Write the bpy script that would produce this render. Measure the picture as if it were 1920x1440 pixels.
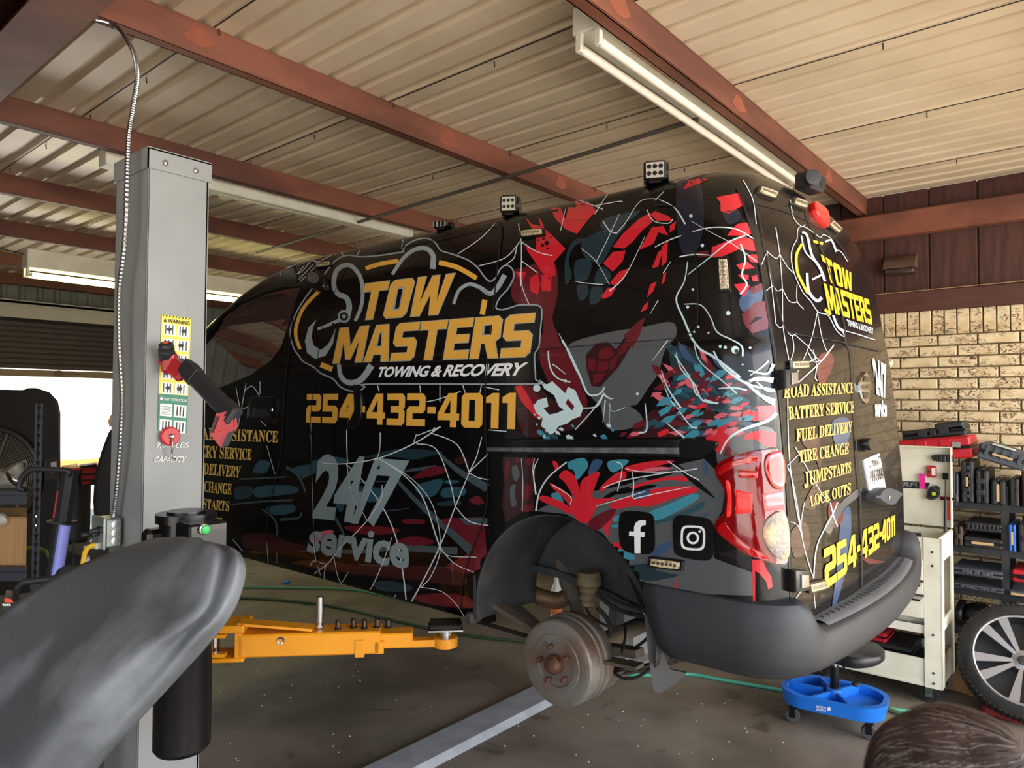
import bpy, bmesh, math, random
from mathutils import Vector, Matrix, noise
from mathutils.bvhtree import BVHTree
from mathutils.geometry import tessellate_polygon
random.seed(7)
for o in list(bpy.data.objects): bpy.data.objects.remove(o)
SC = bpy.context.scene; COL = SC.collection
R = math.radians
# ---------------------------------------------------------------- camera, sky, sun, exposure
EYE = 1.75; FPX = 1340.0
_a, _p, _r = R(40.1), R(1.65), R(-.28)
FW = Vector((math.cos(_a)*math.cos(_p), math.sin(_a)*math.cos(_p), math.sin(_p)))
_rt = Vector((math.sin(_a), -math.cos(_a), 0)); _up = _rt.cross(FW)
RT = _rt*math.cos(_r) - _up*math.sin(_r); UP = _up*math.cos(_r) + _rt*math.sin(_r)
CAM = Vector((0, 0, EYE))
cd = bpy.data.cameras.new('camera'); cam = bpy.data.objects.new('camera', cd); COL.objects.link(cam)
cd.sensor_width = 36; cd.lens = 36*FPX/1920; cd.clip_start = .05; cd.clip_end = 400
m = Matrix((RT, UP, -FW)).transposed().to_4x4(); m.translation = CAM; cam.matrix_world = m
cd.dof.use_dof = True; cd.dof.focus_distance = 2.9; cd.dof.aperture_fstop = 6.5
SC.camera = cam
w = bpy.data.worlds.new('sky'); SC.world = w; w.use_nodes = True
nt = w.node_tree; nt.nodes.clear()
wo = nt.nodes.new('ShaderNodeOutputWorld'); bg = nt.nodes.new('ShaderNodeBackground'); sk = nt.nodes.new('ShaderNodeTexSky')
sk.sky_type = 'NISHITA'; sk.sun_disc = False; sk.sun_elevation = R(48); sk.sun_rotation = R(205); sk.dust_density = 1.5
bg.inputs['Strength'].default_value = .42
nt.links.new(sk.outputs[0], bg.inputs[0]); nt.links.new(bg.outputs[0], wo.inputs[0])
sl = bpy.data.lights.new('sun', 'SUN'); so = bpy.data.objects.new('sun', sl); COL.objects.link(so)
sl.energy = 14; sl.angle = R(.6); sl.color = (1, .93, .82)
so.rotation_euler = Vector((-.35, -.72, .95)).to_track_quat('Z', 'Y').to_euler(); so.location = (-3, -6, 8)
# soft daylight that enters through the open front of the bay and its open left end
for nm_, lo_, tgt_, sx_, sy_, en_, co_ in (('daylight_front', (3.4, -3.8, 1.8), (3.0, 3, 1.2), 7, 3.0, 400, (1, .95, .88)),
                                ('daylight_side', (-4.6, 1.0, 1.7), (2, 2.5, 1.5), 5, 2.8, 36, (.93, .96, 1)),
                                ('daylight_rear', (3.3, 12.3, 1.3), (3, 7, 2.0), 3, 2.0, 90, (1, .97, .9))):
    al = bpy.data.lights.new(nm_, 'AREA'); al.shape = 'RECTANGLE'; al.size = sx_; al.size_y = sy_; al.energy = en_; al.color = co_
    ao = bpy.data.objects.new(nm_, al); COL.objects.link(ao); ao.location = lo_
    ao.rotation_euler = (Vector(lo_)-Vector(tgt_)).to_track_quat('Z', 'Y').to_euler()
vs = SC.view_settings; vs.view_transform = 'Standard'; vs.look = 'None'; vs.exposure = .09; vs.gamma = 1; vs.use_curve_mapping = False
SC.cycles.max_bounces = 8
def ray(x, y): return (FW + RT*((x-960)/FPX) - UP*((y-720)/FPX))
def at(x, y, depth): return CAM + ray(x, y)*depth
def onp(x, y, ax, v):
    d = ray(x, y); return CAM + d*((v-CAM[ax])/d[ax])
# ---------------------------------------------------------------- materials
def srgb(c):
    f = lambda u: u/12.92 if u <= .04045 else ((u+.055)/1.055)**2.4
    return tuple(f(v/255) for v in c) + (1,)
MATS = {}
def mat(name, col, rough=.5, metal=0, col2=None, scale=6, amount=.5, bump=0, bscale=60, coat=0, emit=0, stretch=None, detail=5, lo=.4, hi=.62, spec=.5):
    if name in MATS: return MATS[name]
    M = bpy.data.materials.new(name); MATS[name] = M; M.use_nodes = True; n = M.node_tree; L = n.links
    b = n.nodes['Principled BSDF']; b.inputs['Base Color'].default_value = srgb(col); b.inputs['Roughness'].default_value = rough
    b.inputs['Metallic'].default_value = metal; b.inputs['Coat Weight'].default_value = coat; b.inputs['Specular IOR Level'].default_value = spec
    b.inputs['Coat Roughness'].default_value = .03
    M.diffuse_color = srgb(col)
    if emit:
        b.inputs['Emission Color'].default_value = srgb(col); b.inputs['Emission Strength'].default_value = emit
    tc = None
    def coords():
        nonlocal tc
        if tc is None:
            t = n.nodes.new('ShaderNodeTexCoord'); mp = n.nodes.new('ShaderNodeMapping'); L.new(t.outputs['Object'], mp.inputs[0])
            if stretch: mp.inputs['Scale'].default_value = stretch
            tc = mp.outputs[0]
        return tc
    if col2:
        nz = n.nodes.new('ShaderNodeTexNoise'); nz.inputs['Scale'].default_value = scale; nz.inputs['Detail'].default_value = detail
        L.new(coords(), nz.inputs['Vector'])
        cr = n.nodes.new('ShaderNodeMapRange'); cr.inputs['From Min'].default_value = lo; cr.inputs['From Max'].default_value = hi
        cr.inputs['To Max'].default_value = amount
        L.new(nz.outputs['Fac'], cr.inputs[0])
        mx = n.nodes.new('ShaderNodeMix'); mx.data_type = 'RGBA'; mx.inputs['A'].default_value = srgb(col); mx.inputs['B'].default_value = srgb(col2)
        L.new(cr.outputs[0], mx.inputs['Factor']); L.new(mx.outputs['Result'], b.inputs['Base Color'])
    if bump:
        nb = n.nodes.new('ShaderNodeTexNoise'); nb.inputs['Scale'].default_value = bscale; nb.inputs['Detail'].default_value = 4
        L.new(coords(), nb.inputs['Vector']); bp = n.nodes.new('ShaderNodeBump'); bp.inputs['Strength'].default_value = bump; bp.inputs['Distance'].default_value = .01
        L.new(nb.outputs['Fac'], bp.inputs['Height']); L.new(bp.outputs[0], b.inputs['Normal'])
    return M
# ---------------------------------------------------------------- mesh helpers
class MB:
    def __init__(s): s.v = []; s.f = []
    def add(s, vs_, fs):
        o = len(s.v); s.v += [tuple(q) for q in vs_]; s.f += [tuple(i+o for i in f) for f in fs]; return s
    def box(s, c, d, rot=None, ch=0):
        x, y, z = (k/2 for k in d); c = Vector(c)
        if ch and min(x, y, z) > ch:
            pts = []
            for sx in (-1, 1):
                for sy in (-1, 1):
                    for sz in (-1, 1):
                        pts += [(sx*x, sy*(y-ch), sz*(z-ch)), (sx*(x-ch), sy*y, sz*(z-ch)), (sx*(x-ch), sy*(y-ch), sz*z)]
            bm = bmesh.new(); vv = [bm.verts.new(p) for p in pts]; bmesh.ops.convex_hull(bm, input=vv)
            bmesh.ops.dissolve_limit(bm, angle_limit=.01, verts=bm.verts, edges=bm.edges)
            bm.verts.index_update(); P = [v.co.copy() for v in bm.verts]; F = [[v.index for v in f.verts] for f in bm.faces]; bm.free()
        else:
            P = [Vector((sx*x, sy*y, sz*z)) for sx in (-1, 1) for sy in (-1, 1) for sz in (-1, 1)]
            F = [(0, 1, 3, 2), (4, 6, 7, 5), (0, 4, 5, 1), (2, 3, 7, 6), (0, 2, 6, 4), (1, 5, 7, 3)]
        if rot is not None:
            P = [rot @ p for p in P]
        return s.add([c+p for p in P], F)
    def bar(s, a, b, w_, h_, up=(0, 0, 1), ch=0):
        a = Vector(a); b = Vector(b); d = b-a; L = d.length; d.normalize(); u = Vector(up); sd = d.cross(u).normalized(); u = sd.cross(d)
        return s.box((a+b)/2, (L, w_, h_), Matrix((d, sd, u)).transposed(), ch)
    def cyl(s, a, b, r, n=20, r2=None, caps=True):
        a = Vector(a); b = Vector(b); d = (b-a).normalized(); t = Vector((1, 0, 0)) if abs(d.x) < .9 else Vector((0, 1, 0))
        u = d.cross(t).normalized(); w_ = d.cross(u); r2 = r if r2 is None else r2
        P = [a+(u*math.cos(2*math.pi*i/n)+w_*math.sin(2*math.pi*i/n))*r for i in range(n)] + [b+(u*math.cos(2*math.pi*i/n)+w_*math.sin(2*math.pi*i/n))*r2 for i in range(n)]
        F = [(i, (i+1) % n, n+(i+1) % n, n+i) for i in range(n)]
        if caps: F += [tuple(reversed(range(n))), tuple(range(n, 2*n))]
        return s.add(P, F)
    def lathe(s, o, ax, prof, n=32, caps=True):
        # prof: list of (dist along axis, radius)
        o = Vector(o); d = Vector(ax).normalized(); t = Vector((1, 0, 0)) if abs(d.x) < .9 else Vector((0, 1, 0))
        u = d.cross(t).normalized(); w_ = d.cross(u); P = []; F = []
        for h, r in prof:
            P += [o+d*h+(u*math.cos(2*math.pi*i/n)+w_*math.sin(2*math.pi*i/n))*max(r, 1e-4) for i in range(n)]
        for k in range(len(prof)-1):
            F += [(k*n+i, k*n+(i+1) % n, (k+1)*n+(i+1) % n, (k+1)*n+i) for i in range(n)]
        if caps: F += [tuple(reversed(range(n))), tuple(range((len(prof)-1)*n, len(prof)*n))]
        return s.add(P, F)
    def tube(s, path, r, n=8, flat=1.0):
        path = [Vector(p) for p in path]; P = []; F = []; prev = None
        for i, p in enumerate(path):
            d = (path[min(i+1, len(path)-1)]-path[max(i-1, 0)]).normalized()
            if prev is None:
                t = Vector((0, 0, 1)) if abs(d.z) < .9 else Vector((1, 0, 0)); u = d.cross(t).normalized()
            else: u = (prev-d*prev.dot(d)).normalized()
            prev = u; w_ = d.cross(u); rr = r[i] if isinstance(r, (list, tuple)) else r
            P += [p+(u*math.cos(2*math.pi*k/n)+w_*math.sin(2*math.pi*k/n)*flat)*rr for k in range(n)]
        for i in range(len(path)-1):
            F += [(i*n+k, i*n+(k+1) % n, (i+1)*n+(k+1) % n, (i+1)*n+k) for k in range(n)]
        F += [tuple(reversed(range(n))), tuple(range((len(path)-1)*n, len(path)*n))]
        return s.add(P, F)
    def prism(s, poly, fn, a, b):
        # poly: 2D outline; fn(u,v,h) -> point; extruded from h=a to h=b
        n = len(poly); P = [fn(u, v, a) for u, v in poly]+[fn(u, v, b) for u, v in poly]
        F = [(i, (i+1) % n, n+(i+1) % n, n+i) for i in range(n)] + [tuple(reversed(range(n))), tuple(range(n, 2*n))]
        return s.add(P, F)
    def sph(s, c, r, sc=(1, 1, 1), n=16, m_=10):
        c = Vector(c); P = [c+Vector((0, 0, r*sc[2]))]
        for j in range(1, m_):
            for i in range(n):
                th = math.pi*j/m_; ph = 2*math.pi*i/n
                P.append(c+Vector((r*sc[0]*math.sin(th)*math.cos(ph), r*sc[1]*math.sin(th)*math.sin(ph), r*sc[2]*math.cos(th))))
        P.append(c-Vector((0, 0, r*sc[2]))); F = [(0, 1+i, 1+(i+1) % n) for i in range(n)]
        for j in range(m_-2):
            F += [(1+j*n+i, 1+(j+1)*n+i, 1+(j+1)*n+(i+1) % n, 1+j*n+(i+1) % n) for i in range(n)]
        e = len(P)-1; F += [(e, 1+(m_-2)*n+(i+1) % n, 1+(m_-2)*n+i) for i in range(n)]
        return s.add(P, F)
    def torus(s, c, ax, R_, r, n=40, k=10, a0=0, a1=360):
        c = Vector(c); d = Vector(ax).normalized(); t = Vector((1, 0, 0)) if abs(d.x) < .9 else Vector((0, 1, 0)); u = d.cross(t).normalized(); w_ = d.cross(u)
        full = abs(a1-a0) >= 360
        pts = [c+(u*math.cos(R(a0+(a1-a0)*i/n))+w_*math.sin(R(a0+(a1-a0)*i/n)))*R_ for i in range(n+(0 if full else 1))]
        if not full: return s.tube(pts, r, k)
        P = []; F = []
        for i, p in enumerate(pts):
            o = (p-c).normalized(); P += [p+(o*math.cos(2*math.pi*j/k)+d*math.sin(2*math.pi*j/k))*r for j in range(k)]
        for i in range(n): F += [(i*k+j, i*k+(j+1) % k, ((i+1) % n)*k+(j+1) % k, ((i+1) % n)*k+j) for j in range(k)]
        return s.add(P, F)
    def build(s, name, M, parent=None, smooth=40, fix=True):
        me = bpy.data.meshes.new(name); me.from_pydata([tuple(v) for v in s.v], [], s.f)
        if fix:
            bm = bmesh.new(); bm.from_mesh(me); bmesh.ops.recalc_face_normals(bm, faces=bm.faces); bm.to_mesh(me); bm.free()
        return link(name, me, M, parent, smooth)
def link(name, me, M, parent=None, smooth=40):
    me.materials.clear(); me.materials.append(M)
    if smooth:
        me.shade_smooth(); me.set_sharp_from_angle(angle=R(smooth))
    o = bpy.data.objects.new(name, me); COL.objects.link(o)
    if parent is not None:
        o.parent = parent
        if parent.get('_world'): o.matrix_parent_inverse = Matrix.Translation(-Vector(parent.location))
    return o
def tag(o, label=None, cat=None, group=None, kind=None):
    if label: o['label'] = label
    if cat: o['category'] = cat
    if group: o['group'] = group
    if kind: o['kind'] = kind
    return o
def thing(name, label, cat, loc, group=None, rz=0, world=True, rot=None):
    o = bpy.data.objects.new(name, None); COL.objects.link(o); o.empty_display_size = .05
    o.location = loc
    if rot: o.rotation_euler = rot
    elif rz: o.rotation_euler = (0, 0, rz)
    if world and not rz and not rot: o['_world'] = 1
    return tag(o, label, cat, group)
def dup(root, loc, rot=None, label=None, group=None):
    r = root.copy(); COL.objects.link(r); r.location = loc
    if rot is not None: r.rotation_euler = rot
    tag(r, label, None, group)
    def rec(a, b):
        for ch in [c for c in bpy.data.objects if c.parent == a and c != b]:
            c = ch.copy(); COL.objects.link(c); c.parent = b; rec(ch, c)
    rec(root, r); return r
def spline(pts, n=6, closed=False):
    pts = [Vector(p) for p in pts]; out = []; N = len(pts)
    rng = range(N if closed else N-1)
    for i in rng:
        g = (lambda k: pts[k % N]) if closed else (lambda k: pts[min(max(k, 0), N-1)])
        p0, p1, p2, p3 = g(i-1), g(i), g(i+1), g(i+2)
        for j in range(n):
            t = j/n; out.append(.5*((2*p1)+(-p0+p2)*t+(2*p0-5*p1+4*p2-p3)*t*t+(-p0+3*p1-3*p2+p3)*t**3))
    if not closed: out.append(pts[-1])
    return out
# ---------------------------------------------------------------- flat print laid onto surfaces
class Print:
    """flat shapes given in photo pixels, laid onto real surfaces a hair above them"""
    def __init__(s, hit, cell=10): s.hit = hit; s.cell = cell; s.bm = bmesh.new(); s.k = 0
    def mesh2(s, V, F, off=.0012):
        s.k += 1; off = off+3e-5*(s.k % 9)
        bm = bmesh.new(); vv = [bm.verts.new((v[0], v[1], 0)) for v in V]
        for f in F:
            try: bm.faces.new([vv[i] for i in f])
            except ValueError: pass
        if not bm.faces: bm.free(); return s
        xs = [v[0] for v in V]; ys = [v[1] for v in V]; c = s.cell
        for a, lo, hi in ((0, min(xs), max(xs)), (1, min(ys), max(ys))):
            k = math.floor(lo/c)+1
            while k*c < hi:
                co = Vector((k*c, 0, 0)) if a == 0 else Vector((0, k*c, 0)); no = Vector((1, 0, 0)) if a == 0 else Vector((0, 1, 0))
                bmesh.ops.bisect_plane(bm, geom=bm.verts[:]+bm.edges[:]+bm.faces[:], plane_co=co, plane_no=no, dist=1e-4); k += 1
        mp = {}
        for v in bm.verts:
            h = s.hit(v.co.x, v.co.y)
            if h: p, n = h; mp[v] = s.bm.verts.new(p+n*(off*1.35+.0004))
        for f in bm.faces:
            if all(v in mp for v in f.verts):
                q = [mp[v] for v in f.verts]
                if max((q[i].co-q[i-1].co).length for i in range(len(q))) > .4: continue
                try: s.bm.faces.new(q)
                except ValueError: pass
        bm.free(); return s
    def poly(s, outer, holes=(), off=.0012):
        L = [[Vector((p[0], p[1], 0)) for p in outer]]+[[Vector((p[0], p[1], 0)) for p in h] for h in holes]
        V = [p for l in L for p in l]; F = tessellate_polygon(L); return s.mesh2(V, F, off)
    def blob(s, pts, off=.0012, n=4): return s.poly(spline([(x, y, 0) for x, y in pts], n, True), (), off)
    def stroke(s, pts, w0, w1=None, off=.0018, n=5, smooth=True):
        w1 = w0 if w1 is None else w1
        P = spline([(x, y, 0) for x, y in pts], n) if smooth and len(pts) > 2 else [Vector((x, y, 0)) for x, y in pts]
        V = []; N = len(P)
        for i, p in enumerate(P):
            d = (P[min(i+1, N-1)]-P[max(i-1, 0)]).normalized(); q = Vector((-d.y, d.x, 0)); ww = (w0+(w1-w0)*i/max(N-1, 1))/2
            V += [p+q*ww, p-q*ww]
        F = [(2*i, 2*i+1, 2*i+3, 2*i+2) for i in range(N-1)]
        return s.mesh2(V, F, off)
    def dot(s, x, y, r, off=.0012, n=10, ry=None):
        return s.poly([(x+r*math.cos(2*math.pi*i/n), y+(ry or r)*math.sin(2*math.pi*i/n)) for i in range(n)], (), off)
    def done(s, name, M, parent, label=None, kind=None):
        cen = s.bm.verts[:1]; 
        for f in s.bm.faces: f.normal_update()
        for f in s.bm.faces:
            if f.normal.dot(CAM-f.calc_center_median()) < 0: f.normal_flip()
        me = bpy.data.meshes.new(name); s.bm.to_mesh(me); s.bm.free()
        o = link(name, me, M, parent, 0); me.shade_smooth()
        if label: o['label'] = label
        if kind: o['kind'] = kind
        return o
def homog(quad):
    (x0, y0), (x1, y1), (x2, y2), (x3, y3) = quad   # TL TR BR BL -> uv (0,1)(1,1)(1,0)(0,0)
    (x0, y0), (x1, y1), (x2, y2), (x3, y3) = (x3, y3), (x2, y2), (x1, y1), (x0, y0)
    dx1, dx2, dx3 = x1-x2, x3-x2, x0-x1+x2-x3; dy1, dy2, dy3 = y1-y2, y3-y2, y0-y1+y2-y3
    det = dx1*dy2-dx2*dy1; g = (dx3*dy2-dx2*dy3)/det; h = (dx1*dy3-dx3*dy1)/det
    a = x1-x0+g*x1; b = x3-x0+h*x3; d = y1-y0+g*y1; e = y3-y0+h*y3
    return lambda u, v: ((a*u+b*v+x0)/(g*u+h*v+1), (d*u+e*v+y0)/(g*u+h*v+1))
def oct_(w_, c=1): return [(c, 0), (w_-c, 0), (w_, c), (w_, 10-c), (w_-c, 10), (c, 10), (0, 10-c), (0, c)]
GL = {
 'T': (7.5, [(0, 10), (7.5, 10), (7.5, 7.8), (4.9, 7.8), (4.9, 0), (2.6, 0), (2.6, 7.8), (0, 7.8)], None),
 'O': (7, oct_(7), [(2.4, 2), (4.6, 2), (4.6, 8), (2.4, 8)]), '0': (7, oct_(7), [(2.5, 2), (4.5, 2), (4.5, 8), (2.5, 8)]),
 'W': (10, [(0, 10), (2.3, 10), (2.6, 3.5), (4, 10), (6, 10), (7.4, 3.5), (7.7, 10), (10, 10), (9, 0), (6.4, 0), (5, 5.5), (3.6, 0), (1, 0)], None),
 'M': (10, [(0, 0), (0, 10), (3, 10), (5, 4.5), (7, 10), (10, 10), (10, 0), (7.7, 0), (7.7, 6), (5.8, 1), (4.2, 1), (2.3, 6), (2.3, 0)], None),
 'A': (8, [(0, 0), (2, 10), (6, 10), (8, 0), (5.6, 0), (5.3, 2), (2.7, 2), (2.4, 0)], [(3, 4), (5, 4), (4.4, 8), (3.6, 8)]),
 'S': (7, [(0, 0), (6, 0), (7, 1), (7, 5), (6, 6), (2.3, 6), (2.3, 7.9), (7, 7.9), (7, 10), (1, 10), (0, 9), (0, 4.9), (1, 3.9), (4.7, 3.9), (4.7, 2.1), (0, 2.1)], None),
 'E': (6.5, [(0, 0), (6.5, 0), (6.5, 2.1), (2.3, 2.1), (2.3, 4), (6, 4), (6, 6), (2.3, 6), (2.3, 7.9), (6.5, 7.9), (6.5, 10), (0, 10)], None),
 'R': (7.2, [(0, 0), (2.3, 0), (2.3, 3.6), (3.4, 3.6), (4.7, 0), (7.2, 0), (5.9, 3.9), (7, 4.8), (7, 9), (6, 10), (0, 10)], [(2.3, 5.5), (4.7, 5.5), (4.7, 8), (2.3, 8)]),
 '2': (7, [(0, 0), (7, 0), (7, 2.1), (2.3, 2.1), (2.3, 3.9), (6, 3.9), (7, 4.9), (7, 9), (6, 10), (0, 10), (0, 7.9), (4.7, 7.9), (4.7, 6), (1, 6), (0, 5)], None),
 '5': (7, [(0, 0), (6, 0), (7, 1), (7, 5), (6, 6), (2.3, 6), (2.3, 7.9), (7, 7.9), (7, 10), (0, 10), (0, 3.9), (4.7, 3.9), (4.7, 2.1), (0, 2.1)], None),
 '4': (7.5, [(4.4, 0), (6.6, 0), (6.6, 2), (7.5, 2), (7.5, 4), (6.6, 4), (6.6, 10), (3.6, 10), (0, 4), (0, 2), (4.4, 2)], [(2.2, 4), (4.4, 4), (4.4, 8)]),
 '3': (7, [(0, 0), (6, 0), (7, 1), (7, 4.4), (6.3, 5), (7, 5.6), (7, 9), (6, 10), (0, 10), (0, 7.9), (4.7, 7.9), (4.7, 6), (1.5, 6), (1.5, 4), (4.7, 4), (4.7, 2.1), (0, 2.1)], None),
 '1': (4.4, [(2, 0), (4.4, 0), (4.4, 10), (2.4, 10), (.3, 8.8), (.3, 7.2), (2, 7.2)], None),
 '7': (7, [(0, 10), (7, 10), (7, 8), (4.2, 0), (1.6, 0), (4.4, 7.6), (0, 7.6)], None),
 '/': (4.5, [(0, 0), (2.2, 0), (4.5, 10), (2.3, 10)], None),
 '-': (3, [(0, 3.9), (3, 3.9), (3, 5.9), (0, 5.9)], None), ' ': (3, None, None)}
def block(pr, txt, quad, gap=.7, off=.0022, grow=0):
    W = sum(GL[c][0] for c in txt)+gap*(len(txt)-1); H = homog(quad); x = 0
    for c in txt:
        w_, o, h = GL[c]
        if o:
            f = lambda P: [H((x+u)/W, v/10) for u, v in P]
            O = f(o)
            if grow:
                A = sum(O[i-1][0]*O[i][1]-O[i][0]*O[i-1][1] for i in range(len(O))); sg = 1 if A > 0 else -1; N = len(O); G = []
                for i in range(N):
                    a, b, d = Vector(O[i-1]), Vector(O[i]), Vector(O[(i+1) % N]); e1 = (b-a).normalized(); e2 = (d-b).normalized()
                    n1 = Vector((e1.y, -e1.x))*sg; n2 = Vector((e2.y, -e2.x))*sg; nn = (n1+n2); nn = nn/max(nn.length_squared/2, .4) if nn.length > .01 else n1
                    G.append(b+nn*grow)
                O = G
            hh = f(h) if h else None
            if hh and grow:
                cx, cy = sum(p[0] for p in hh)/len(hh), sum(p[1] for p in hh)/len(hh); hh = [(cx+(p[0]-cx)*.6, cy+(p[1]-cy)*.86) for p in hh]
            pr.poly([tuple(p) for p in O], [hh] if hh else (), off)
        x += w_+gap
def font2(pr, txt, quad, thick=0, off=.0022, shear=0, spacing=1):
    cu = bpy.data.curves.new('t', 'FONT'); cu.body = txt; cu.offset = thick; cu.shear = shear; cu.resolution_u = 3; cu.space_character = spacing; cu.fill_mode = 'FRONT'
    o = bpy.data.objects.new('t', cu); COL.objects.link(o); dg = bpy.context.evaluated_depsgraph_get(); dg.update()
    me = bpy.data.meshes.new_from_object(o.evaluated_get(dg)); bpy.data.objects.remove(o); bpy.data.curves.remove(cu)
    V = [v.co for v in me.vertices]
    if not V: return
    x0, x1 = min(v.x for v in V), max(v.x for v in V); y0, y1 = min(v.y for v in V), max(v.y for v in V); H = homog(quad)
    pr.mesh2([H((v.x-x0)/(x1-x0), (v.y-y0)/(y1-y0)) for v in V], [tuple(p.vertices) for p in me.polygons], off)
    bpy.data.meshes.remove(me)
def serif(t): return ''.join(chr(0x1D400+ord(c)-65) if 'A' <= c <= 'Z' else c for c in t)
def plane_hit(ax, v, n):
    n = Vector(n)
    return lambda x, y: (onp(x, y, ax, v), n)
# ================================================================ materials used across the scene
conc = mat('concrete_floor', (124, 116, 104), .55, col2=(84, 76, 66), scale=1.6, amount=.8, bump=.12, bscale=25)
n_ = conc.node_tree; b_ = n_.nodes['Principled BSDF']   # oil stains over the mottled slab
_tc = n_.nodes.new('ShaderNodeTexCoord'); _nz = n_.nodes.new('ShaderNodeTexNoise'); _nz.inputs['Scale'].default_value = 4.2; _nz.inputs['Detail'].default_value = 6
_nz.inputs['Distortion'].default_value = .6
_cr = n_.nodes.new('ShaderNodeMapRange'); _cr.inputs['From Min'].default_value = .62; _cr.inputs['From Max'].default_value = .7; _cr.inputs['To Max'].default_value = .6
_mx = n_.nodes.new('ShaderNodeMix'); _mx.data_type = 'RGBA'; _mx.inputs['B'].default_value = srgb((52, 42, 32))
n_.links.new(_tc.outputs['Object'], _nz.inputs['Vector']); n_.links.new(_nz.outputs['Fac'], _cr.inputs[0]); n_.links.new(_cr.outputs[0], _mx.inputs['Factor'])
n_.links.new(b_.inputs['Base Color'].links[0].from_socket, _mx.inputs['A']); n_.links.new(_mx.outputs['Result'], b_.inputs['Base Color'])
ground_m = mat('outdoor_concrete', (205, 198, 185), .8, col2=(180, 172, 158), scale=.8, bump=.1)
roof_m = mat('roof_sheet', (216, 198, 170), .42, col2=(194, 174, 144), scale=1.4, amount=.7, metal=.05)
screw_m = mat('screw_dark', (40, 34, 30), .6)
beam_m = mat('red_oxide_steel', (124, 72, 52), .6, col2=(84, 46, 35), scale=2.2, amount=.85, bump=.15, bscale=30, stretch=(.6, 1, 2))
rust_m = mat('rust_patch', (142, 76, 54), .8, col2=(120, 64, 46), scale=25)
brownwall = mat('brown_painted_siding', (78, 44, 36), .75, col2=(54, 30, 24), scale=30, amount=.8, bump=.3, bscale=40, stretch=(1, 1, .12))
browntrim = mat('brown_painted_trim', (84, 46, 38), .6, col2=(62, 34, 28), scale=14, amount=.6, stretch=(1, .3, 2))
mortar = mat('mortar', (140, 122, 92), .95, bump=.3)
def brick_mat():
    M = mat('cream_brick', (222, 202, 166), .85, col2=(202, 176, 136), scale=9, amount=.8)
    n = M.node_tree; b = n.nodes['Principled BSDF']; L = n.links
    t = n.nodes.new('ShaderNodeTexCoord'); mp = n.nodes.new('ShaderNodeMapping'); mp.inputs['Scale'].default_value = (1, .55, 1.3)
    oi = n.nodes.new('ShaderNodeObjectInfo'); ad = n.nodes.new('ShaderNodeVectorMath'); ad.operation = 'ADD'
    cm = n.nodes.new('ShaderNodeCombineXYZ'); mu = n.nodes.new('ShaderNodeMath'); mu.operation = 'MULTIPLY'; mu.inputs[1].default_value = 37
    L.new(oi.outputs['Random'], mu.inputs[0]); L.new(mu.outputs[0], cm.inputs[0]); L.new(mu.outputs[0], cm.inputs[2])
    L.new(t.outputs['Object'], mp.inputs[0]); L.new(mp.outputs[0], ad.inputs[0]); L.new(cm.outputs[0], ad.inputs[1])
    nz = n.nodes.new('ShaderNodeTexNoise'); nz.inputs['Scale'].default_value = 16; nz.inputs['Detail'].default_value = 3; nz.inputs['Distortion'].default_value = 2.2
    L.new(ad.outputs[0], nz.inputs['Vector'])
    # thin contour lines of the noise = the dark scratched veins of these bricks
    s1 = n.nodes.new('ShaderNodeMath'); s1.operation = 'SUBTRACT'; s1.inputs[1].default_value = .5; L.new(nz.outputs['Fac'], s1.inputs[0])
    ab = n.nodes.new('ShaderNodeMath'); ab.operation = 'ABSOLUTE'; L.new(s1.outputs[0], ab.inputs[0])
    mr = n.nodes.new('ShaderNodeMapRange'); mr.inputs['From Min'].default_value = .012; mr.inputs['From Max'].default_value = .034; mr.inputs['To Min'].default_value = 1; mr.inputs['To Max'].default_value = 0
    L.new(ab.outputs[0], mr.inputs[0])
    n2 = n.nodes.new('ShaderNodeTexNoise'); n2.inputs['Scale'].default_value = 9; L.new(ad.outputs[0], n2.inputs['Vector'])
    m2 = n.nodes.new('ShaderNodeMapRange'); m2.inputs['From Min'].default_value = .40; m2.inputs['From Max'].default_value = .50; L.new(n2.outputs['Fac'], m2.inputs[0])
    mm = n.nodes.new('ShaderNodeMath'); mm.operation = 'MULTIPLY'; L.new(mr.outputs[0], mm.inputs[0]); L.new(m2.outputs[0], mm.inputs[1])
    mx = n.nodes.new('ShaderNodeMix'); mx.data_type = 'RGBA'; mx.inputs['B'].default_value = srgb((72, 54, 42))
    L.new(b.inputs['Base Color'].links[0].from_socket, mx.inputs['A']); L.new(mm.outputs[0], mx.inputs['Factor']); L.new(mx.outputs['Result'], b.inputs['Base Color'])
    bp = n.nodes.new('ShaderNodeBump'); bp.inputs['Strength'].default_value = .4; bp.inputs['Distance'].default_value = .004; bp.invert = True
    L.new(mm.outputs[0], bp.inputs['Height']); L.new(bp.outputs[0], b.inputs['Normal'])
    return M
brick_m = brick_mat()
greymetal = mat('grey_corrugated_wall', (128, 130, 122), .55, col2=(100, 102, 96), scale=3)
slat_m = mat('brown_door_slat', (66, 50, 42), .5, col2=(48, 36, 30), scale=5)
black_pl = mat('black_plastic', (28, 28, 30), .5, col2=(42, 42, 45), scale=14, bump=.08, bscale=200)
white_en = mat('white_enamel', (226, 222, 204), .45, col2=(204, 198, 178), scale=6, amount=.6)
rusty = mat('rust_stain', (196, 118, 58), .9, col2=(226, 214, 190), scale=60, amount=.6)
chrome = mat('bright_steel', (190, 192, 194), .22, metal=1)
dark_steel = mat('dark_steel', (60, 60, 60), .4, metal=.8)
rubber = mat('black_rubber', (24, 24, 24), .8, col2=(44, 42, 40), scale=20)
glassm = bpy.data.materials.new('window_glass'); glassm.use_nodes = True
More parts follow.
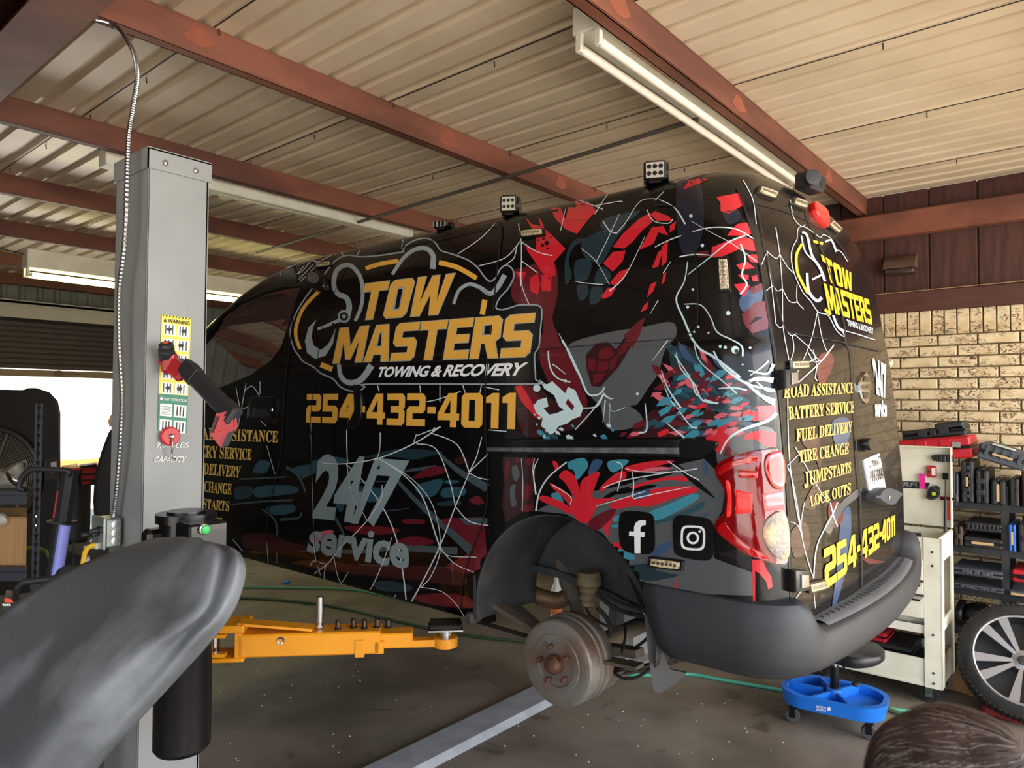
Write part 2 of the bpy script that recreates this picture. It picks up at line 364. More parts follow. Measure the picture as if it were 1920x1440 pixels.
_n = glassm.node_tree; _n.nodes.clear(); _o = _n.nodes.new('ShaderNodeOutputMaterial'); _t = _n.nodes.new('ShaderNodeBsdfTransparent'); _t.inputs[0].default_value = (.55, .6, .55, 1)
_g = _n.nodes.new('ShaderNodeBsdfGlossy'); _g.inputs['Roughness'].default_value = .02; _x = _n.nodes.new('ShaderNodeMixShader'); _f = _n.nodes.new('ShaderNodeFresnel'); _f.inputs[0].default_value = 1.45
_n.links.new(_f.outputs[0], _x.inputs[0]); _n.links.new(_t.outputs[0], _x.inputs[1]); _n.links.new(_g.outputs[0], _x.inputs[2]); _n.links.new(_x.outputs[0], _o.inputs[0])
# ================================================================ setting
CZ = 3.36; WX = 6.0; WBY = 10.8; X0 = -4.0; Y0 = -2.4
def struct(o, label=None): return tag(o, label, None, None, 'structure')
struct(MB().box((1, 4.2, -.06), (10.2, 13.4, .12)).build('floor', conc), 'stained grey concrete shop floor')
yard = MB(); yard.box((0, 0, -.16), (120, 120, .1)); struct(yard.build('ground_outside', ground_m), 'sunlit pale concrete yard outside the bays')
# --- ceiling of ribbed sheets
ceil = bpy.data.objects.new('ceiling', None); COL.objects.link(ceil); struct(ceil, 'cream ribbed metal roof sheets seen from below')
PW = .972; xs0 = 1.47
def sheet_mb():
    mb = MB(); prof = []; k = PW/6
    for i in range(6):
        x = i*k; prof += [(x, 0), (x+k*.62, 0), (x+k*.70, .028), (x+k*.90, .028), (x+k*.98, 0)]
    prof += [(PW+.004, 0), (PW+.004, .006)]
    y0, y1 = Y0, WBY+.3
    V = [(x, y0, z) for x, z in prof]+[(x, y1, z) for x, z in prof]+[(x, y0, z+.004) for x, z in prof]+[(x, y1, z+.004) for x, z in prof]
    n = len(prof); F = [(i, i+1, n+i+1, n+i) for i in range(n-1)]+[(2*n+i, 3*n+i, 3*n+i+1, 2*n+i+1) for i in range(n-1)]
    return mb.add(V, F)
s0 = sheet_mb().build('ceiling_panel', roof_m, ceil, smooth=0, fix=False)
s0.location = (xs0, 0, CZ)
for k in range(-6, 5):
    if k == 0: continue
    c = s0.copy(); COL.objects.link(c); c.parent = ceil; c.location = (xs0+k*PW, 0, CZ+(.0015 if k % 2 else 0))
sc_ = MB()
for k in range(-1, 5):
    x = xs0+k*PW+.01
    sc_.box((x, (Y0+WBY)/2, CZ-.001), (.006, WBY-Y0, .003))
    for j in range(14): sc_.cyl((x+.02, Y0+1+j*.72, CZ), (x+.024, Y0+1+j*.72, CZ-.028), .0032, 5)
tag(sc_.build('panel_lap', screw_m, ceil), 'dark lap seams with screw tips', None, None, 'stuff')
# --- roof steel
def purlin(y, x0=-3.9, x1=5.98, patches=()):
    mb = MB(); h = .14; zb = 3.22
    mb.box(((x0+x1)/2, y+.028, zb+h/2), (x1-x0, .006, h)); mb.box(((x0+x1)/2, y, zb+.003), (x1-x0, .062, .006)); mb.box(((x0+x1)/2, y-.028, zb+.012), (x1-x0, .006, .018))
    mb.box(((x0+x1)/2, y, zb+h-.003), (x1-x0, .062, .006)); mb.box(((x0+x1)/2, y-.026, zb+h/2), (x1-x0, .006, h))
    o = struct(mb.build('roof_beam', beam_m, smooth=0), None)
    for px, pw, pz, ph in patches:
        pp = MB(); n = 14
        pp.prism([(px+pw/2*math.cos(2*math.pi*i/n)*(1+.3*math.sin(5*i)), pz+ph/2*math.sin(2*math.pi*i/n)) for i in range(n)], lambda u, v, h_: Vector((u, h_, v)), y-.0305, y-.029)
        pp.build('rust_patch', rust_m, o)
    return o
for i, y in enumerate((-1.5, -.02, 1.47, 2.96, 4.45, 5.97, 7.5, 9.1, 10.5)):
    purlin(y, patches={3: ((1.42, .12, 3.30, .09), (2.9, .14, 3.29, .1), (4.0, .12, 3.3, .09)), 2: ((2.35, .14, 3.3, .09), (3.5, .16, 3.29, .08), (5.0, .14, 3.29, .08))}.get(i, ()))
mb = MB(); mb.box((.92, 4.0, 3.214), (.2, 13.2, .012)); mb.box((.92, 4.0, 3.29), (.012, 13.2, .14)); mb.box((.92, 4.0, 3.352), (.2, 13.2, .012))
struct(mb.build('roof_beam', beam_m, smooth=0), 'wide flanged brown steel beam crossing above the camera side')
mb = MB(); mb.box((.45, 4.0, 3.12), (.5, 13.2, .03)); mb.box((.66, 4, 3.2), (.03, 13.2, .2)); struct(mb.build('trim_1', browntrim, smooth=0))
mb = MB(); mb.box((5.92, 4.0, 3.11), (.1, 13.2, .18), ch=.01); struct(mb.build('roof_beam', beam_m, smooth=0), 'brown square beam fixed along the siding above the brick wall')
# --- right wall: brick below, siding above
wall = MB().box((6.12, 4.2, 1.23), (.2, 13.4, 2.46)).build('wall_right', mortar); struct(wall, 'cream scratched face brick wall')
bp_, bl_ = .0791, .2465
def brick_mesh(w_, h_):
    m_ = MB(); m_.box((0, 0, 0), (.05, w_, h_), ch=.004); return m_
bb = brick_mesh(bl_-.011, bp_-.011).build('brick', brick_m, wall, smooth=0); bsol = brick_mesh(.0715, .178).build('brick', brick_m, wall, smooth=0)
bm_run, bm_sol = bb.data, bsol.data; first = [bb, bsol]; stuffb = MB(); stuffs = MB()
def putbrick(src, y, z):
    o = first.pop(0 if src is bm_run else -1) if (len(first) == 2 or (first and first[0].data is src)) else None
    if o is None: o = bpy.data.objects.new('brick', src); COL.objects.link(o); o.parent = wall
    o.location = (6.012+random.uniform(-.003, .002), y, z); o.rotation_euler = (0, 0, 0)
nb = 0
for r in range(28):
    zc = 2.274-bp_*(r+.5)
    y = .975-3.0+(0 if r % 2 else bl_/2) - 4*bl_*0
    y = .486 + (0 if r % 2 == 0 else -bl_/2) - 12*bl_ + bl_/2
    while y < 6:
        if .25 < y < 1.62 and (y > .3 or zc > .6): putbrick(bm_run, y, zc); nb += 1
        else: stuffb.box((6.012, y, zc), (.05, bl_-.011, bp_-.011))
        y += bl_
for i in range(-35, 76):
    y = .5+i*.0795
    if .2 < y < 1.6: putbrick(bm_sol, y, 2.367); nb += 1
    else: stuffb.box((6.012, y, 2.367), (.05, .0715, .178))
tag(stuffb.build('brick', brick_m, wall, smooth=0), None, None, None, 'stuff')
struct(MB().box((6.1, 4.2, 2.9), (.16, 13.4, .94)).build('wall_right_upper', brownwall))
sid = bpy.data.objects['wall_right_upper']
sp = MB().box((0, 0, 0), (.02, .293, .78), ch=.003).build('siding_panel', brownwall, sid, smooth=0); sp.location = (6.008, 1.18, 2.98)
for k in range(-8, 14):
    if k == 0: continue
    c = sp.copy(); COL.objects.link(c); c.parent = sid; c.location = (6.008, 1.18+k*.305, 2.98)
struct(MB().box((5.985, 4.2, 2.53), (.045, 13.4, .145), ch=.004).build('trim_2', browntrim, smooth=0))
tag(MB().tube(spline([(5.955, 1.60, 2.50), (5.955, 1.5, 2.56), (5.955, 1.42, 2.60), (5.955, 1.1, 2.606), (5.955, .3, 2.612)]), .003, 6).build('wire', mat('tan_wire', (168, 140, 96), .6)), 'thin tan wire run along the top of the brown trim', 'wire')
# --- back wall with roll-up door, and dark left side wall
def corr_wall(x0, x1, z0, z1, y, name, m_):
    mb = MB(); k = .2; n = int((x1-x0)/k); P = []
    for i in range(n):
        x = x0+i*k; P += [(x, 0), (x+k*.6, 0), (x+k*.7, -.03), (x+k*.9, -.03)]
    P.append((x1, 0)); L = len(P)
    mb.add([(a, y+b, z0) for a, b in P]+[(a, y+b, z1) for a, b in P]+[(a, y+b+.02, z0) for a, b in P]+[(a, y+b+.02, z1) for a, b in P], [(i, i+1, L+i+1, L+i) for i in range(L-1)]+[(2*L+i, 3*L+i, 3*L+i+1, 2*L+i+1) for i in range(L-1)])
    return mb
DX0, DX1, DH = 1.4, 4.6, 2.75
mb = corr_wall(-4, DX0, 0, 3.34, WBY, 'w', greymetal); m2 = corr_wall(DX1, 6, 0, 3.34, WBY, 'w', greymetal); m3 = corr_wall(DX0, DX1, DH, 3.34, WBY, 'w', greymetal)
mb.add(m2.v, m2.f); mb.add(m3.v, m3.f); wb = struct(mb.build('wall_back', greymetal, smooth=0, fix=False), 'grey corrugated back wall around the roll-up door')
fr = MB(); fr.bar((4.75, 10.7, .2), (5.75, 10.7, 2.9), .09, .09); fr.box((4.66, 10.7, 1.6), (.1, .1, 3.2)); fr.box((5.3, 10.7, 2.55), (1.4, .08, .16)); fr.build('wall_brace', beam_m, wb)
door = struct(bpy.data.objects.new('door_1', None), 'brown slatted roll-up door half raised'); COL.objects.link(door)
sm_ = MB(); sm_.box((0, 0, 0), (DX1-DX0, .022, .062), ch=.008); sm_.box((0, .004, .034), (DX1-DX0, .012, .008))
sl0 = sm_.build('slat', slat_m, door, smooth=0); zz = 2.16
sl0.location = ((DX0+DX1)/2, WBY-.12, zz+.05)
for k in range(1, 13):
    c = sl0.copy(); COL.objects.link(c); c.parent = door; c.location = ((DX0+DX1)/2, WBY-.12, zz+.05+k*.068)
cx_ = (DX0+DX1)/2
bo = MB(); bo.box((cx_, WBY-.13, zz-.035), (DX1-DX0, .05, .09), ch=.006); bo.build('bottom_bar', mat('tan_bar', (150, 128, 104), .6), door)
lk = MB(); lk.cyl((3.35, WBY-.155, zz-.03), (3.35, WBY-.185, zz-.03), .045, 16); lk.box((3.5, WBY-.165, zz-.03), (.22, .01, .02)); lk.build('lock', mat('rusted_lock', (130, 90, 70), .6), door)
hd = MB(); hd.box((cx_, WBY-.3, 2.98), (DX1-DX0+.1, .42, .03)); hd.box((cx_, WBY-.5, 2.9), (DX1-DX0+.1, .02, .22)); hd.box((cx_, WBY-.51, 2.86), (DX1-DX0+.1, .012, .012)); hd.box((cx_, WBY-.51, 2.93), (DX1-DX0+.1, .012, .012)); hd.build('hood', mat('pale_hood', (196, 188, 172), .5), door)
tr = MB(); tr.box((DX0-.03, WBY-.1, 1.4), (.08, .1, 2.8)); tr.box((DX1+.03, WBY-.1, 1.4), (.08, .1, 2.8)); tr.build('door_frame', mat('frame_grey', (110, 104, 96), .5), door)
left = MB().box((-4.05, 6.6, 1.7), (.1, 8.6, 3.4)).build('wall_left', brownwall); struct(left, 'dark painted wall of the neighbouring bay')
# outside props that show through the raised door
tag(MB().box((3.6, 14.2, .66), (3.2, .12, .14), ch=.01).box((2.6, 14.2, .3), (.1, .1, .6)).box((4.6, 14.2, .3), (.1, .1, .6)).build('lumber_rail', mat('orange_lumber', (226, 150, 80), .8, col2=(200, 110, 60), scale=12)), 'orange weathered lumber rail outside beyond the roll-up door', 'rail')
neigh = MB(); neigh.box((3, 24, 2.2), (16, .3, 4.4)); struct(neigh.build('wall_outside', mat('pale_stucco', (232, 226, 214), .8)), 'pale sunlit building across the yard')
# distant tree line and building behind the camera (seen only in paint reflections)
tl = MB()
for i in range(26):
    a = i*1.6-20; tl.sph((a, -26+random.uniform(-2, 2), 1.6+random.uniform(0, 1)), random.uniform(1.6, 2.6), (1, 1, 1.1), 10, 7)
tag(tl.build('treeline', mat('tree_green', (58, 68, 40), .9, col2=(34, 44, 26), scale=2)), 'row of trees across the road', None, None, 'stuff')
# ================================================================ light fittings
tube_off = mat('unlit_tube', (236, 222, 206), .25, coat=.3); tube_on = mat('lit_tube', (255, 250, 170), .4, emit=16)
def fitting(p0, p1, lit, label, tubes=True, hw=.075, hh=.085):
    p0 = Vector(p0); p1 = Vector(p1)
    t = thing('fluorescent_fixture', label, 'ceiling light', ((p0+p1)/2)[:], 'fluorescent strip fittings')
    d = (p1-p0).normalized(); s_ = Vector((0, 0, 1)).cross(d); L = (p1-p0).length
    b = MB(); b.bar(p0, p1, hw*2, hh*2, ch=.006); hs = b.build('housing', white_en, t, 30)
    if not lit:
        q = MB(); q.bar(p0+d*.3*L-Vector((0, 0, hh))+s_*.02, p0+d*.62*L-Vector((0, 0, hh))+s_*.02, .035, .004); q.build('ballast_cover', white_en, hs)
        r_ = MB(); r_.bar(p0+d*.1*L-Vector((0, 0, hh+.003))-s_*.05, p0+d*.26*L-Vector((0, 0, hh+.003))-s_*.05, .006, .002); r_.build('rust_stain', rusty, hs)
    if tubes:
        for sg in (-1, 1):
            off = s_*sg*.045-Vector((0, 0, hh+.055))
            tb = MB(); tb.cyl(p0+off+d*.035, p1+off-d*.035, .019, 16); tb.build('tube', tube_on if lit else tube_off, t)
            for e, dd in ((p0, d), (p1, -d)):
                h = MB(); c = e+dd*.012+s_*sg*.045-Vector((0, 0, hh+.03)); h.box(c, (.022, .03, .085), Matrix((d, s_, Vector((0, 0, 1)))).transposed(), .004); h.cyl(e+off+dd*.02, e+off+dd*.045, .0195, 16)
                h.build('tube_holder', white_en, t)
    return t
fitting((2.33, 1.58, 3.298), (4.80, 1.58, 3.298), False, 'long white twin fluorescent strip with unlit tubes beside the red-brown beam above the van', hh=.058)
fitting((1.66, 4.62, 3.22), (4.1, 4.62, 3.22), False, 'bare white strip housing without tubes beyond the lift column', tubes=False, hw=.06, hh=.05)
fx = fitting((2.03, 7.35, 3.02), (4.7, 7.35, 3.02), True, 'glowing yellow-green fluorescent strip near the roll-up door')
pl = bpy.data.lights.new('tube_glow', 'AREA'); pl.shape = 'RECTANGLE'; pl.size = 2.5; pl.size_y = .12; pl.energy = 14; pl.color = (1, .93, .45); po = bpy.data.objects.new('tube_glow', pl); COL.objects.link(po); po.location = (3.36, 7.35, 2.87)
tag(MB().tube(spline([(.9, 7.0, 3.2), (1.5, 7.2, 3.1), (2.02, 7.33, 3.05)]), .006, 6).build('power_cable', black_pl), 'black cable sagging into the glowing strip light', 'cable')
pa, pb = at(690, 410, 4.1), onp(1210, 262, 1, 1.9)
cp = MB(); a = onp(700, 408, 2, 3.19); b = onp(1215, 252, 2, 3.205); b2 = onp(330, 520, 2, 3.17)
cp.tube([a+(a-b)*.75, a, b, b+(b-a)*.12], .013, 8); tag(cp.build('conduit', mat('grey_conduit', (92, 84, 74), .5, metal=.3)), 'thin grey conduit crossing below the roof beams over the van', 'conduit')
wl = thing('wall_light', 'brown half-round wall pack light on the dark siding panels', 'wall light', (5.97, 1.28, 2.85))
c = onp(1688, 497, 0, 5.93); w_ = MB(); prof = [(0, .075), (-.05, .07), (-.1, .03), (-.12, -.02), (-.12, -.03), (0, -.03)]
w_.prism(prof, lambda u, v, h: Vector((5.99+u, c.y+h, c.z+v)), -.105, .105); w_.build('housing', mat('bronze_housing', (92, 70, 58), .5, col2=(60, 46, 40), scale=12), wl)
w_ = MB(); w_.box((5.93, c.y, c.z-.05), (.11, .2, .04), ch=.01); w_.build('lens', mat('dusty_lens', (62, 46, 40), .35), wl)
# ================================================================ the van
XC = 2.97
van = thing('van', 'black cargo van with gold tow lettering and abstract red wrap raised on the lift', 'van', (XC, 3.0, .82))
paint = mat('black_wrap_film', (9, 9, 10), .26, coat=.3, spec=.25)
def lerp_tab(tab, z):
    if z <= tab[0][0]: return tab[0][1:]
    for a, b in zip(tab, tab[1:]):
        if z <= b[0]:
            t = (z-a[0])/(b[0]-a[0]); t2 = t
            return tuple(p+(q-p)*t2 for p, q in zip(a[1:], b[1:]))
    return tab[-1][1:]
# rel z: half width, rear Y, front Y, rear radius, front radius
TAB = [(-.885, .80, .86, 5.05, .12, .35), (-.87, .835, .80, 5.15, .12, .35), (-.82, .858, .77, 5.28, .13, .4), (-.62, .868, .750, 5.34, .13, .4), (-.40, .872, .755, 5.34, .13, .4), (-.2, .872, .768, 5.32, .13, .4),
 (0., .871, .785, 5.24, .13, .40), (.10, .869, .795, 5.08, .13, .28), (.185, .866, .803, 4.97, .13, .2), (.20, .860, .805, 4.95, .13, .2), (.215, .857, .807, 4.92, .13, .2), (.40, .843, .835, 4.55, .13, .2), (.52, .830, .855, 4.28, .13, .2), (.62, .812, .878, 4.08, .13, .2), (.68, .790, .892, 3.93, .14, .2),
 (.72, .768, .902, 3.84, .14, .2), (.76, .74, .912, 3.72, .15, .2), (.785, .71, .922, 3.60, .16, .2), (.808, .66, .935, 3.45, .17, .2), (.828, .60, .95, 3.25, .18, .2), (.846, .50, .98, 3.0, .18, .2), (.86, .37, 1.05, 2.7, .18, .2), (.868, .18, 1.25, 2.3, .1, .12)]
def ring(z, inset=0):
    W, Rr, Fy, rr, rf = lerp_tab(TAB, z); W -= inset; Rr += inset; Fy -= inset
    P = []; ns = 70; nr = 26; nc = 9
    y0, y1 = Rr+rr, Fy-rf
    for i in range(ns): t = i/ns; P.append((XC-W, y1+(y0-y1)*t))           # left side front -> rear
    for i in range(nc): a = math.pi/2*i/nc; P.append((XC-W+rr-rr*math.cos(a), Rr+rr-rr*math.sin(a)))
    for i in range(nr):
        t = i/nr; x = XC-W+rr+(2*W-2*rr)*t; P.append((x, Rr-.03*(1-((x-XC)/(W-rr+1e-6))**2)))
    for i in range(nc): a = math.pi/2*i/nc; P.append((XC+W-rr+rr*math.sin(a), Rr+rr-rr*math.cos(a)))
    for i in range(ns): t = i/ns; P.append((XC+W, y0+(y1-y0)*t))
    for i in range(nc): a = math.pi/2*i/nc; P.append((XC+W-rf+rf*math.cos(a), Fy-rf+rf*math.sin(a)))
    for i in range(nr): t = i/nr; x = XC+W-rf-(2*W-2*rf)*t; P.append((x, Fy+.10*(1-((x-XC)/(W-rf+1e-6))**2)))
    for i in range(nc): a = math.pi/2*i/nc; P.append((XC-W+rf-rf*math.sin(a), Fy-rf+rf*math.cos(a)))
    return P
def body_solid(zs, inset, name):
    mb = MB(); V = []; F = []
    for z in zs:
        V += [(x, y, z+EYE) for x, y in ring(z, inset)]
    n = len(ring(0))
    for k in range(len(zs)-1): F += [(k*n+i, k*n+(i+1) % n, (k+1)*n+(i+1) % n, (k+1)*n+i) for i in range(n)]
    F += [tuple(reversed(range(n))), tuple(range((len(zs)-1)*n, len(zs)*n))]
    mb.add(V, F); return mb.build(name, paint, None, 0)
zs = sorted(set([t[0] for t in TAB]+[-.75, -.69, -.55, -.48, -.33, -.26, -.13, -.07, .05, .15, .26, .33, .46, .57, .65, .70]))
body = body_solid(zs, 0, 'body'); inner = body_solid([-.56, -.4, -.2, 0, .1, .2, .4, .52, .62, .68, .72, .76, .80], .035, 'cut')
def boolean(o, cutter):
    md = o.modifiers.new('b', 'BOOLEAN'); md.operation = 'DIFFERENCE'; md.object = cutter; md.solver = 'EXACT'
    dg = bpy.context.evaluated_depsgraph_get(); dg.update(); me = bpy.data.meshes.new_from_object(o.evaluated_get(dg))
    old = o.data; o.modifiers.clear(); o.data = me; bpy.data.meshes.remove(old); bpy.data.objects.remove(cutter)
boolean(body, inner)
cut = MB().box((XC, 3.55, EYE-.9), (1.5, 5.1, .56)).build('cut', paint, None, 0); boolean(body, cut)                    # hollow underside
HUBY, HUBZ = 1.555, -.80
cut = MB().cyl((1.8, HUBY, EYE+HUBZ), (2.52, HUBY, EYE+HUBZ), .40, 56).cyl((3.42, HUBY, EYE+HUBZ), (4.2, HUBY, EYE+HUBZ), .40, 40).build('cut', paint, None, 0); boolean(body, cut)
cut = MB().cyl((1.8, 4.50, EYE-.83), (2.5, 4.50, EYE-.83), .39, 40).cyl((3.44, 4.50, EYE-.83), (4.2, 4.50, EYE-.83), .39, 40).build('cut', paint, None, 0); boolean(body, cut)
cut = MB().box((XC, .9, EYE-.93), (2.2, .62, .48)).build('cut', paint, None, 0); boolean(body, cut)                   # rear bumper space
WIN = [(383, 740), (425, 724), (475, 703), (510, 676), (527, 650), (540, 600), (552, 534), (515, 536), (470, 549), (432, 567), (405, 592), (386, 630)]
wpts = [onp(x, y, 0, 2.12) for x, y in WIN]; wpts = [(p.y, p.z) for p in wpts]+[(4.50, 2.02), (4.72, 1.86)]
wpts.insert(0, (4.38, 1.82)) if False else None
cut = MB().prism(wpts, lambda u, v, h: Vector((h, u, v)), 1.8, 4.2).build('cut', paint, None, 0); boolean(body, cut)
wsh = [(-.73, .13), (.73, .13), (.62, .67), (-.62, .67)]
cut = MB().prism(wsh, lambda u, v, h: Vector((XC+u, h-2.13*(v-.13), EYE+v)), 4.62, 5.5).build('cut', paint, None, 0); boolean(body, cut)
gl = MB().prism(wpts, lambda u, v, h: Vector((XC-lerp_tab(TAB, v-EYE)[0]+.02+h, u, v)), 0, .004); glL = gl.build('window_glass', glassm, van, 0, False)
gl = MB().prism(wpts, lambda u, v, h: Vector((XC+lerp_tab(TAB, v-EYE)[0]-.02-h, u, v)), 0, .004); gl.build('window_glass', glassm, van, 0, False)
gl = MB().prism(wsh, lambda u, v, h: Vector((XC+u, 5.08+h-2.13*(v-.13), EYE+v)), 0, .005); gl.build('windscreen', glassm, van, 0, False)
bmb = bmesh.new(); bmb.from_mesh(body.data); bmb.faces.ensure_lookup_table()
BODY = BVHTree.FromBMesh(bmb)
def bhit(x, y):
    d = ray(x, y).normalized(); p, n, i, t = BODY.ray_cast(CAM, d)
    if p is None: return None
    if n.dot(d) > 0: n = -n
    if n.dot(d) > -.03: return None
    return p, n
# split into panels along the real seams
seamF, seamS, seamR, seamC = 3.30, 1.86, .0, 2.80
y_fd = 3.40; y_sl = 3.08
for co, no in (((0, 3.40, 0), (0, 1, 0)), ((0, 1.865, 0), (0, 1, 0)), ((0, 3.06, 0), (0, 1, 0)), ((0, 4.16, 0), (0, 1, 0)), ((2.80, 0, 0), (1, 0, 0)), ((2.20, 0, 0), (1, 0, 0)), ((3.74, 0, 0), (1, 0, 0)), ((0, 0, EYE+.735), (0, 0, 1)), ((0, .94, 0), (0, 1, 0))):
    bmesh.ops.bisect_plane(bmb, geom=bmb.verts[:]+bmb.edges[:]+bmb.faces[:], plane_co=co, plane_no=no, dist=1e-5)
def which(c):
    x, y, z = c; z -= EYE
    if z > .735: return 'roof'
    if y < .94 and 2.20 < x < 2.80: return 'cargo_door'
    if y < .94 and 2.80 < x < 3.74: return 'cargo_door.r'
    if x < 2.45 and 3.40 < y < 4.16: return 'front_door'
    if x < 2.45 and 1.865 < y < 3.06: return 'sliding_door'
    return 'body_shell'
groups = {}
for f in bmb.faces: groups.setdefault(which(f.calc_center_median()), []).append(f)
panels = {}
for g, fs in groups.items():
    idx = {}; V = []; F = []
    for f in fs:
        q = []
        for v in f.verts:
            if v not in idx: idx[v] = len(V); V.append(v.co[:])
            q.append(idx[v])
        F.append(q)
    mb = MB(); mb.v = V; mb.f = F; panels[g] = mb.build(g.split('.')[0], paint, van, 32, False)
panels['cargo_door']['label'] = 'wider rear door with the service list'; panels['cargo_door.r']['label'] = 'narrower rear door with emblem and plate'
bmb.free(); bpy.data.objects.remove(body)
# interior: seats, dash and wheel
seat_m = mat('seat_fabric', (48, 48, 50), .9)
for sx in (2.45, 3.45):
    s_ = MB(); s_.box((sx, 3.45, 1.42), (.5, .5, .16), ch=.05); s_.box((sx, 3.2, 1.75), (.48, .14, .62), Matrix.Rotation(.15, 3, 'X'), .05); s_.box((sx, 3.14, 2.12), (.26, .1, .17), None, .03); s_.build('seat', seat_m, van)
d_ = MB(); d_.box((XC, 4.50, 1.72), (1.6, .42, .34), ch=.08); d_.torus((2.52, 4.2, 1.86), (0, -.9, .45), .19, .016, 30, 8); d_.cyl((2.52, 4.2, 1.84), (2.52, 4.35, 1.78), .04); d_.build('dashboard', black_pl, van)
# --- side mirror seen through the door glass
mr = MB(); c = onp(508, 690, 0, 3.9); mr.sph(c, .09, (.7, .5, 1)); 
mm = MB(); mm.sph((1.98, 4.48, 1.82), .1, (.75, .55, .85), 20, 12); mm.tube([(2.12, 4.45, 1.76), (2.0, 4.48, 1.80)], .03, 8); mm.build('side_mirror', black_pl, van)
# --- rear bumper
bump_m = mat('grey_bumper_plastic', (42, 46, 52), .5, col2=(56, 56, 58), scale=3, amount=.6, bump=.05, bscale=120, coat=0, spec=.4)
def bring(off, z, y_end=1.165):
    P = []; Wb = .872+off; yr = .70-off; rr = .17
    yl = yr+rr
    for i in range(6): t = i/6; P.append((XC-Wb, y_end+(yl-y_end)*t, z))
    for i in range(10): a = math.pi/2*i/10; P.append((XC-Wb+rr-rr*math.cos(a), yr+rr-rr*math.sin(a), z))
    for i in range(31):
        t = i/30; x = XC-Wb+rr+(2*Wb-2*rr)*t; P.append((x, yr-.055*(1-((x-XC)/(Wb-rr))**2), z))
    for i in range(1, 11): a = math.pi/2*i/10; P.append((XC+Wb-rr+rr*math.sin(a), yr+rr-rr*math.cos(a), z))
    for i in range(1, 7): t = i/6; P.append((XC+Wb, yl+(y_end-yl)*t, z))
    Q = []
    for x_, y_, z_ in P:
        t = min(1, max(0, (Wb-abs(x_-XC)-.09)/.11)); t = t*t*(3-2*t); zr = z-EYE; Q.append((x_, y_, EYE+zr+(-.688+(zr+.588)*.56-zr)*t))
    return Q
BZ = [(-.10, -.588, 1.2), (-.015, -.585, 1.2), (.004, -.592, 1.195), (.010, -.61, 1.19), (.014, -.65, 1.18), (.016, -.70, 1.165), (.012, -.75, 1.145), (.0, -.785, 1.13), (-.022, -.81, 1.11), (-.06, -.82, 1.1), (-.10, -.82, 1.09)]
mb = MB(); rings = [bring(o_, z_+EYE, ye) for o_, z_, ye in BZ]; n = len(rings[0])
for r_ in rings: mb.v += r_
for k in range(len(rings)-1): mb.f += [(k*n+i, k*n+i+1, (k+1)*n+i+1, (k+1)*n+i) for i in range(n-1)]
bumper = mb.build('rear_bumper', bump_m, van, 50, False)
sol = bumper.modifiers.new('s', 'SOLIDIFY'); sol.thickness = .006; sol.offset = -1
# ribbed step pad
pad_m = mat('grey_step_pad', (104, 108, 114), .5, col2=(84, 88, 94), scale=8)
mb = MB(); N = 60; wv = []
for i in range(N+1):
    t = .045+.91*i/N; x = XC-.872+.20+(1.744-.40)*t; u = (x-XC)/(.872-.20); yo = .697-.055*(1-u*u); yi = yo+.085-.02*abs(u)
    wv += [(x, yi, EYE-.672), (x, yo+.022, EYE-.674), (x, yo+.004, EYE-.682), (x, yo-.006, EYE-.698)]
mb.add(wv, [(4*i+k, 4*i+k+1, 4*(i+1)+k+1, 4*(i+1)+k) for i in range(N) for k in range(3)])
pad = mb.build('step_pad', pad_m, bumper, 50, False)
mb = MB()
for i in range(2, N-1, 2):
    a = wv[4*i]; b = wv[4*i+1]; mb.bar((a[0], a[1]-.02, a[2]+.003), (b[0], b[1]+.012, b[2]+.003), .004, .005)
tag(mb.build('step_ribs', mat('pad_rib', (72, 74, 78), .6), bumper, 0), None, None, None, 'stuff')
# --- wheel arch liner
lin_m = mat('arch_liner', (46, 48, 50), .62, col2=(74, 74, 74), scale=7, amount=.55, bump=.3, bscale=70)
mb = MB(); N = 40; Pr = [(2.104, .402), (2.11, .394), (2.16, .394), (2.30, .392), (2.40, .385), (2.44, .36)]
for i in range(N+1):
    a = R(-8+196*i/N)
    for x, r_ in Pr:
        bulge = .02*math.exp(-((math.degrees(a)-95)/10)**2)*(1 if .1 < x-2.09 < .36 else 0)
        zz_ = EYE+HUBZ+r_*math.sin(a)
        mb.v.append((x, HUBY-(r_-bulge)*math.cos(a), zz_))
n = len(Pr); mb.f = [(i*n+k, i*n+k+1, (i+1)*n+k+1, (i+1)*n+k) for i in range(N) for k in range(n-1)]
liner = mb.build('wheel_arch_liner', lin_m, van, 50, False); liner.modifiers.new('s', 'SOLIDIFY').thickness = -.006
lw = [(HUBY-.37*math.cos(R(a)), EYE+HUBZ+.37*math.sin(R(a))) for a in range(168, 10, -8)]
lc = [onp(x, y, 0, 2.44) for x, y in ((905, 1070), (950, 1063), (1000, 1068), (1050, 1080), (1110, 1104), (1160, 1128), (1205, 1152))]
lw = [p for p in lw if p[1] > EYE-.64]+[(p.y, p.z) for p in reversed(lc)]
MB().prism(lw, lambda u, v, h: Vector((h, u, v)), 2.437, 2.443).build('liner_wall', lin_m, liner, 0)
lb_ = MB(); lb_.prism([(p.y, p.z) for p in lc]+[(p.y, p.z+.03) for p in reversed(lc)], lambda u, v, h: Vector((h, u, v)), 2.41, 2.44); lb_.build('liner_step', lin_m, liner, 30)
mb = MB(); mb.box((2.13, 1.965, EYE-.74), (.05, .03, .26), ch=.01); mb.box((2.12, 1.99, EYE-.86), (.05, .05, .05), ch=.012); mb.build('arch_lip', lin_m, liner)
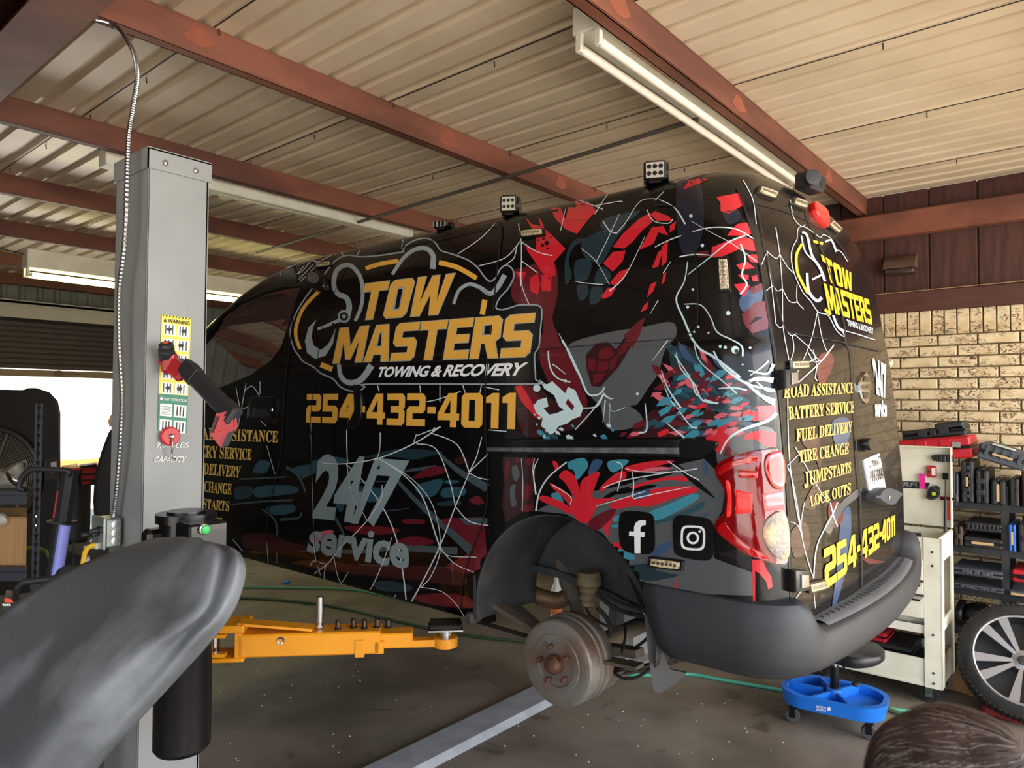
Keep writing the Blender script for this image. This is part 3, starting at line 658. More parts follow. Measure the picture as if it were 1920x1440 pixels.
# mud flap
# --- running gear
rust_d = mat('rusted_drum', (128, 126, 122), .5, metal=.45, col2=(112, 86, 68), scale=7, amount=.7, bump=.15, bscale=80)
rust_b = mat('rusted_hub', (104, 72, 56), .6, metal=.5, col2=(66, 48, 42), scale=30, bump=.3)
under_m = mat('underbody_dirt', (74, 70, 64), .75, col2=(98, 84, 68), scale=10, amount=.7, bump=.2)
hx, hy, hz = 2.135, HUBY+.035, EYE-.955
ax_ = (-1, 0, 0)
mb = MB(); mb.lathe((hx+.14, hy, hz), ax_, [(0, 0.1598), (0.012, 0.1642), (0.03, 0.1642), (0.034, 0.1555), (0.046, 0.1555), (0.05, 0.1609), (0.06, 0.1609), (0.064, 0.1544), (0.078, 0.1544), (0.082, 0.1588), (0.12, 0.1577), (0.128, 0.1512), (0.132, 0.1382), (0.13, 0.108), (0.133, 0.1048), (0.133, 0.0842), (0.126, 0.0799), (0.126, 0.0486), (0.126, 0.0011)], 56)
drum = mb.build('brake_drum', rust_d, van, 30)
mb = MB(); mb.lathe((hx+.02, hy, hz), ax_, [(0, .036), (.03, .035), (.034, .03), (.036, .028), (.048, .025), (.052, .016), (.053, .001)], 32); mb.build('hub_cap', rust_b, drum, 35)
for k in range(5):
    a = R(90+72*k-14); q = Vector((0, math.cos(a)*.064, math.sin(a)*.064)); mb = MB(); c = Vector((hx+.012, hy, hz))+q
    mb.cyl(c, c+Vector((-.034, 0, 0)), .0075, 12); [mb.torus(c+Vector((-.008-.005*j, 0, 0)), (1, 0, 0), .0072, .0014, 12, 5) for j in range(5)]; mb.build('wheel_stud', rust_b, drum)
mb = MB(); mb.cyl((hx+.012, hy+.03, hz+.078), (hx+.004, hy+.03, hz+.078), .010, 12); mb.cyl((hx+.012, hy-.02, hz+.02), (hx+.01, hy-.02, hz+.02), .003, 8); mb.build('drum_plug', rust_d, drum)
mb = MB(); mb.lathe((hx+.17, hy, hz), ax_, [(0, .1), (0.005, .156), (.028, .158), (.03, .15)], 48); mb.build('backing_plate', under_m, van, 30)
mb = MB(); mb.cyl((2.3, hy, hz), (3.62, hy, hz), .035, 20); mb.cyl((2.26, hy, hz), (2.34, hy, hz), .05, 20); mb.build('rear_axle', under_m, van, 30)
for X in (2.40, 3.54):
    mb = MB(); pts = spline([(X, .85, 1.05), (X, 1.1, .90), (X, 1.45, hz-.055), (X, 1.7, hz-.05), (X, 2.1, .93), (X, 2.45, 1.10)], 6)
    for j in range(3):
        q = pts[max(0, j*6):len(pts)-j*7]
        for a_, b_ in zip(q, q[1:]): mb.bar(a_-Vector((0, 0, j*.012)), b_-Vector((0, 0, j*.012)), .06, .009)
    mb.box((X, hy, hz-.06), (.1, .14, .02)); mb.build('leaf_spring', under_m, van, 30)
mb = MB(); mb.bar((2.22, 2.02, EYE-.80), (2.25, 1.62, EYE-.93), .05, .02); mb.bar((2.25, 2.08, EYE-.93), (2.3, 1.6, EYE-.96), .045, .02); mb.build('brake_cable_arm', under_m, van)
mb = MB(); mb.cyl((2.52, 1.90, EYE-.52), (2.42, 1.70, EYE-.80), .034, 20); mb.cyl((2.42, 1.70, EYE-.78), (2.38, 1.64, EYE-.90), .026, 20); mb.build('shock_absorber', under_m, van, 30)
exh = mat('exhaust_pipe', (120, 96, 72), .55, metal=.5, col2=(88, 62, 46), scale=20, bump=.2)
fuel = MB(); fuel.box((3.1, 2.6, EYE-.66), (.7, .8, .14), ch=.03); fuel.build('fuel_tank', black_pl, van)
mb = MB()
for i in range(4):
    o_ = i*.025; mb.tube(spline([(2.55, 1.55-o_, EYE-.48), (2.52, 1.42-o_, EYE-.60), (2.50, 1.28, EYE-.66+o_), (2.46, 1.16, EYE-.66+o_*.6)]), .008 if i != 2 else .005, 7)
mb.tube(spline([(2.46, 1.5, EYE-.62), (2.42, 1.40, EYE-.74), (2.45, 1.36, EYE-.86), (2.40, 1.45, EYE-.95), (2.34, 1.5, EYE-.93)]), .006, 7); mb.tube(spline([(2.42, 1.2, EYE-.80), (2.36, 1.3, EYE-.95), (2.34, 1.4, EYE-1.02), (2.35, 1.5, EYE-1.0)]), .006, 7)
mb.build('brake_line', rubber, van)
sp_ = MB(); sp_.torus((2.85, 1.18, EYE-.86), (.15, .2, 1), .27, .085, 44, 12); spare = sp_.build('spare_tyre', rubber, van); sp_ = MB(); sp_.lathe((2.85, 1.18, EYE-.90), (.15, .2, 1), [(0, .19), (.02, .2), (.05, .18), (.05, .05), (.03, .01)], 32); sp_.build('wheel_rim', under_m, spare, 30)
mb = MB(); mb.box((2.4, .92, EYE-.855), (.1, .05, .04)); mb.build('tow_bracket', dark_steel, van)
# other rear wheel and front wheels
def wheel(x, y, z, side):
    mb = MB(); mb.lathe((x-side*.1, y, z), (side, 0, 0), [(0, .2), (.0, .30), (.02, .325), (.09, .332), (.16, .332), (.19, .325), (.205, .30), (.2, .2)], 44); t_ = mb.build('wheel', rubber, van, 30)
    mb = MB(); mb.lathe((x-side*.08, y, z), (side, 0, 0), [(0, .2), (.17, .2), (.15, .18), (.13, .06), (.14, .03), (.14, .01)], 32); mb.build('wheel_rim', dark_steel, t_, 30)
wheel(3.72, HUBY, hz, 1); wheel(2.24, 4.50, hz+.03, -1); wheel(3.72, 4.50, hz+.03, 1)
# ================================================================ two-post lift
post_m = mat('grey_powder_coat', (142, 144, 143), .42, col2=(126, 128, 128), scale=3, amount=.5, bump=.05, bscale=300)
yel = mat('yellow_paint', (238, 158, 22), .38, col2=(220, 140, 16), scale=5, amount=.5, bump=.04, bscale=90, coat=.2)
gloss_bl = mat('gloss_black_paint', (13, 13, 14), .28, coat=.15, spec=.4)
lift = thing('vehicle_lift', 'grey two-post vehicle lift with yellow swing arms holding up the black van', 'vehicle lift', (2.75, 2.65, 0))
def column(x0, x1, name='column', open_side=1):
    mb = MB(); t = .008; y0, y1 = 2.52, 2.79; H = 2.62
    xb = x0 if open_side > 0 else x1
    mb.box(((x0+x1)/2, y0+t/2, H/2), (x1-x0, t, H), ch=.003); mb.box(((x0+x1)/2, y1-t/2, H/2), (x1-x0, t, H), ch=.003)
    mb.box((xb+(t/2)*open_side, (y0+y1)/2, H/2), (t, y1-y0, H), ch=.003)
    e = x1 if open_side > 0 else x0
    mb.box((e-open_side*t/2, y0+.035, H/2), (t, .07, H)); mb.box((e-open_side*t/2, y1-.035, H/2), (t, .07, H))
    c = mb.build(name, post_m, lift, 20)
    cp = MB(); cp.box(((x0+x1)/2, (y0+y1)/2, H+.004), (x1-x0+.014, y1-y0+.014, .008)); cp.box(((x0+x1)/2, y0-.004, H-.03), (x1-x0+.014, .006, .07)); cp.box((xb-open_side*.004, (y0+y1)/2, H-.03), (.006, y1-y0+.014, .07)); cp.build('top_cap', post_m, c, 20)
    for yy in ((x0*.75+x1*.25), (x0*.25+x1*.75)):
        b = MB(); b.lathe((yy, y0-.006, H-.035), (0, -1, 0), [(0, .012), (.002, .012), (.006, .009), (.008, .004)], 6); b.build('bolt', chrome, c, 20)
    q = MB(); q.box(((x0+x1)/2, (y0+y1)/2, .01), (.42, .42, .02)); q.build('base_plate', post_m, c, 20)
    k = MB(); k.box((x1-.06 if open_side > 0 else x0+.06, (y0+y1)/2, .95), (.09, .20, .5)); k.build('carriage', dark_steel, c)
    return c
c1 = column(1.052, 1.266); c2 = column(4.28, 4.50, open_side=-1)
fp = MB(); fp.prism([(2.53, 0), (2.555, .035), (2.735, .035), (2.76, 0)], lambda u, v, h: Vector((h, u, v)), 1.27, 4.27); fp.build('floor_cover', mat('grey_cover_paint', (150, 156, 166), .45, col2=(120, 122, 124), scale=8, amount=.5), lift, 20)
def arm(px, py, ex, ey, z, lug=True):
    p = Vector((px, py, z)); e = Vector((ex, ey, z)); d = (e-p).normalized(); s_ = Vector((0, 0, 1)).cross(d)
    def P(l, w_=0, h=0): return p+d*l+s_*w_+Vector((0, 0, h))
    L = (e-p).length
    a = MB(); a.bar(P(.13), P(.64*L+.08), .12, .09, ch=.006); am = a.build('swing_arm', yel, lift, 25)
    q = MB(); q.bar(P(-.12, 0, .07), P(.16, 0, .07), .14, .03, ch=.003); q.bar(P(-.12, 0, -.05), P(.16, 0, -.05), .14, .016, ch=.003); q.bar(P(.125, 0, .01), P(.15, 0, .01), .12, .13)
    for w_ in (-.055,):
        for (l0, h0, l1, h1) in ((-.035, -.03, .09, -.03), (-.035, .045, .09, .045), (-.03, -.03, -.03, .045), (.085, -.03, .085, .045)): q.bar(P(l0, w_, h0), P(l1, w_, h1), .03, .014)
    q.bar(P(.13, -.02, .085), P(.42, -.02, .055), .07, .010); q.build('gusset', yel, am, 25)
    q = MB(); q.cyl(P(.03, 0, -.05), P(.03, 0, .07), .021, 20); q.cyl(P(.03, 0, .088), P(.03, 0, .094), .028, 20); q.build('pivot_pin', chrome, am)
    q = MB(); q.bar(P(.6*L, 0, 0), P(.86*L, 0, 0), .085, .06, ch=.004); q.bar(P(.62*L, -.055, -.02), P(.66*L, -.055, -.02), .02, .07, ch=.003); q.bar(P(.70*L, -.05, -.02), P(.74*L, -.05, -.02), .02, .05, ch=.003)
    q.bar(P(.82*L, 0, -.02), P(.97*L, 0, -.02), .05, .028); q.cyl(P(L, 0, -.038), P(L, 0, .0), .05, 32); ex_ = q.build('arm_extension', yel, am, 25)
    q = MB(); q.cyl(P(L, 0, 0), P(L, 0, .036), .028, 28); q.lathe(P(L, 0, -.045), (0, 0, 1), [(0, .018), (.01, .02)], 20); q.bar(P(L-.07, 0, .038), P(L+.07, 0, .038), .12, .006); q.build('pad_screw', chrome, am, 30)
    q = MB(); q.bar(P(L-.065, 0, .050), P(L+.065, 0, .050), .11, .016, ch=.004); [q.bar(P(L-.06+.02*i, -.05, .0585), P(L-.06+.02*i, .05, .0585), .008, .004) for i in range(7)]; q.build('rubber_pad', rubber, am, 25)
    return P, am
AZ = EYE-.955
Pm, am1 = arm(1.42, 2.78, 2.10, 2.12, AZ)
arm(4.12, 2.78, 3.62, 2.12, AZ); arm(1.36, 2.98, 1.95, 4.0, AZ); arm(4.16, 2.98, 3.75, 3.8, AZ)
mb = MB(); mb.torus(Pm(.30, -.062, .02), (.7, .7, 0), .012, .004, 12, 5); mb.build('lock_pin_ring', chrome, am1)
ext = thing('lift_extension', 'tall silver threaded extension standing on the yellow swing arm', 'lift extension', Pm(.44, 0, .048)[:])
e = MB(); q = Pm(.44, .0, .048); e.lathe(q, (0, 0, 1), [(0, .012), (.02, .012), (.022, .015), (.125, .015), (.128, .012)], 20); e.build('shaft', chrome, ext, 30)
e = MB(); e.lathe(q, (0, 0, 1), [(0, .0165), (.012, .0165)], 6); e.build('hex_nut', chrome, ext, 20)
nut_m = mat('smoked_chrome', (96, 84, 78), .2, metal=1)
for i, l in enumerate((.515, .575, .62, .67, .715)):
    q = Pm(l, -.02+.012*(i % 2), .0475); n_ = thing('lug_nut', 'dark chrome lug nut standing on the yellow arm, %s from the silver extension' % ('first', 'second', 'third of five', 'fourth', 'last')[i], 'lug nut', q[:], 'five lug nuts on the swing arm')
    e = MB(); e.lathe(q, (0, 0, 1), [(0, .0125), (.004, .013), (.008, .0105), (.03, .0105), (.036, .007), (.038, .002)], 12); e.build('nut_body', nut_m, n_, 25)
    e = MB(); e.lathe(q, (0, 0, 1), [(0, .0135), (.005, .0138)], 12); e.build('nut_seat', gloss_bl, n_, 25)
# power unit on the column
pu = MB(); pu.cyl(at(340, 1420, 2.05)-Vector((0, 0, 0)), at(340, 1420, 2.05)+Vector((0, 0, .02)), .07, 36)
TX, TY = 1.10, 2.40
t0 = at(341, 1397, 2.08); 
tk = MB(); tk.lathe((t0.x, t0.y, t0.z-.01), (0, 0, 1), [(0, .055), (.0, .07), (.012, .078), (.30, .078), (.306, .080), (.312, .078), (.44, .078), (.45, .07)], 48); tank = tk.build('oil_tank', gloss_bl, lift, 30)
mo = at(345, 985, 2.2); mo = Vector((t0.x+.03, t0.y+.06, mo.z))
mb = MB(); mb.cyl((mo.x, mo.y, t0.z+.44), (mo.x, mo.y, mo.z+.02), .075, 40); mb.cyl((mo.x, mo.y, mo.z+.02), (mo.x, mo.y, mo.z+.045), .086, 40); mb.cyl((mo.x, mo.y, mo.z+.045), (mo.x, mo.y, mo.z+.052), .055, 30); mb.build('motor', gloss_bl, tank, 30)
cb = at(378, 1000, 2.08); mb = MB(); mb.box((cb.x, cb.y, cb.z-.05), (.115, .09, .17), Matrix.Rotation(R(0), 3, 'Z'), .006); bx = mb.build('control_box', gloss_bl, tank, 25)
gb = at(386, 993, 2.03); mb = MB(); mb.lathe((gb.x-.0, cb.y-.045, gb.z), (0, -1, 0), [(0, .016), (.008, .016), (.01, .013)], 24); mb.build('button_ring', chrome, bx); mb = MB(); mb.lathe((gb.x, cb.y-.055, gb.z), (0, -1, 0), [(0, .013), (.006, .012), (.008, .008)], 24); mb.build('green_button', mat('green_button', (46, 176, 84), .4), bx)
mb = MB(); q = at(293, 1000, 2.12); mb.box((q.x, q.y, q.z-.04), (.07, .06, .11), None, .012); mb.build('relay_box', gloss_bl, tank, 25)
PH = plane_hit(1, 2.5185, (0, -1, 0))
mb = MB()
# printed stickers on the column
stk = Print(PH, 60); stk.poly([(303, 589), (358, 597), (352, 742), (297, 738)]); ys_ = stk.done('warning_sticker', mat('yellow_sticker', (232, 218, 58), .4), c1, 'yellow warning sticker of pictograms')
stk = Print(PH, 60); stk.poly([(297, 738), (352, 742), (349, 813), (295, 807)]); gs_ = stk.done('safety_sticker', mat('green_sticker', (24, 122, 92), .4), c1, 'green safety instruction sticker')
wt = Print(PH, 200); bk = Print(PH, 200)
H = homog([(303, 589), (358, 597), (352, 742), (297, 738)]); random.seed(3)
def cellq(H, u0, v0, u1, v1): return [H(u0, v1), H(u1, v1), H(u1, v0), H(u0, v0)]
for r_ in range(5):
    for c in range(2):
        u0 = .06+.47*c; v1 = .89-.185*r_; Q = cellq(H, u0, v1-.145, u0+.41, v1); wt.poly(Q, (), .002); h2 = homog(Q)
        for k in range(3):
            u = .18+.28*k+random.uniform(-.05, .05); bk.poly([h2(u, .1), h2(u+.08, .1), h2(u+.08, .9), h2(u, .9)], (), .003)
        x_, y_ = h2(random.uniform(.3, .6), .5); bk.blob([(x_-5, y_-1), (x_-1, y_-4), (x_+5, y_-2), (x_+4, y_+2), (x_-2, y_+3)], .003)
font2(bk, 'WARNING', cellq(H, .2, .905, .95, .955), .02, .003); bk.poly([H(.05, .905), H(.17, .905), H(.11, .955)], (), .003)
for i in range(9): bk.poly([H(.01+i*.11, .975), H(.05+i*.11, .975), H(.08+i*.11, .998), H(.04+i*.11, .998)], (), .003)
H = homog([(297, 738), (352, 742), (349, 813), (295, 807)])
for r_ in range(2):
    for c in range(2):
        u0 = .06+.48*c; v1 = .74-.42*r_; Q = cellq(H, u0, v1-.33, u0+.42, v1); wt.poly(Q, (), .002); h2 = homog(Q)
        if r_ == 0 and c == 0:
            for k in range(6): bk.poly(cellq(h2, .12, .15+k*.12, .88, .18+k*.12), (), .003)
        else:
            for k in range(3): u = .2+.25*k; bk.poly([h2(u, .12), h2(u+.09, .12), h2(u+.12, .88), h2(u+.03, .88)], (), .003)
font2(wt, 'SAFETY INSTRUCTIONS', cellq(H, .18, .83, .96, .9), .01, .002); wt.dot(*H(.1, .87), 3, .002)
font2(wt, '9,000LBS', [(293, 829), (354, 829), (353, 841), (292, 841)], .005, .002, .2); font2(wt, 'CAPACITY', [(290, 856), (349, 856), (347, 867), (288, 867)], .005, .002, .2)
wt.done('sticker_print', mat('white_print', (235, 235, 232), .5), c1, 'white sticker print and capacity lettering', 'stuff'); bk.done('sticker_pictograms', mat('black_print', (20, 20, 20), .5), c1, None, 'stuff')
q = PH(365, 1080)
# magnetic hook
mg = onp(319, 818, 1, 2.505); mh = thing('magnetic_hook', 'round red magnet with a silver hook on the lift column', 'magnetic hook', mg[:])
mb = MB(); mb.lathe(mg+Vector((0, .012, 0)), (0, -1, 0), [(0, .03), (.006, .033), (.018, .033), (.022, .029), (.022, .01)], 32); mb.build('magnet', mat('red_plastic', (188, 26, 36), .35), mh, 35)
mb = MB(); mb.lathe(mg-Vector((0, .01, 0)), (0, -1, 0), [(0, .01), (.006, .008), (.01, .004)], 16); mb.tube(spline([mg+Vector((0, -.012, 0)), mg+Vector((0, -.02, -.03)), mg+Vector((0, -.014, -.07)), mg+Vector((.006, -.03, -.076))]), .0032, 8); mb.build('hook', chrome, mh)
# magnetic work light
red_m = mat('red_tool_plastic', (176, 34, 40), .4, col2=(150, 26, 32), scale=30); blk_m = mat('dark_tool_plastic', (34, 35, 38), .5, bump=.05, bscale=200)
wk = thing('work_light', 'red and black folding battery work light clamped to the lift column', 'work light', at(318, 660, 2.42)[:])
D_ = 2.44; a, b = at(345, 685, D_-.03), at(432, 775, D_-.22)
mb = MB(); mb.bar(a, b, .056, .034, up=-FW, ch=.008); mb.bar(a+(b-a)*.08, a+(b-a)*.3, .063, .038, up=-FW, ch=.008); mb.bar(a+(b-a)*.85, b+(b-a)*.1, .064, .04, up=-FW, ch=.01); bt = mb.build('light_bar', blk_m, wk, 25)
mb = MB(); mb.bar(a+(b-a)*.45-FW*.0185, a+(b-a)*.64-FW*.0185, .03, .003, up=-FW); mb.build('red_label', mat('red_label', (220, 60, 50), .5), bt)
u = at(304, 650, D_+.02); v = at(318, 692, D_-.01)
mb = MB(); mb.bar(at(306, 668, D_+.02), at(345, 705, D_-.04), .056, .032, up=-FW, ch=.01); mb.bar(at(318, 660, D_), at(318, 700, D_), .046, .046, up=-FW, ch=.01); mb.build('red_head', red_m, wk, 25)
mb = MB(); q0 = at(313, 672, D_); mb.lathe(q0, (at(312, 640, D_-.04)-q0).normalized(), [(0, .027), (.034, .027), (.038, .025), (.056, .025), (.062, .018)], 6); mb.build('battery', blk_m, wk, 20)
mb = MB(); q1 = at(311, 642, D_-.045); mb.bar(q1-RT*.008, q1+RT*.008, .012, .003, up=UP-FW*.3); mb.build('battery_label', mat('red_label', (220, 60, 50)), wk)
K = [(405, 776), (440, 768), (446, 800), (425, 836), (412, 838), (393, 812)]
def px_prism(mb, pts, d, th, dd=None):
    n = len(pts); f = [at(x, y, d+(dd[i] if dd else 0)) for i, (x, y) in enumerate(pts)]; vd = ray(max(p[0] for p in pts), 760); vd = Vector((vd.x, vd.y, 0)).normalized(); bk_ = [p+vd*th for p in f]
    return mb.add(f+bk_, [tuple(range(n)), tuple(reversed(range(n, 2*n)))]+[(i, (i+1) % n, n+(i+1) % n, n+i) for i in range(n)])
mb = MB(); px_prism(mb, K, D_-.24, .04); px_prism(mb, [(412, 782), (436, 778), (438, 800), (400, 812)], D_-.245, .02); mb.build('red_foot', red_m, wk, 20)
mb = MB(); px_prism(mb, [(427, 812), (441, 806), (428, 836), (416, 838)], D_-.246, .03); px_prism(mb, [(404, 780), (408, 783), (398, 812), (393, 811)], D_-.25, .03); mb.build('foot_pad', blk_m, wk, 20)
# flexible conduit and outlet box
fc = [(183, 38, 2.62), (207, 44, 2.6), (225, 55, 2.56), (243, 82, 2.52), (254, 110, 2.49), (257, 150, 2.47), (249, 205, 2.45), (241, 260, 2.44), (238, 335, 2.435), (234, 450, 2.435), (224, 545, 2.46), (224, 640, 2.46), (229, 740, 2.45), (226, 830, 2.455), (219, 920, 2.48), (213, 970, 2.50)]
pts = [at(x, y, d) for x, y, d in fc]
PPa = spline(pts, 26); rr = [.0088 if i % 2 else .0072 for i in range(len(PPa))]
tag(MB().tube(PPa, rr, 10).build('flexible_conduit', chrome, None, 20), 'flexible metal conduit hanging from the roof beam down the lift column', 'conduit')
ob = thing('outlet_box', 'galvanised double outlet box with plugs on the side of the lift column', 'outlet box', (1.0, 2.66, 1.2))
q = Vector((1.015, 2.70, 1.30)); bxm = mat('galvanised_box', (160, 168, 164), .4, metal=.6, col2=(120, 124, 124), scale=20)
mb = MB(); mb.box((q.x, q.y, q.z), (.055, .10, .10), None, .006); mb.box((q.x-.03, q.y, q.z), (.008, .11, .11), None, .003); b0 = mb.build('box', bxm, ob, 25)
for yy, zz_ in ((q.y-.0505, .028), (q.y-.0505, -.028), (q.y-.0505, 0)):
    mb = MB(); mb.lathe((q.x+.005, yy+.001, q.z+zz_), (0, -1, 0), [(0, .013), (.001, .013), (.0012, .011)], 20); mb.build('knockout', chrome, b0, 20)
pl_ = []
for k, (x, y, m_) in enumerate(((196, 992, blk_m), (182, 998, blk_m), (188, 1022, mat('clear_plug', (190, 190, 176), .2)))):
    p = at(x, y, 2.47); mb = MB(); mb.box(p, (.05, .03, .022), Matrix.Rotation(.3, 3, 'Z'), .004); mb.cyl(p-Vector((.02, 0, 0)), p-Vector((.05, 0, .004)), .008, 10); o = mb.build('plug', m_, None, 25)
    tag(o, ('black cord plug in the upper outlet', 'black charger plug beside the upper outlet', 'clear plug of the yellow cord in the lower outlet')[k], 'plug', 'plugs in the outlet box')
def pxtube(name, pts, r, m_, label, cat, n=8, flat=1): return tag(MB().tube(spline([at(*p) for p in pts], 8), r, n, flat).build(name, m_, None, 40), label, cat)
pxtube('extension_cord', [(186, 1022, 2.46), (170, 1024, 2.44), (160, 1035, 2.42), (155, 1060, 2.4), (150, 1100, 2.4), (148, 1300, 2.3)], .008, mat('yellow_cord', (226, 180, 40), .5), 'yellow extension cord hanging from the outlet box', 'cord')
pxtube('mains_cable', [(180, 1000, 2.46), (168, 1010, 2.45), (158, 1035, 2.44), (150, 1070, 2.5), (144, 1110, 2.45), (142, 1300, 2.4)], .005, rubber, 'thick black power cord beside the yellow cord', 'cord')
pxtube('charger_cord', [(158, 998, 2.46), (146, 1003, 2.6), (138, 1020, 2.6), (137, 1065, 2.6), (139, 1100, 2.6)], .0025, rubber, 'thin black charger cord looping from the outlet', 'cord')
# ================================================================ large plastic fender panel close to the camera
fen_m = mat('grey_black_fender', (76, 80, 84), .6, col2=(132, 138, 145), scale=4.5, amount=.8, bump=.12, bscale=110, lo=.44, hi=.66, spec=.4, detail=8)
ROWS = [[(322, 1009), (340, 1006), (372, 1011), (408, 1019), (434, 1026), (450, 1036)],
 [(290, 1009), (330, 1013), (392, 1030), (425, 1043), (446, 1052), (461, 1062)],
 [(230, 1027), (300, 1048), (385, 1085), (412, 1096), (436, 1100), (457, 1098)],
 [(165, 1052), (250, 1090), (362, 1140), (390, 1148), (412, 1152), (436, 1150)],
 [(90, 1088), (175, 1145), (280, 1195), (335, 1200), (360, 1208), (392, 1208)],
 [(0, 1150), (95, 1210), (190, 1262), (270, 1272), (300, 1282), (332, 1274)],
 [(-110, 1215), (10, 1290), (105, 1340), (190, 1358), (222, 1370), (262, 1350)],
 [(-210, 1300), (-80, 1400), (30, 1440), (110, 1452), (145, 1462), (190, 1432)],
 [(-330, 1430), (-190, 1530), (-60, 1590), (20, 1600), (60, 1610), (110, 1530)],
 [(-430, 1600), (-290, 1700), (-140, 1760), (-60, 1760), (-20, 1770), (20, 1640)]]
DV = [1.62, 1.47, 1.27, 1.285, 1.245, 1.30]
g = []
for i, rw in enumerate(ROWS): g.append([at(x, y, DV[j]+(.06 if i == 0 else .02 if i == 1 else 0)-(.02*i if j < 4 else .012*i)) for j, (x, y) in enumerate(rw)])
def hermite(a, k): return spline(a, k)
cols = [hermite([g[i][j] for i in range(len(g))], 6) for j in range(6)]; NU = len(cols[0])
rows = [hermite([cols[j][i] for j in range(6)], 6) for i in range(NU)]; NV = len(rows[0])
mb = MB(); [mb.v.extend([tuple(p) for p in r_]) for r_ in rows]; mb.f = [(i*NV+j, i*NV+j+1, (i+1)*NV+j+1, (i+1)*NV+j) for i in range(NU-1) for j in range(NV-1)]
fd = thing('fender_panel', 'large curved dark plastic fender panel in front of the lift column', 'fender panel', (.5, .9, .9)); fo = mb.build('fender_skin', fen_m, fd, 60, False)
so_ = fo.modifiers.new('s', 'SOLIDIFY'); so_.thickness = .006; so_.offset = 1
q = at(441, 1050, 1.29); mb = MB(); mb.torus(q-FW*.006, (-FW+UP*.4), .0068, .0018, 20, 6); mb.cyl(q-FW*.004, q-FW*.0065, .006, 16); mb.build('mounting_hole', gloss_bl, fd)
# ================================================================ left side: shelving, cooler, chair, boxes
def px_box(mb, x0, y0, x1, y1, d, th, ch=.0):
    """upright box: front face seen at pixel rectangle, th deep, facing the bay"""
    a = at(x0, y1, d); b = at(x1, y0, d); vd = ray(x1, 760); vd = Vector((vd.x, vd.y, 0)).normalized(); w_ = (b-a).dot(_rt); h_ = b.z-a.z; c = a+_rt*(w_/2)+Vector((0, 0, h_/2))
    fr_ = [c+_rt*(sx*w_/2)+Vector((0, 0, sz*h_/2)) for sx, sz in ((-1, -1), (1, -1), (1, 1), (-1, 1))]; mb.add(fr_+[p+vd*th for p in fr_], [(0, 1, 2, 3), (7, 6, 5, 4), (0, 4, 5, 1), (1, 5, 6, 2), (2, 6, 7, 3), (3, 7, 4, 0)]); return mb
    rot = None; return mb.box(c, (w_, th, h_), rot, ch)
gs = mat('slate_shelf_steel', (52, 56, 64), .45)
sh = thing('shelving_unit', 'slate grey bolt-together shelving with keyhole posts beside the lift column', 'shelf', at(58, 1180, 3.5)[:])
mb = MB(); px_box(mb, 50, 757, 58.5, 1430, 3.5, .003); px_box(mb, 58.5, 757, 66, 1430, 3.5, .003); pst = mb.build('post', gs, sh, 0)
mb = MB(); px_box(mb, 64.8, 757, 66, 1430, 3.5, .04); mb.build('post_flange', gs, pst, 0)
kh = MB(); pb_ = at(58, 1430, 3.5); FWh = Vector((FW.x, FW.y, 0)).normalized()
for i in range(25):
    y = 764+i*17.2
    if i in (12, 13, 20, 21):
        p = Vector((pb_.x, pb_.y, at(58, y, 3.5).z))-FWh*.005; b = MB(); b.lathe(p, -FW, [(0, .010), (.006, .009), (.008, .004)], 14); b.build('shelf_bolt', chrome, pst, 30); continue
    p = Vector((pb_.x, pb_.y, at(58, y, 3.5).z))-FWh*.003; kh.cyl(p, p-FWh*.002, .009, 10); p2 = p-Vector((0, 0, .012)); kh.cyl(p2, p2-FWh*.002, .0055, 8)
tag(kh.build('keyhole', gloss_bl, pst, 0), None, None, None, 'stuff')
for y in (921, 1065):
    mb = MB(); px_box(mb, -160, y, 50, y+4, 3.5, .5); px_box(mb, -160, y+4, 50, y+24, 3.5, .02); px_box(mb, -160, y+9, 50, y+11, 3.49, .02); mb.build('shelf_board', gs, sh, 0)
cardb = mat('cardboard', (178, 138, 92), .85, col2=(156, 116, 74), scale=8, stretch=(8, 8, .6))
mb = MB(); px_box(mb, -90, 972, 49, 1064, 3.56, .42); cbx = mb.build('cardboard_box', cardb, None, 0); tag(cbx, 'brown corrugated cardboard box on the lower board of the slate shelving', 'box')
fl = MB(); a = at(-90, 972, 3.56); fl.add([at(-90, 971, 3.56), at(49, 971, 3.56), at(49, 963, 3.9), at(-90, 952, 3.9)], [(0, 1, 2, 3)]); cf = fl.build('box_flap', cardb, cbx, 0); cf.modifiers.new('s', 'SOLIDIFY').thickness = .004
clear_m = mat('cloudy_bag_film', (176, 170, 158), .3, col2=(96, 92, 86), scale=16, amount=.9, bump=.6, bscale=30)
def lump(name, pts, d, th, m_, label, cat, seed=1, nz_=.012):
    P = spline([(x, y, 0) for x, y in pts], 4, True); n = len(P); cx = sum(p.x for p in P)/n; cy = sum(p.y for p in P)/n; mb = MB(); L = 7
    for s_ in range(L):
        t = s_/(L-1); k = math.sqrt(max(0, 1-(2*t-1)**2))*.9+.1
        for p in P:
            q = at(cx+(p.x-cx)*k, cy+(p.y-cy)*k, d+th*t); mb.v.append(tuple(q+Vector((noise.noise(q*18+Vector((seed,)*3)), noise.noise(q*17+Vector((seed+5,)*3)), noise.noise(q*19)))*nz_))
    mb.f = [(s_*n+i, s_*n+(i+1) % n, (s_+1)*n+(i+1) % n, (s_+1)*n+i) for s_ in range(L-1) for i in range(n)]+[tuple(range(n)), tuple(reversed(range((L-1)*n, L*n)))]
    return tag(mb.build(name, m_, None, 50), label, cat)
lump('bubble_wrap_bag', [(-60, 885), (0, 880), (40, 864), (50, 866), (48, 880), (38, 900), (34, 919), (-60, 920)], 3.55, .25, clear_m, 'crumpled bubble-wrap bag of parts on the upper board of the slate shelving', 'bag', 2)
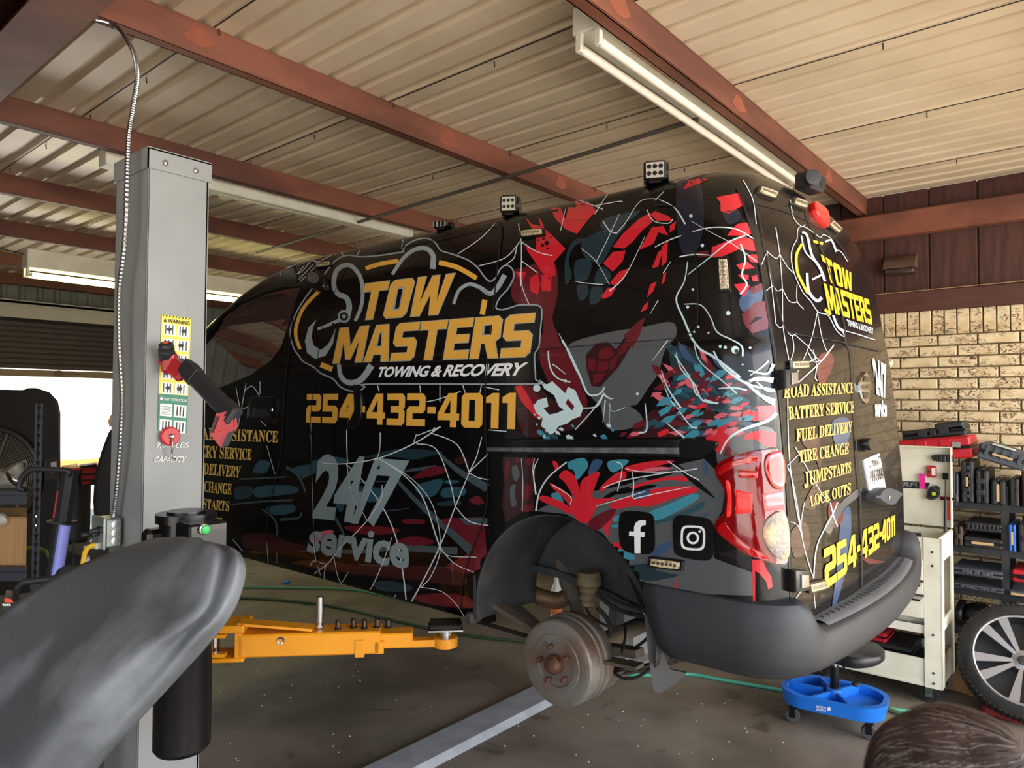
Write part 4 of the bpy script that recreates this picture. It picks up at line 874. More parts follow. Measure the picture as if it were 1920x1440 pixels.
lump('bolt_bag', [(10, 888), (20, 886), (38, 906), (30, 912), (16, 900)], 3.5, .05, chrome, 'small bag of silver bolts lying on the bubble-wrap bag', 'bag', 4, .004)
lump('glove', [(-40, 968), (0, 962), (14, 968), (18, 978), (4, 987), (-40, 985)], 3.52, .12, mat('pale_cloth', (190, 184, 172), .8, bump=.3), 'pale crumpled cloth lying on the cardboard box', 'cloth', 5, .006)
# evaporative cooler
ck = mat('cooler_plastic', (34, 30, 27), .5, col2=(26, 24, 22), scale=3)
cl = thing('evaporative_cooler', 'tall black moulded evaporative cooler with round fan grille behind the shelving', 'air cooler', at(20, 1160, 5.2)[:])
def px_slab(pts, d, th, sub=0): mb = MB(); px_prism(mb, pts, d, th); return mb
mb = px_slab([(-150, 727), (45, 731), (52, 727), (68, 727), (92, 735), (108, 752), (113, 775), (113, 900), (108, 930), (118, 1000), (120, 1215), (-150, 1215)], 5.2, .55)
cbdy = mb.build('cooler_body', ck, cl, 30); bv = cbdy.modifiers.new('b', 'BEVEL'); bv.width = .03; bv.segments = 3
mb = MB(); c = at(-15, 893, 5.17); 
for k in range(17): mb.torus(c, -FW, .10+.0145*k*1.0, .0034, 44, 5)
for k in range(6): a = R(60*k+10); mb.cyl(c+(RT*math.cos(a)+UP*math.sin(a))*.04, c+(RT*math.cos(a)+UP*math.sin(a))*.33, .004, 6)
tag(mb.build('fan_grille', mat('grille_wire', (122, 114, 102), .4, metal=.3), cl), 'round wire fan grille', None, None, 'stuff')
mb = MB(); mb.torus(c, -FW, .345, .018, 60, 10); mb.build('grille_ring', mat('ring_plastic', (58, 54, 48), .4), cl)
mb = MB(); px_prism(mb, [(82, 862), (110, 856), (110, 898), (84, 900)], 5.17, .03); mb.build('control_panel', mat('panel_dark', (54, 50, 46), .4), cl)
mb = MB(); px_prism(mb, [(95, 868), (106, 865), (106, 885), (97, 887)], 5.165, .01); mb.build('panel_label', mat('pale_label', (190, 180, 168)), cl)
# drum with a boxed part on top
dm = MB(); p = at(128, 1100, 6.0); dm.lathe((p.x, p.y, 0), (0, 0, 1), [(0, .14), (.0, .15), (.3, .15), (.31, .155), (.32, .15), (.6, .15), (.61, .155), (.62, .15), (1.19, .15), (1.2, .14)], 36); tag(dm.build('oil_drum', black_pl, None, 30), 'narrow black drum standing behind the stick light', 'drum')
for k, (q4, m_, lb) in enumerate((([(120, 876), (146, 872), (146, 918), (122, 916)], mat('pink_white_carton', (216, 150, 150), .6), 'washed-out pink carton on the black drum'), ([(148, 874), (182, 870), (182, 908), (152, 914)], mat('dark_carton', (58, 46, 38), .6), 'dark carton with red print bands on the black drum'))):
    mb = MB(); px_prism(mb, q4, 5.95-.03*k, .2); o = tag(mb.build('parts_carton', m_, None, 0), lb, 'carton', 'parts cartons')
    if k: 
        for (x0, y0, x1, y1) in ((153, 877, 180, 888), (153, 891, 178, 899), (153, 902, 170, 908)):
            s_ = MB(); px_prism(s_, [(x0, y0+1), (x1, y0), (x1, y1-1), (x0, y1)], 5.912, .004); s_.build('red_band', mat('red_band', (190, 52, 44)), o)
    else: s_ = MB(); px_prism(s_, [(125, 880), (144, 878), (144, 895), (126, 896)], 5.945, .004); s_.build('red_band', mat('red_band', (190, 52, 44)), o)
# office chair half hidden by the column
ch = thing('office_chair', 'high-backed black chair with tan headrest half hidden behind the lift column', 'chair', at(205, 1190, 3.9)[:])
mb = px_slab([(205, 806), (216, 798), (260, 800), (262, 1000), (178, 1000), (174, 940), (177, 890), (190, 846)], 3.9, .1); o = mb.build('backrest', mat('chair_fabric', (20, 17, 17), .8), ch, 30); o.modifiers.new('b', 'BEVEL').width = .02
mb = px_slab([(205, 800), (202, 790), (208, 777), (222, 770), (250, 772), (252, 806)], 3.93, .06); mb.build('headrest', mat('tan_vinyl', (168, 130, 92), .5), ch, 30)
p = at(220, 1020, 3.8); mb = MB(); mb.box((p.x, p.y, .93), (.5, .5, .12), None, .03); mb.build('seat', mat('chair_fabric', (20, 17, 17)), ch); mb = MB(); mb.cyl((p.x, p.y, .06), (p.x, p.y, .88), .03); [mb.bar((p.x, p.y, .08), (p.x+.28*math.cos(a), p.y+.28*math.sin(a), .05), .05, .04) for a in (0, 1.26, 2.5, 3.77, 5.0)]; mb.build('pedestal', black_pl, ch)
# stick light
st = thing('stick_light', 'black and red battery stick light with lavender tube leaning by the shelving', 'work light', at(100, 1300, 3.0)[:])
a, b, c, e = at(133, 880, 3.0), at(118, 978, 3.0), at(101, 1083, 2.98), at(78, 1250, 2.95)
mb = MB(); mb.tube([a, b], .034, 8); mb.bar(b+(a-b)*.02, b-(a-b)*.02, .09, .075, up=-FW, ch=.02); hb = mb.build('handle_body', blk_m, st, 30)
mb = MB(); mb.tube([a+(a-b)*.015, a+(a-b)*.05], .036, 8); mb.build('red_trim', red_m, hb, 30); MB().bar(b+(a-b)*.08-RT*.036, b+(a-b)*.6-RT*.034, .008, .02, up=-FW).build('trigger_strip', red_m, hb, 30)
mb = MB(); mb.tube([b+RT*.012, c+RT*.012], .021, 16); mb.build('light_tube', mat('lavender_tube', (140, 146, 226), .35, emit=.15), st, 30)
mb = MB(); mb.tube([b-RT*.016+FW*.012, e-RT*.016+FW*.012], .026, 8); mb.build('tube_housing', blk_m, st, 30)
pxtube('hanging_strap', [(125, 890, 2.95), (126, 880, 2.93), (130, 878, 2.93)], .006, mat('grey_hook', (150, 150, 150), .4), 'short grey hanging loop at the top of the stick light', 'hook')
pxtube('bar_handle', [(48, 918, 2.9), (36, 915, 2.9), (42, 895, 2.9), (58, 882, 2.9), (75, 880, 2.9), (110, 881, 2.9), (130, 884, 2.9), (126, 892, 2.9)], .0115, blk_m, 'bent black handle crossing in front of the keyhole post', 'handle', 10)
pxtube('floor_jack_handle', [(26, 1136, 2.2), (30, 1110, 2.2), (42, 1094, 2.2), (60, 1090, 2.2), (95, 1086, 2.2), (108, 1083, 2.2), (125, 1076, 2.22)], .0105, blk_m, 'bent black handle rising behind the fender panel', 'handle', 10)
pxtube('ribbed_hose', [(108, 1084, 2.3), (115, 1072, 2.3), (130, 1066, 2.3), (142, 1072, 2.3), (150, 1090, 2.3)], .012, rubber, 'short ribbed black hose arching behind the fender panel', 'hose', 10)
pxtube('air_hose', [(50, 1027, 3.95), (80, 1030, 4.2), (90, 1040, 4.2), (105, 1075, 4.2), (112, 1110, 4.2), (114, 1300, 4.2)], .009, mat('lime_hose', (116, 150, 60), .5), 'lime green air hose behind the stick light', 'hose')
tb = thing('battery_charger', 'black charger with red and white label behind the fender panel', 'charger', at(20, 1150, 2.1)[:])
mb = px_slab([(2, 1165), (10, 1120), (24, 1122), (46, 1148), (30, 1180), (-10, 1190)], 2.1, .1); mb.build('charger_body', blk_m, tb, 20); mb = px_slab([(9, 1121), (22, 1124), (25, 1130), (8, 1129)], 2.095, .01); mb.build('red_label', mat('orange_red', (220, 70, 44)), tb)
pr_ = Print(lambda x, y: (at(x, y, 2.094), -FW), 200); [pr_.poly([(4+i*4, 1132), (7+i*4, 1132), (9+i*4, 1136), (6+i*4, 1136)], (), 0) for i in range(4)]; pr_.done('label_print', mat('white_print', (235, 235, 232)), tb, None, 'stuff')
mb = px_slab([(56, 1096), (66, 1096), (86, 1092), (90, 1104), (66, 1114), (57, 1108)], 2.4, .1); tag(mb.build('power_strip', blk_m, None, 20), 'small black ribbed charger block under the bent handle', 'charger')
tag(px_slab([(156, 1052), (168, 1046), (170, 1056), (154, 1066)], 2.75, .05).build('phone_adapter', mat('white_pl', (225, 225, 228), .4), None, 20), 'small white adapter with a red lamp behind the fender panel', 'adapter')
tk_ = thing('workbench', 'dark low bench hidden behind the fender panel', 'bench', at(20, 1300, 2.3)[:])
bx0 = at(20, 1250, 2.3); MB().box((bx0.x, bx0.y, 1.075), (.36, .36, .03), Matrix.Rotation(R(-20), 3, 'Z')).build('bench_top', black_pl, tk_, 0)
for sx in (-.12, .12):
    for sy in (-.12, .12): MB().box((bx0.x+sx, bx0.y+sy, .53), (.04, .04, 1.06)).build('leg', black_pl, tk_, 0)
# ================================================================ hoses and scraps on the floor
def fltube(name, pts, r, m_, label):
    return tag(MB().tube(spline([Vector((*onp(x, y, 2, r)[:2], r)) for x, y in pts], 8), r, 8).build(name, m_, None, 40), label, 'hose')
fltube('garden_hose', [(380, 1101), (455, 1101), (560, 1102), (640, 1104), (700, 1112), (800, 1135)], .012, mat('green_hose', (70, 130, 92), .5), 'green hose lying straight across the floor behind the van sill')
fltube('air_hose', [(380, 1122), (455, 1121), (560, 1128), (640, 1140), (760, 1168), (870, 1190), (960, 1200), (1050, 1206)], .012, mat('dark_green_hose', (48, 72, 44), .6), 'darker green hose curving over the floor under the van')
fltube('teal_hose', [(1110, 1228), (1150, 1258), (1210, 1266), (1290, 1264), (1350, 1274), (1420, 1286), (1500, 1300), (1600, 1318), (1690, 1332), (1730, 1334), (1770, 1345)], .011, mat('teal_hose', (78, 168, 142), .45), 'bright teal hose snaking past the rear bumper and blue stool')
fltube('loose_hose', [(1490, 1292), (1540, 1282), (1600, 1300), (1680, 1335), (1715, 1348), (1740, 1330)], .013, mat('sage_hose', (104, 132, 92), .6), 'dull sage hose looping behind the blue rolling stool')
random.seed(11)
sc2 = MB()
for i in range(90):
    x = random.uniform(400, 1500); y = random.uniform(1240, 1430); p = onp(x, y, 2, .0); sc2.box((p.x, p.y, .002), (random.uniform(.003, .008), random.uniform(.003, .007), .003), Matrix.Rotation(random.random()*3, 3, 'Z'))
tag(sc2.build('floor_debris', mat('white_debris', (200, 200, 195), .7), None, 0), 'tiny white scraps scattered on the concrete', None, None, 'stuff')
p = onp(537, 1091, 2, .01); tag(MB().box((p.x, p.y, .012), (.10, .05, .02), Matrix.Rotation(.6, 3, 'Z'), .006).build('blue_scrap', mat('blue_plastic', (30, 112, 190), .5)), 'small blue plastic piece on the floor beyond the fender panel', 'scrap')
pal = thing('wood_pallet', 'weathered wooden pallet seen below the van past the spare tyre', 'pallet', (5.2, 2.55, 0))
wood = mat('raw_wood', (170, 124, 78), .8, col2=(140, 98, 60), scale=12)
for i in range(4): MB().box((5.15, 2.2+i*.2, .34), (.8, .13, .025)).build('board', wood, pal, 0)
for i in range(3): MB().box((4.8+i*.34, 2.5, .16), (.06, .8, .32)).build('runner', wood, pal, 0)
bt_ = thing('spray_bottle', 'clear bottle with orange label on the floor beyond the rear axle', 'bottle', (4.35, 3.5, 0)); p = onp(1043, 1175, 0, 4.6)
mb = MB(); mb.lathe((4.6, p.y, 0), (0, 0, 1), [(0, .04), (.01, .045), (.28, .045), (.34, .02), (.38, .018), (.385, .01)], 20); bb_ = mb.build('bottle_body', mat('clear_bottle', (214, 216, 214), .2), bt_, 30); mb = MB(); mb.cyl((4.6, p.y, .1), (4.6, p.y, .22), .0465, 20); mb.build('orange_label', mat('orange_label', (222, 120, 62)), bb_)
# ================================================================ tool cart
cart = thing('tool_cart', 'white steel tool cart with raised lid and drawers beside the rear bumper', 'tool cart', (5.0, 1.16, 0))
CX0, CX1, CY0, CY1 = 4.80, 5.22, .78, 1.56
white_c = mat('cart_enamel', (232, 230, 212), .4, col2=(206, 200, 178), scale=8, amount=.45, bump=.03)
def cart_post(x, y, w_): 
    mb = MB(); sx = 1 if x < 5 else -1; mb.box((x+sx*.004, y+.045*w_, .545), (.008, .09, .87)); mb.box((x+sx*.04, y+.004*w_, .545), (.08, .008, .87)); o = mb.build('corner_post', white_c, cart, 0)
    for z in (.14, .2, .42, .82, .90): b = MB(); b.lathe((x-sx*.001, y+.045*w_, z), (-sx, 0, 0), [(0, .007), (.003, .006), (.005, .003)], 10); b.build('bolt', dark_steel, o, 30)
for x in (CX0, CX1):
    for y, w_ in ((CY0, 1), (CY1, -1)): cart_post(x, y, w_)
mb = MB(); mb.box((5.01, 1.17, .12), (.41, .77, .008)); [mb.box((x, 1.17, .19), (.008, .77, .16)) for x in (CX0+.012, CX1-.012)]; [mb.box((5.01, y, .19), (.41, .008, .16)) for y in (CY0+.012, CY1-.012)]; mb.build('lower_tray', white_c, cart, 0)
mb = MB(); mb.box((5.01, 1.17, .86), (.41, .77, .008)); [mb.box((x, 1.17, .91), (.008, .78, .14)) for x in (CX0+.01, CX1-.01)]; [mb.box((5.01, y, .91), (.41, .008, .15)) for y in (CY0+.01, CY1-.01)]; mb.build('top_tray', white_c, cart, 0)
mb = MB(); mb.box((5.01, 1.17, .46), (.4, .76, .01)); mb.box((5.01, CY0+.006, .47), (.41, .008, .07)); mb.box((CX0+.02, 1.17, .44), (.02, .62, .05)); mb.box((CX0+.08, 1.17, .65), (.01, .76, .4)); mb.build('drawer_case', white_c, cart, 0)
for z0, z1 in ((.505, .63), (.645, .715), (.728, .845)):
    mb = MB(); mb.box((CX0+.004, 1.17, (z0+z1)/2), (.02, .595, z1-z0), ch=.003); d_ = mb.build('drawer', white_c, cart, 0); mb = MB(); mb.box((CX0-.012, 1.17, z1-.006), (.016, .59, .012)); mb.build('drawer_pull', mat('alu_pull', (196, 194, 184), .3, metal=.4), d_, 0); mb = MB(); mb.box((CX0-.006, 1.17, z1-.02), (.006, .56, .012)); mb.build('drawer_shadow_gap', gloss_bl, d_, 0)
lid = MB(); lid.box((5.215, 1.17, 1.245), (.008, .78, .50)); lid.box((5.19, CY0+.002, 1.245), (.05, .006, .5)); lid.box((5.19, 1.17, 1.495), (.05, .78, .006)); lido = lid.build('lid', white_c, cart, 0)
mb = MB(); a = onp(1773, 893, 0, 5.18); b = onp(1772, 998, 0, 5.12); m_ = a+(b-a)*.42; mb.cyl(m_, b, .009, 12); mb.cyl(a, m_, .004, 8); mb.box(a, (.02, .03, .04)); mb.build('gas_strut', gloss_bl, cart, 25)
cast = MB()
for x in (4.87, 5.15):
    for y in (.86, 1.48):
        mb = MB(); mb.lathe((x+.03, y, .052), (-1, .1, 0), [(0, .05), (.004, .052), (.035, .052), (.04, .05)], 28); o = mb.build('caster', rubber, cart, 30); mb = MB(); mb.box((x-.016, y, .075), (.004, .04, .075)); mb.box((x+.036, y, .075), (.004, .04, .075)); mb.box((x+.01, y, .112), (.07, .07, .008)); mb.cyl((x-.02, y, .05), (x+.04, y, .05), .009, 10); mb.build('caster_fork', chrome, o, 20)
LX = 5.208
def onlid(x, y, o=0): p = onp(x, y, 0, LX-o); return p
pr_ = Print(plane_hit(0, LX, (-1, 0, 0)), 300); pr_.poly([(1625, 897), (1744, 905), (1738, 917), (1622, 911)], (), .001); plt = pr_.done('name_plate', mat('dark_print', (30, 32, 38), .4), lido)
pr_ = Print(plane_hit(0, LX, (-1, 0, 0)), 300); font2(pr_, 'POWERFUL', [(1628, 898.6), (1741, 906.2), (1737, 914.5), (1626, 908.5)], .03, .002); pr_.done('name_lettering', mat('grey_print', (128, 132, 138)), lido)
def armor(x, y, w_, h_, tilt, label):
    c = onlid(x, y, .02); mb = MB(); pts = []
    for k in range(6):
        mb.box(c+Vector((0, 0, 0))+Vector((0, -w_*(k-2.5)/6, 0)), (.05-.008*abs(k-2.5), w_/6.5, h_*(1-.09*abs(k-2.5))), Matrix.Rotation(tilt, 3, 'X'), .004)
    mb.box(c+Vector((.012, 0, 0)), (.02, w_*1.12, h_*.4), Matrix.Rotation(tilt, 3, 'X'), .004); return tag(mb.build('magnetic_tray', blk_m, None, 20), label, 'magnetic tray', 'items on the raised lid')
armor(1768, 859, .115, .05, .05, 'black ribbed holder high on the raised white lid'); armor(1750, 924, .06, .10, .3, 'black ribbed holder with a green mark low on the raised lid')
c = onlid(1751, 926, .05); tag(MB().box(c, (.004, .02, .02)).build('green_mark', mat('lime_mark', (170, 200, 40))), 'lime green mark on the lower black holder', 'sticker')
pn = thing('pocket_light', 'small red magnetic pocket light on the raised white lid', 'light', onlid(1747, 884)[:]); c = onlid(1747, 884, .012); mb = MB(); mb.box(c, (.025, .055, .075), None, .008); mb.build('case', red_m, pn, 25); mb = MB(); mb.box(c+Vector((-.013, -.012, .0)), (.004, .02, .045)); mb.build('lens', mat('lens_pale', (220, 222, 215), .3), pn); mb = MB(); mb.cyl(c+Vector((-.012, .014, 0)), c+Vector((-.018, .014, 0)), .008, 12); mb.build('knob', black_pl, pn)
for (x0, y0, x1, y1, m_, lb) in ((1723.5, 888, 1735, 917, mat('magenta_tag', (214, 40, 140), .5), 'magenta plastic tag over the dark lettering on the lid'), (1776, 940, 1784, 976, mat('orange_red_tag', (240, 70, 44), .5), 'orange-red tag hanging from the lid strut')):
    a = onlid(x0, y0, .02); b = onlid(x1, y1, .02); tag(MB().box((a+b)/2, (.003, abs(a.y-b.y), abs(a.z-b.z))).build('plastic_tag', m_), lb, 'tag', 'plastic tags')
c = onlid(1776, 935, .03); cl_ = thing('clamp_knob', 'dark red anodised clamp with black T-knob on the lid strut', 'clamp', c[:]); mb = MB(); mb.cyl(c+Vector((0, .04, 0)), c+Vector((0, -.02, 0)), .011, 12); mb.build('clamp_body', mat('anodised_red', (120, 14, 40), .3, metal=.6), cl_); mb = MB(); mb.cyl(c+Vector((0, -.02, 0)), c+Vector((0, -.04, 0)), .008); mb.bar(c+Vector((0, -.045, .035)), c+Vector((0, -.05, -.035)), .014, .014, ch=.004); mb.build('knob', black_pl, cl_)
p = onlid(1683, 958, .02); tag(MB().box(p, (.035, .05, .10), None, .012).build('magnetic_holder', gloss_bl), 'glossy black rectangular holder on the lid beside the van', 'holder')
random.seed(5)
for k in range(8):
    y = .92+k*.032; r_ = (.024, .02, .013, .022, .012, .012, .018, .014)[k]; p = (4.9+.01*(k % 2), y, .865); h = (.125, .12, .10, .13, .09, .11, .11, .12)[k]
    tag(MB().lathe(p, (0, 0, 1), [(0, r_), (h*.5, r_), (h*.5+.003, r_*.9), (h, r_*.9), (h, r_*.6)], 16).build('impact_socket', gloss_bl if k not in (4, 5) else chrome, None, 30), ('widest black socket at the tray corner', 'second black socket from the tray corner', 'slim black socket third from the tray corner', 'tall black socket in the middle of the tray', 'slim silver socket in the tray', 'taller silver socket in the tray', 'black socket close to the van', 'black socket nearly hidden by the van')[k], 'socket', 'sockets in the cart tray')
# cases on the cart's lower tray
def case(name, label, c, size, m_, rot=None, latches=1, strip=None, ribs=0, group=None, cat='tool case', face=-1, handle=False):
    """hard tool case; its front faces -X"""
    t = thing(name, label, cat, c, group, rot=rot if rot else (0, 0, 0)); sx, sy, sz = size
    z = sy if sy < sz else sz
    if sy < sz:
        h1 = MB().box((0, sy*.26, 0), (sx, sy*.46, sz), None, min(.012, sy*.15)); h2 = MB().box((0, -sy*.26, 0), (sx, sy*.46, sz), None, min(.012, sy*.15)); mid = MB().box((0, 0, 0), (sx*.985, sy*.12, sz*.985))
    else:
        h1 = MB().box((0, 0, sz*.26), (sx, sy, sz*.46), None, min(.012, sz*.15)); h2 = MB().box((0, 0, -sz*.26), (sx, sy, sz*.46), None, min(.012, sz*.15)); mid = MB().box((0, 0, 0), (sx*.985, sy*.985, sz*.12))
    for k in range(ribs):
        u = (k+1)/(ribs+1)-.5
        if sy < sz: h1.box((-sx/2, sy*.1, u*sz), (.012, sy*.6, sz/(ribs+1)*.45), None, .002)
        else: h1.box((-sx/2, u*sy, sz*.1), (.012, sy/(ribs+1)*.45, sz*.6), None, .002)
    h1.build('shell', m_, t, 25); h2.build('shell', m_, t, 25); mid.build('seam', gloss_bl, t, 25)
    for k in range(latches):
        u = ((k+1)/(latches+1)-.5)
        q = (-sx/2-.004, 0, u*sz) if sy < sz else (-sx/2-.004, u*sy, 0); d_ = (.012, min(.03, sy*.5), .035) if sy < sz else (.012, .035, min(.03, sz*.5)); MB().box(q, d_, None, .003).build('latch', m_ if m_ is not red_case else gloss_bl, t, 25)
    if strip:
        q = (-sx/2-.008, 0, 0) if sy < sz else (-sx/2-.008, 0, 0); d_ = (.004, strip[0], strip[1]); MB().box(q, d_).build('name_strip', mat('tan_strip', (196, 164, 118), .6), t, 0)
    return t
red_case = mat('red_case_plastic', (186, 30, 44), .45, col2=(164, 26, 38), scale=20)
bc = mat('black_case_plastic', (36, 37, 40), .55, col2=(46, 47, 50), scale=12, bump=.1, bscale=150); gc = mat('grey_case_plastic', (74, 80, 90), .55, col2=(62, 66, 74), scale=12)
case('tool_case', 'big black case flat on the lower cart tray', (5.02, 1.08, .175), (.36, .46, .10), bc, None, 1); case('tool_case', 'flat black case in the middle of the cart tray stack', (5.02, 1.16, .262), (.3, .42, .06), bc, None, 1)
case('tool_case', 'small red case topmost on the lower cart tray', (4.98, 1.22, .325), (.22, .26, .06), red_case, None, 1)
# ================================================================ shelf along the brick wall
SX = 5.55
def yz(x, y, X=SX): p = onp(x, y, 0, X); return p.y, p.z
rkm = mat('black_rack_steel', (30, 31, 33), .5, col2=(48, 50, 54), scale=10)
rack = thing('storage_rack', 'black angle-iron rack of tool cases against the brick wall', 'rack', (5.75, .7, 0))
SHZ = [1.12, .835, .56, .30, .08]
py_ = yz(1885, 1000)[0]
for X in (SX, 5.93):
    for y in (py_, 1.75, -.6):
        mb = MB(); mb.box((X, y, .62), (.035, .04, 1.24)); mb.build('upright', rkm, rack, 0)
for z in SHZ:
    mb = MB(); [mb.box((X, .6, z-.02), (.03, 2.3, .045)) for X in (SX, 5.93)]; mb.box((5.74, .6, z-.012), (.4, 2.3, .012)); mb.build('shelf_board', rkm, rack, 0)
mb = MB(); mb.box((5.955, .6, .74), (.015, 2.3, .04)); mb.build('back_rail', mat('rail_grey', (96, 102, 108), .5), rack, 0)
def shcase(label, x0, y0, x1, y1, m_, shelf=None, depth=.34, X=5.50, **k):
    ya, za = yz(x0, y0, X); yb, zb = yz(x1, y1, X); sy, sz = abs(ya-yb), abs(za-zb); zc = (za+zb)/2
    if shelf is not None: zc = SHZ[shelf]+sz/2+.003
    return case('tool_case', label, (X+depth/2, (ya+yb)/2, zc), (depth, sy, sz), m_, group='tool cases on the rack', **k)
shcase('dark grey slim case upright at the cart end of the top board', 1786, 888, 1797, 942, gc, 0, latches=0)
shcase('tall black ribbed case upright with a tan strip on the top board', 1801, 861, 1826, 942, bc, 0, ribs=5, strip=(.012, .09), latches=2)
shcase('broad black case upright with two recessed bands on the top board', 1828, 876, 1854, 942, bc, 0, ribs=2, latches=0)
shcase('black case upright with a long tan strip beside the rack post', 1857, 893, 1886, 942, bc, 0, strip=(.014, .11), latches=0)
shcase('narrow black case with stacked horizontal ribs on the top board', 1893, 888, 1911, 942, bc, 0, ribs=11, latches=0)
shcase('maroon case at the frame edge of the top board', 1915, 870, 1940, 942, mat('maroon_case', (70, 26, 34), .5), 0)
case('tool_case', 'grey ribbed case lying tilted on the upright cases', (5.64, .545, 1.435), (.32, .27, .11), gc, (R(17), 0, 0), 0, (.11, .014), 5, 'tool cases on the rack')
case('tool_case', 'large red case lying tilted above the cart lid', (5.66, .93, 1.465), (.32, .43, .15), red_case, (R(-7), 0, 0), 2, None, 2, 'tool cases on the rack')
MBs = MB().box((5.495, .80, 1.50), (.008, .05, .035)); tag(MBs.build('case_sticker', mat('foil_sticker', (170, 168, 168), .3, metal=.5)), 'silver sticker on the large red case', 'sticker')
bk_ = case('tool_case', 'black case with one thicker end lying on the large red case', (5.66, .94, 1.572), (.24, .38, .07), bc, (R(-9), 0, 0), 1, None, 2, 'tool cases on the rack')
MB().box((0, -.10, .03), (.24, .17, .06), None, .012).build('thick_end', bc, bk_, 25)
tag(MB().box((5.52, .54, 1.495), (.1, .12, .004), Matrix.Rotation(R(17), 3, 'X')).build('paper_slip', mat('white_paper', (206, 206, 200), .7)), 'white paper slip on the tilted grey case', 'paper')
shcase('worn brown-edged case upright on the second board', 1789, 984, 1805, 1022, mat('brown_case', (64, 52, 44), .6), 1)
shcase('black case with striped lid topmost of the pair on the second board', 1808, 978, 1879, 1001, bc, None, ribs=8, latches=0, X=5.51)
shcase('black case with a tan strip lowest of the pair on the second board', 1806, 1000, 1880, 1027, bc, 1, strip=(.12, .016), latches=0)
shcase('bright blue case upright on the second board', 1891, 978, 1905, 1030, mat('blue_case', (26, 104, 200), .45), 1, strip=(.012, .08), latches=0)
shcase('plain black case upright past the blue case', 1909, 972, 1935, 1030, bc, 1)
shcase('long grey drill case topmost of the pair on the third board', 1786, 1062, 1880, 1088, gc, None, ribs=3, latches=2)
shcase('long grey drill case lowest of the pair on the third board', 1786, 1086, 1881, 1108, gc, 2, ribs=4, latches=2)
shcase('bright red case on the third board at the frame edge', 1897, 1068, 1936, 1096, red_case, None, latches=1)
shcase('flat grey case with tan strip under the red case', 1892, 1095, 1936, 1110, gc, 2, strip=(.1, .014), latches=0)
def bag(x0, y0, x1, y1, label, s_):
    ya, za = yz(x0, y0); yb, zb = yz(x1, y1); mb = MB(); mb.sph((0, 0, 0), .5, (1, 1, 1), 18, 12); P = []
    for v in mb.v:
        v = Vector(v); v = Vector((math.copysign(abs(v.x*2)**.6, v.x)/2, math.copysign(abs(v.y*2)**.6, v.y)/2, math.copysign(abs(v.z*2)**.6, v.z)/2)); q = Vector((5.68+v.x*.28, (ya+yb)/2+v.y*abs(ya-yb), (za+zb)/2+v.z*abs(za-zb))); P.append(q+Vector((noise.noise(q*25), noise.noise(q*25+Vector((9, 9, s_))), noise.noise(q*30)))*.012)
    mb.v = [tuple(p) for p in P]; o = tag(mb.build('pouch', mat('bag_black', (18, 18, 20), .5, bump=.5, bscale=60), None, 50), label, 'pouch', 'black pouches on the rack'); st_ = MB(); st_.torus(((5.68), (ya+yb)/2, (za+zb)/2), (0, 1, 0), abs(za-zb)*.5, .006, 20, 6); st_.build('strap', rkm, o); return o
bag(1788, 1135, 1806, 1172, 'black soft pouch behind the cart leg', 1); bag(1804, 1139, 1850, 1173, 'strapped black ribbed pouch in the middle of the low board', 2); bag(1851, 1150, 1882, 1172, 'tangled small black pouch beside the rack post', 3)
tag(MB().tube(spline([onp(1876, 827, 0, 5.9), onp(1893, 840, 0, 5.85), onp(1910, 848, 0, 5.8), onp(1925, 858, 0, 5.8)]), .003, 6).build('green_wire', mat('green_wire', (40, 170, 90), .5)), 'thin green wire against the brick above the cases', 'wire')
# ================================================================ rolling stool
blue = mat('blue_stool_plastic', (22, 112, 214), .42, col2=(18, 98, 190), scale=10, amount=.5)
stl = thing('rolling_stool', 'blue tray mechanic stool on casters beneath the rear bumper', 'stool', (4.16, 1.17, 0))
SC0 = Vector((4.25, 1.215, 0)); rot = Matrix.Rotation(R(8), 3, 'Z')
def sp2(u, v, z): return SC0+rot @ Vector((u, v, z))
def rr_(a, b, c, k=6):
    P = []
    for sx, sy, a0 in ((1, 1, 0), (-1, 1, 90), (-1, -1, 180), (1, -1, 270)):
        for i in range(k+1): t = R(a0+90*i/k); P.append((sx*(a-c)+c*math.cos(t), sy*(b-c)+c*math.sin(t)))
    return P
o1, o2, o3 = rr_(.185, .255, .12), rr_(.20, .27, .13), rr_(.17, .24, .11); n = len(o1)
mb = MB(); L_ = [(o1, .095), (o2, .165), (o3, .165), (o3, .115)]
for P, z in L_: mb.v += [tuple(sp2(u, v, z+(.012*math.cos(3*math.atan2(v, u)) if z > .16 else 0))) for u, v in P]
for k in range(3): mb.f += [(k*n+i, k*n+(i+1) % n, (k+1)*n+(i+1) % n, (k+1)*n+i) for i in range(n)]
mb.f += [tuple(range(n)), tuple(reversed(range(3*n, 4*n)))]; tr_ = mb.build('tray', blue, stl, 30)
mb = MB(); [mb.bar(sp2(*a, .14), sp2(*b, .14), .014, .055) for a, b in (((-.17, .1), (.17, -.1)), ((-.17, -.1), (.17, .1)), ((0, .06), (0, .23)))]; mb.lathe(sp2(0, 0, .11), (0, 0, 1), [(0, .05), (.07, .04)], 20); mb.build('tray_divider', blue, tr_, 30)
for a, b in ((-.15, .19), (-.15, -.19), (.15, .19), (.15, -.19)):
    p = sp2(a, b, .04); mb = MB(); mb.lathe(p+Vector((-.012, 0, 0)), (1, .35, 0), [(0, .034), (.003, .038), (.022, .038), (.025, .034)], 24); o = mb.build('caster', mat('grey_rubber', (58, 58, 60), .6), stl, 30); mb = MB(); mb.box(p+Vector((-.022, 0, .02)), (.004, .03, .055)); mb.box(p+Vector((.02, 0, .02)), (.004, .03, .055)); mb.box(p+Vector((0, 0, .05)), (.05, .04, .006)); mb.build('caster_fork', gloss_bl, o, 0)
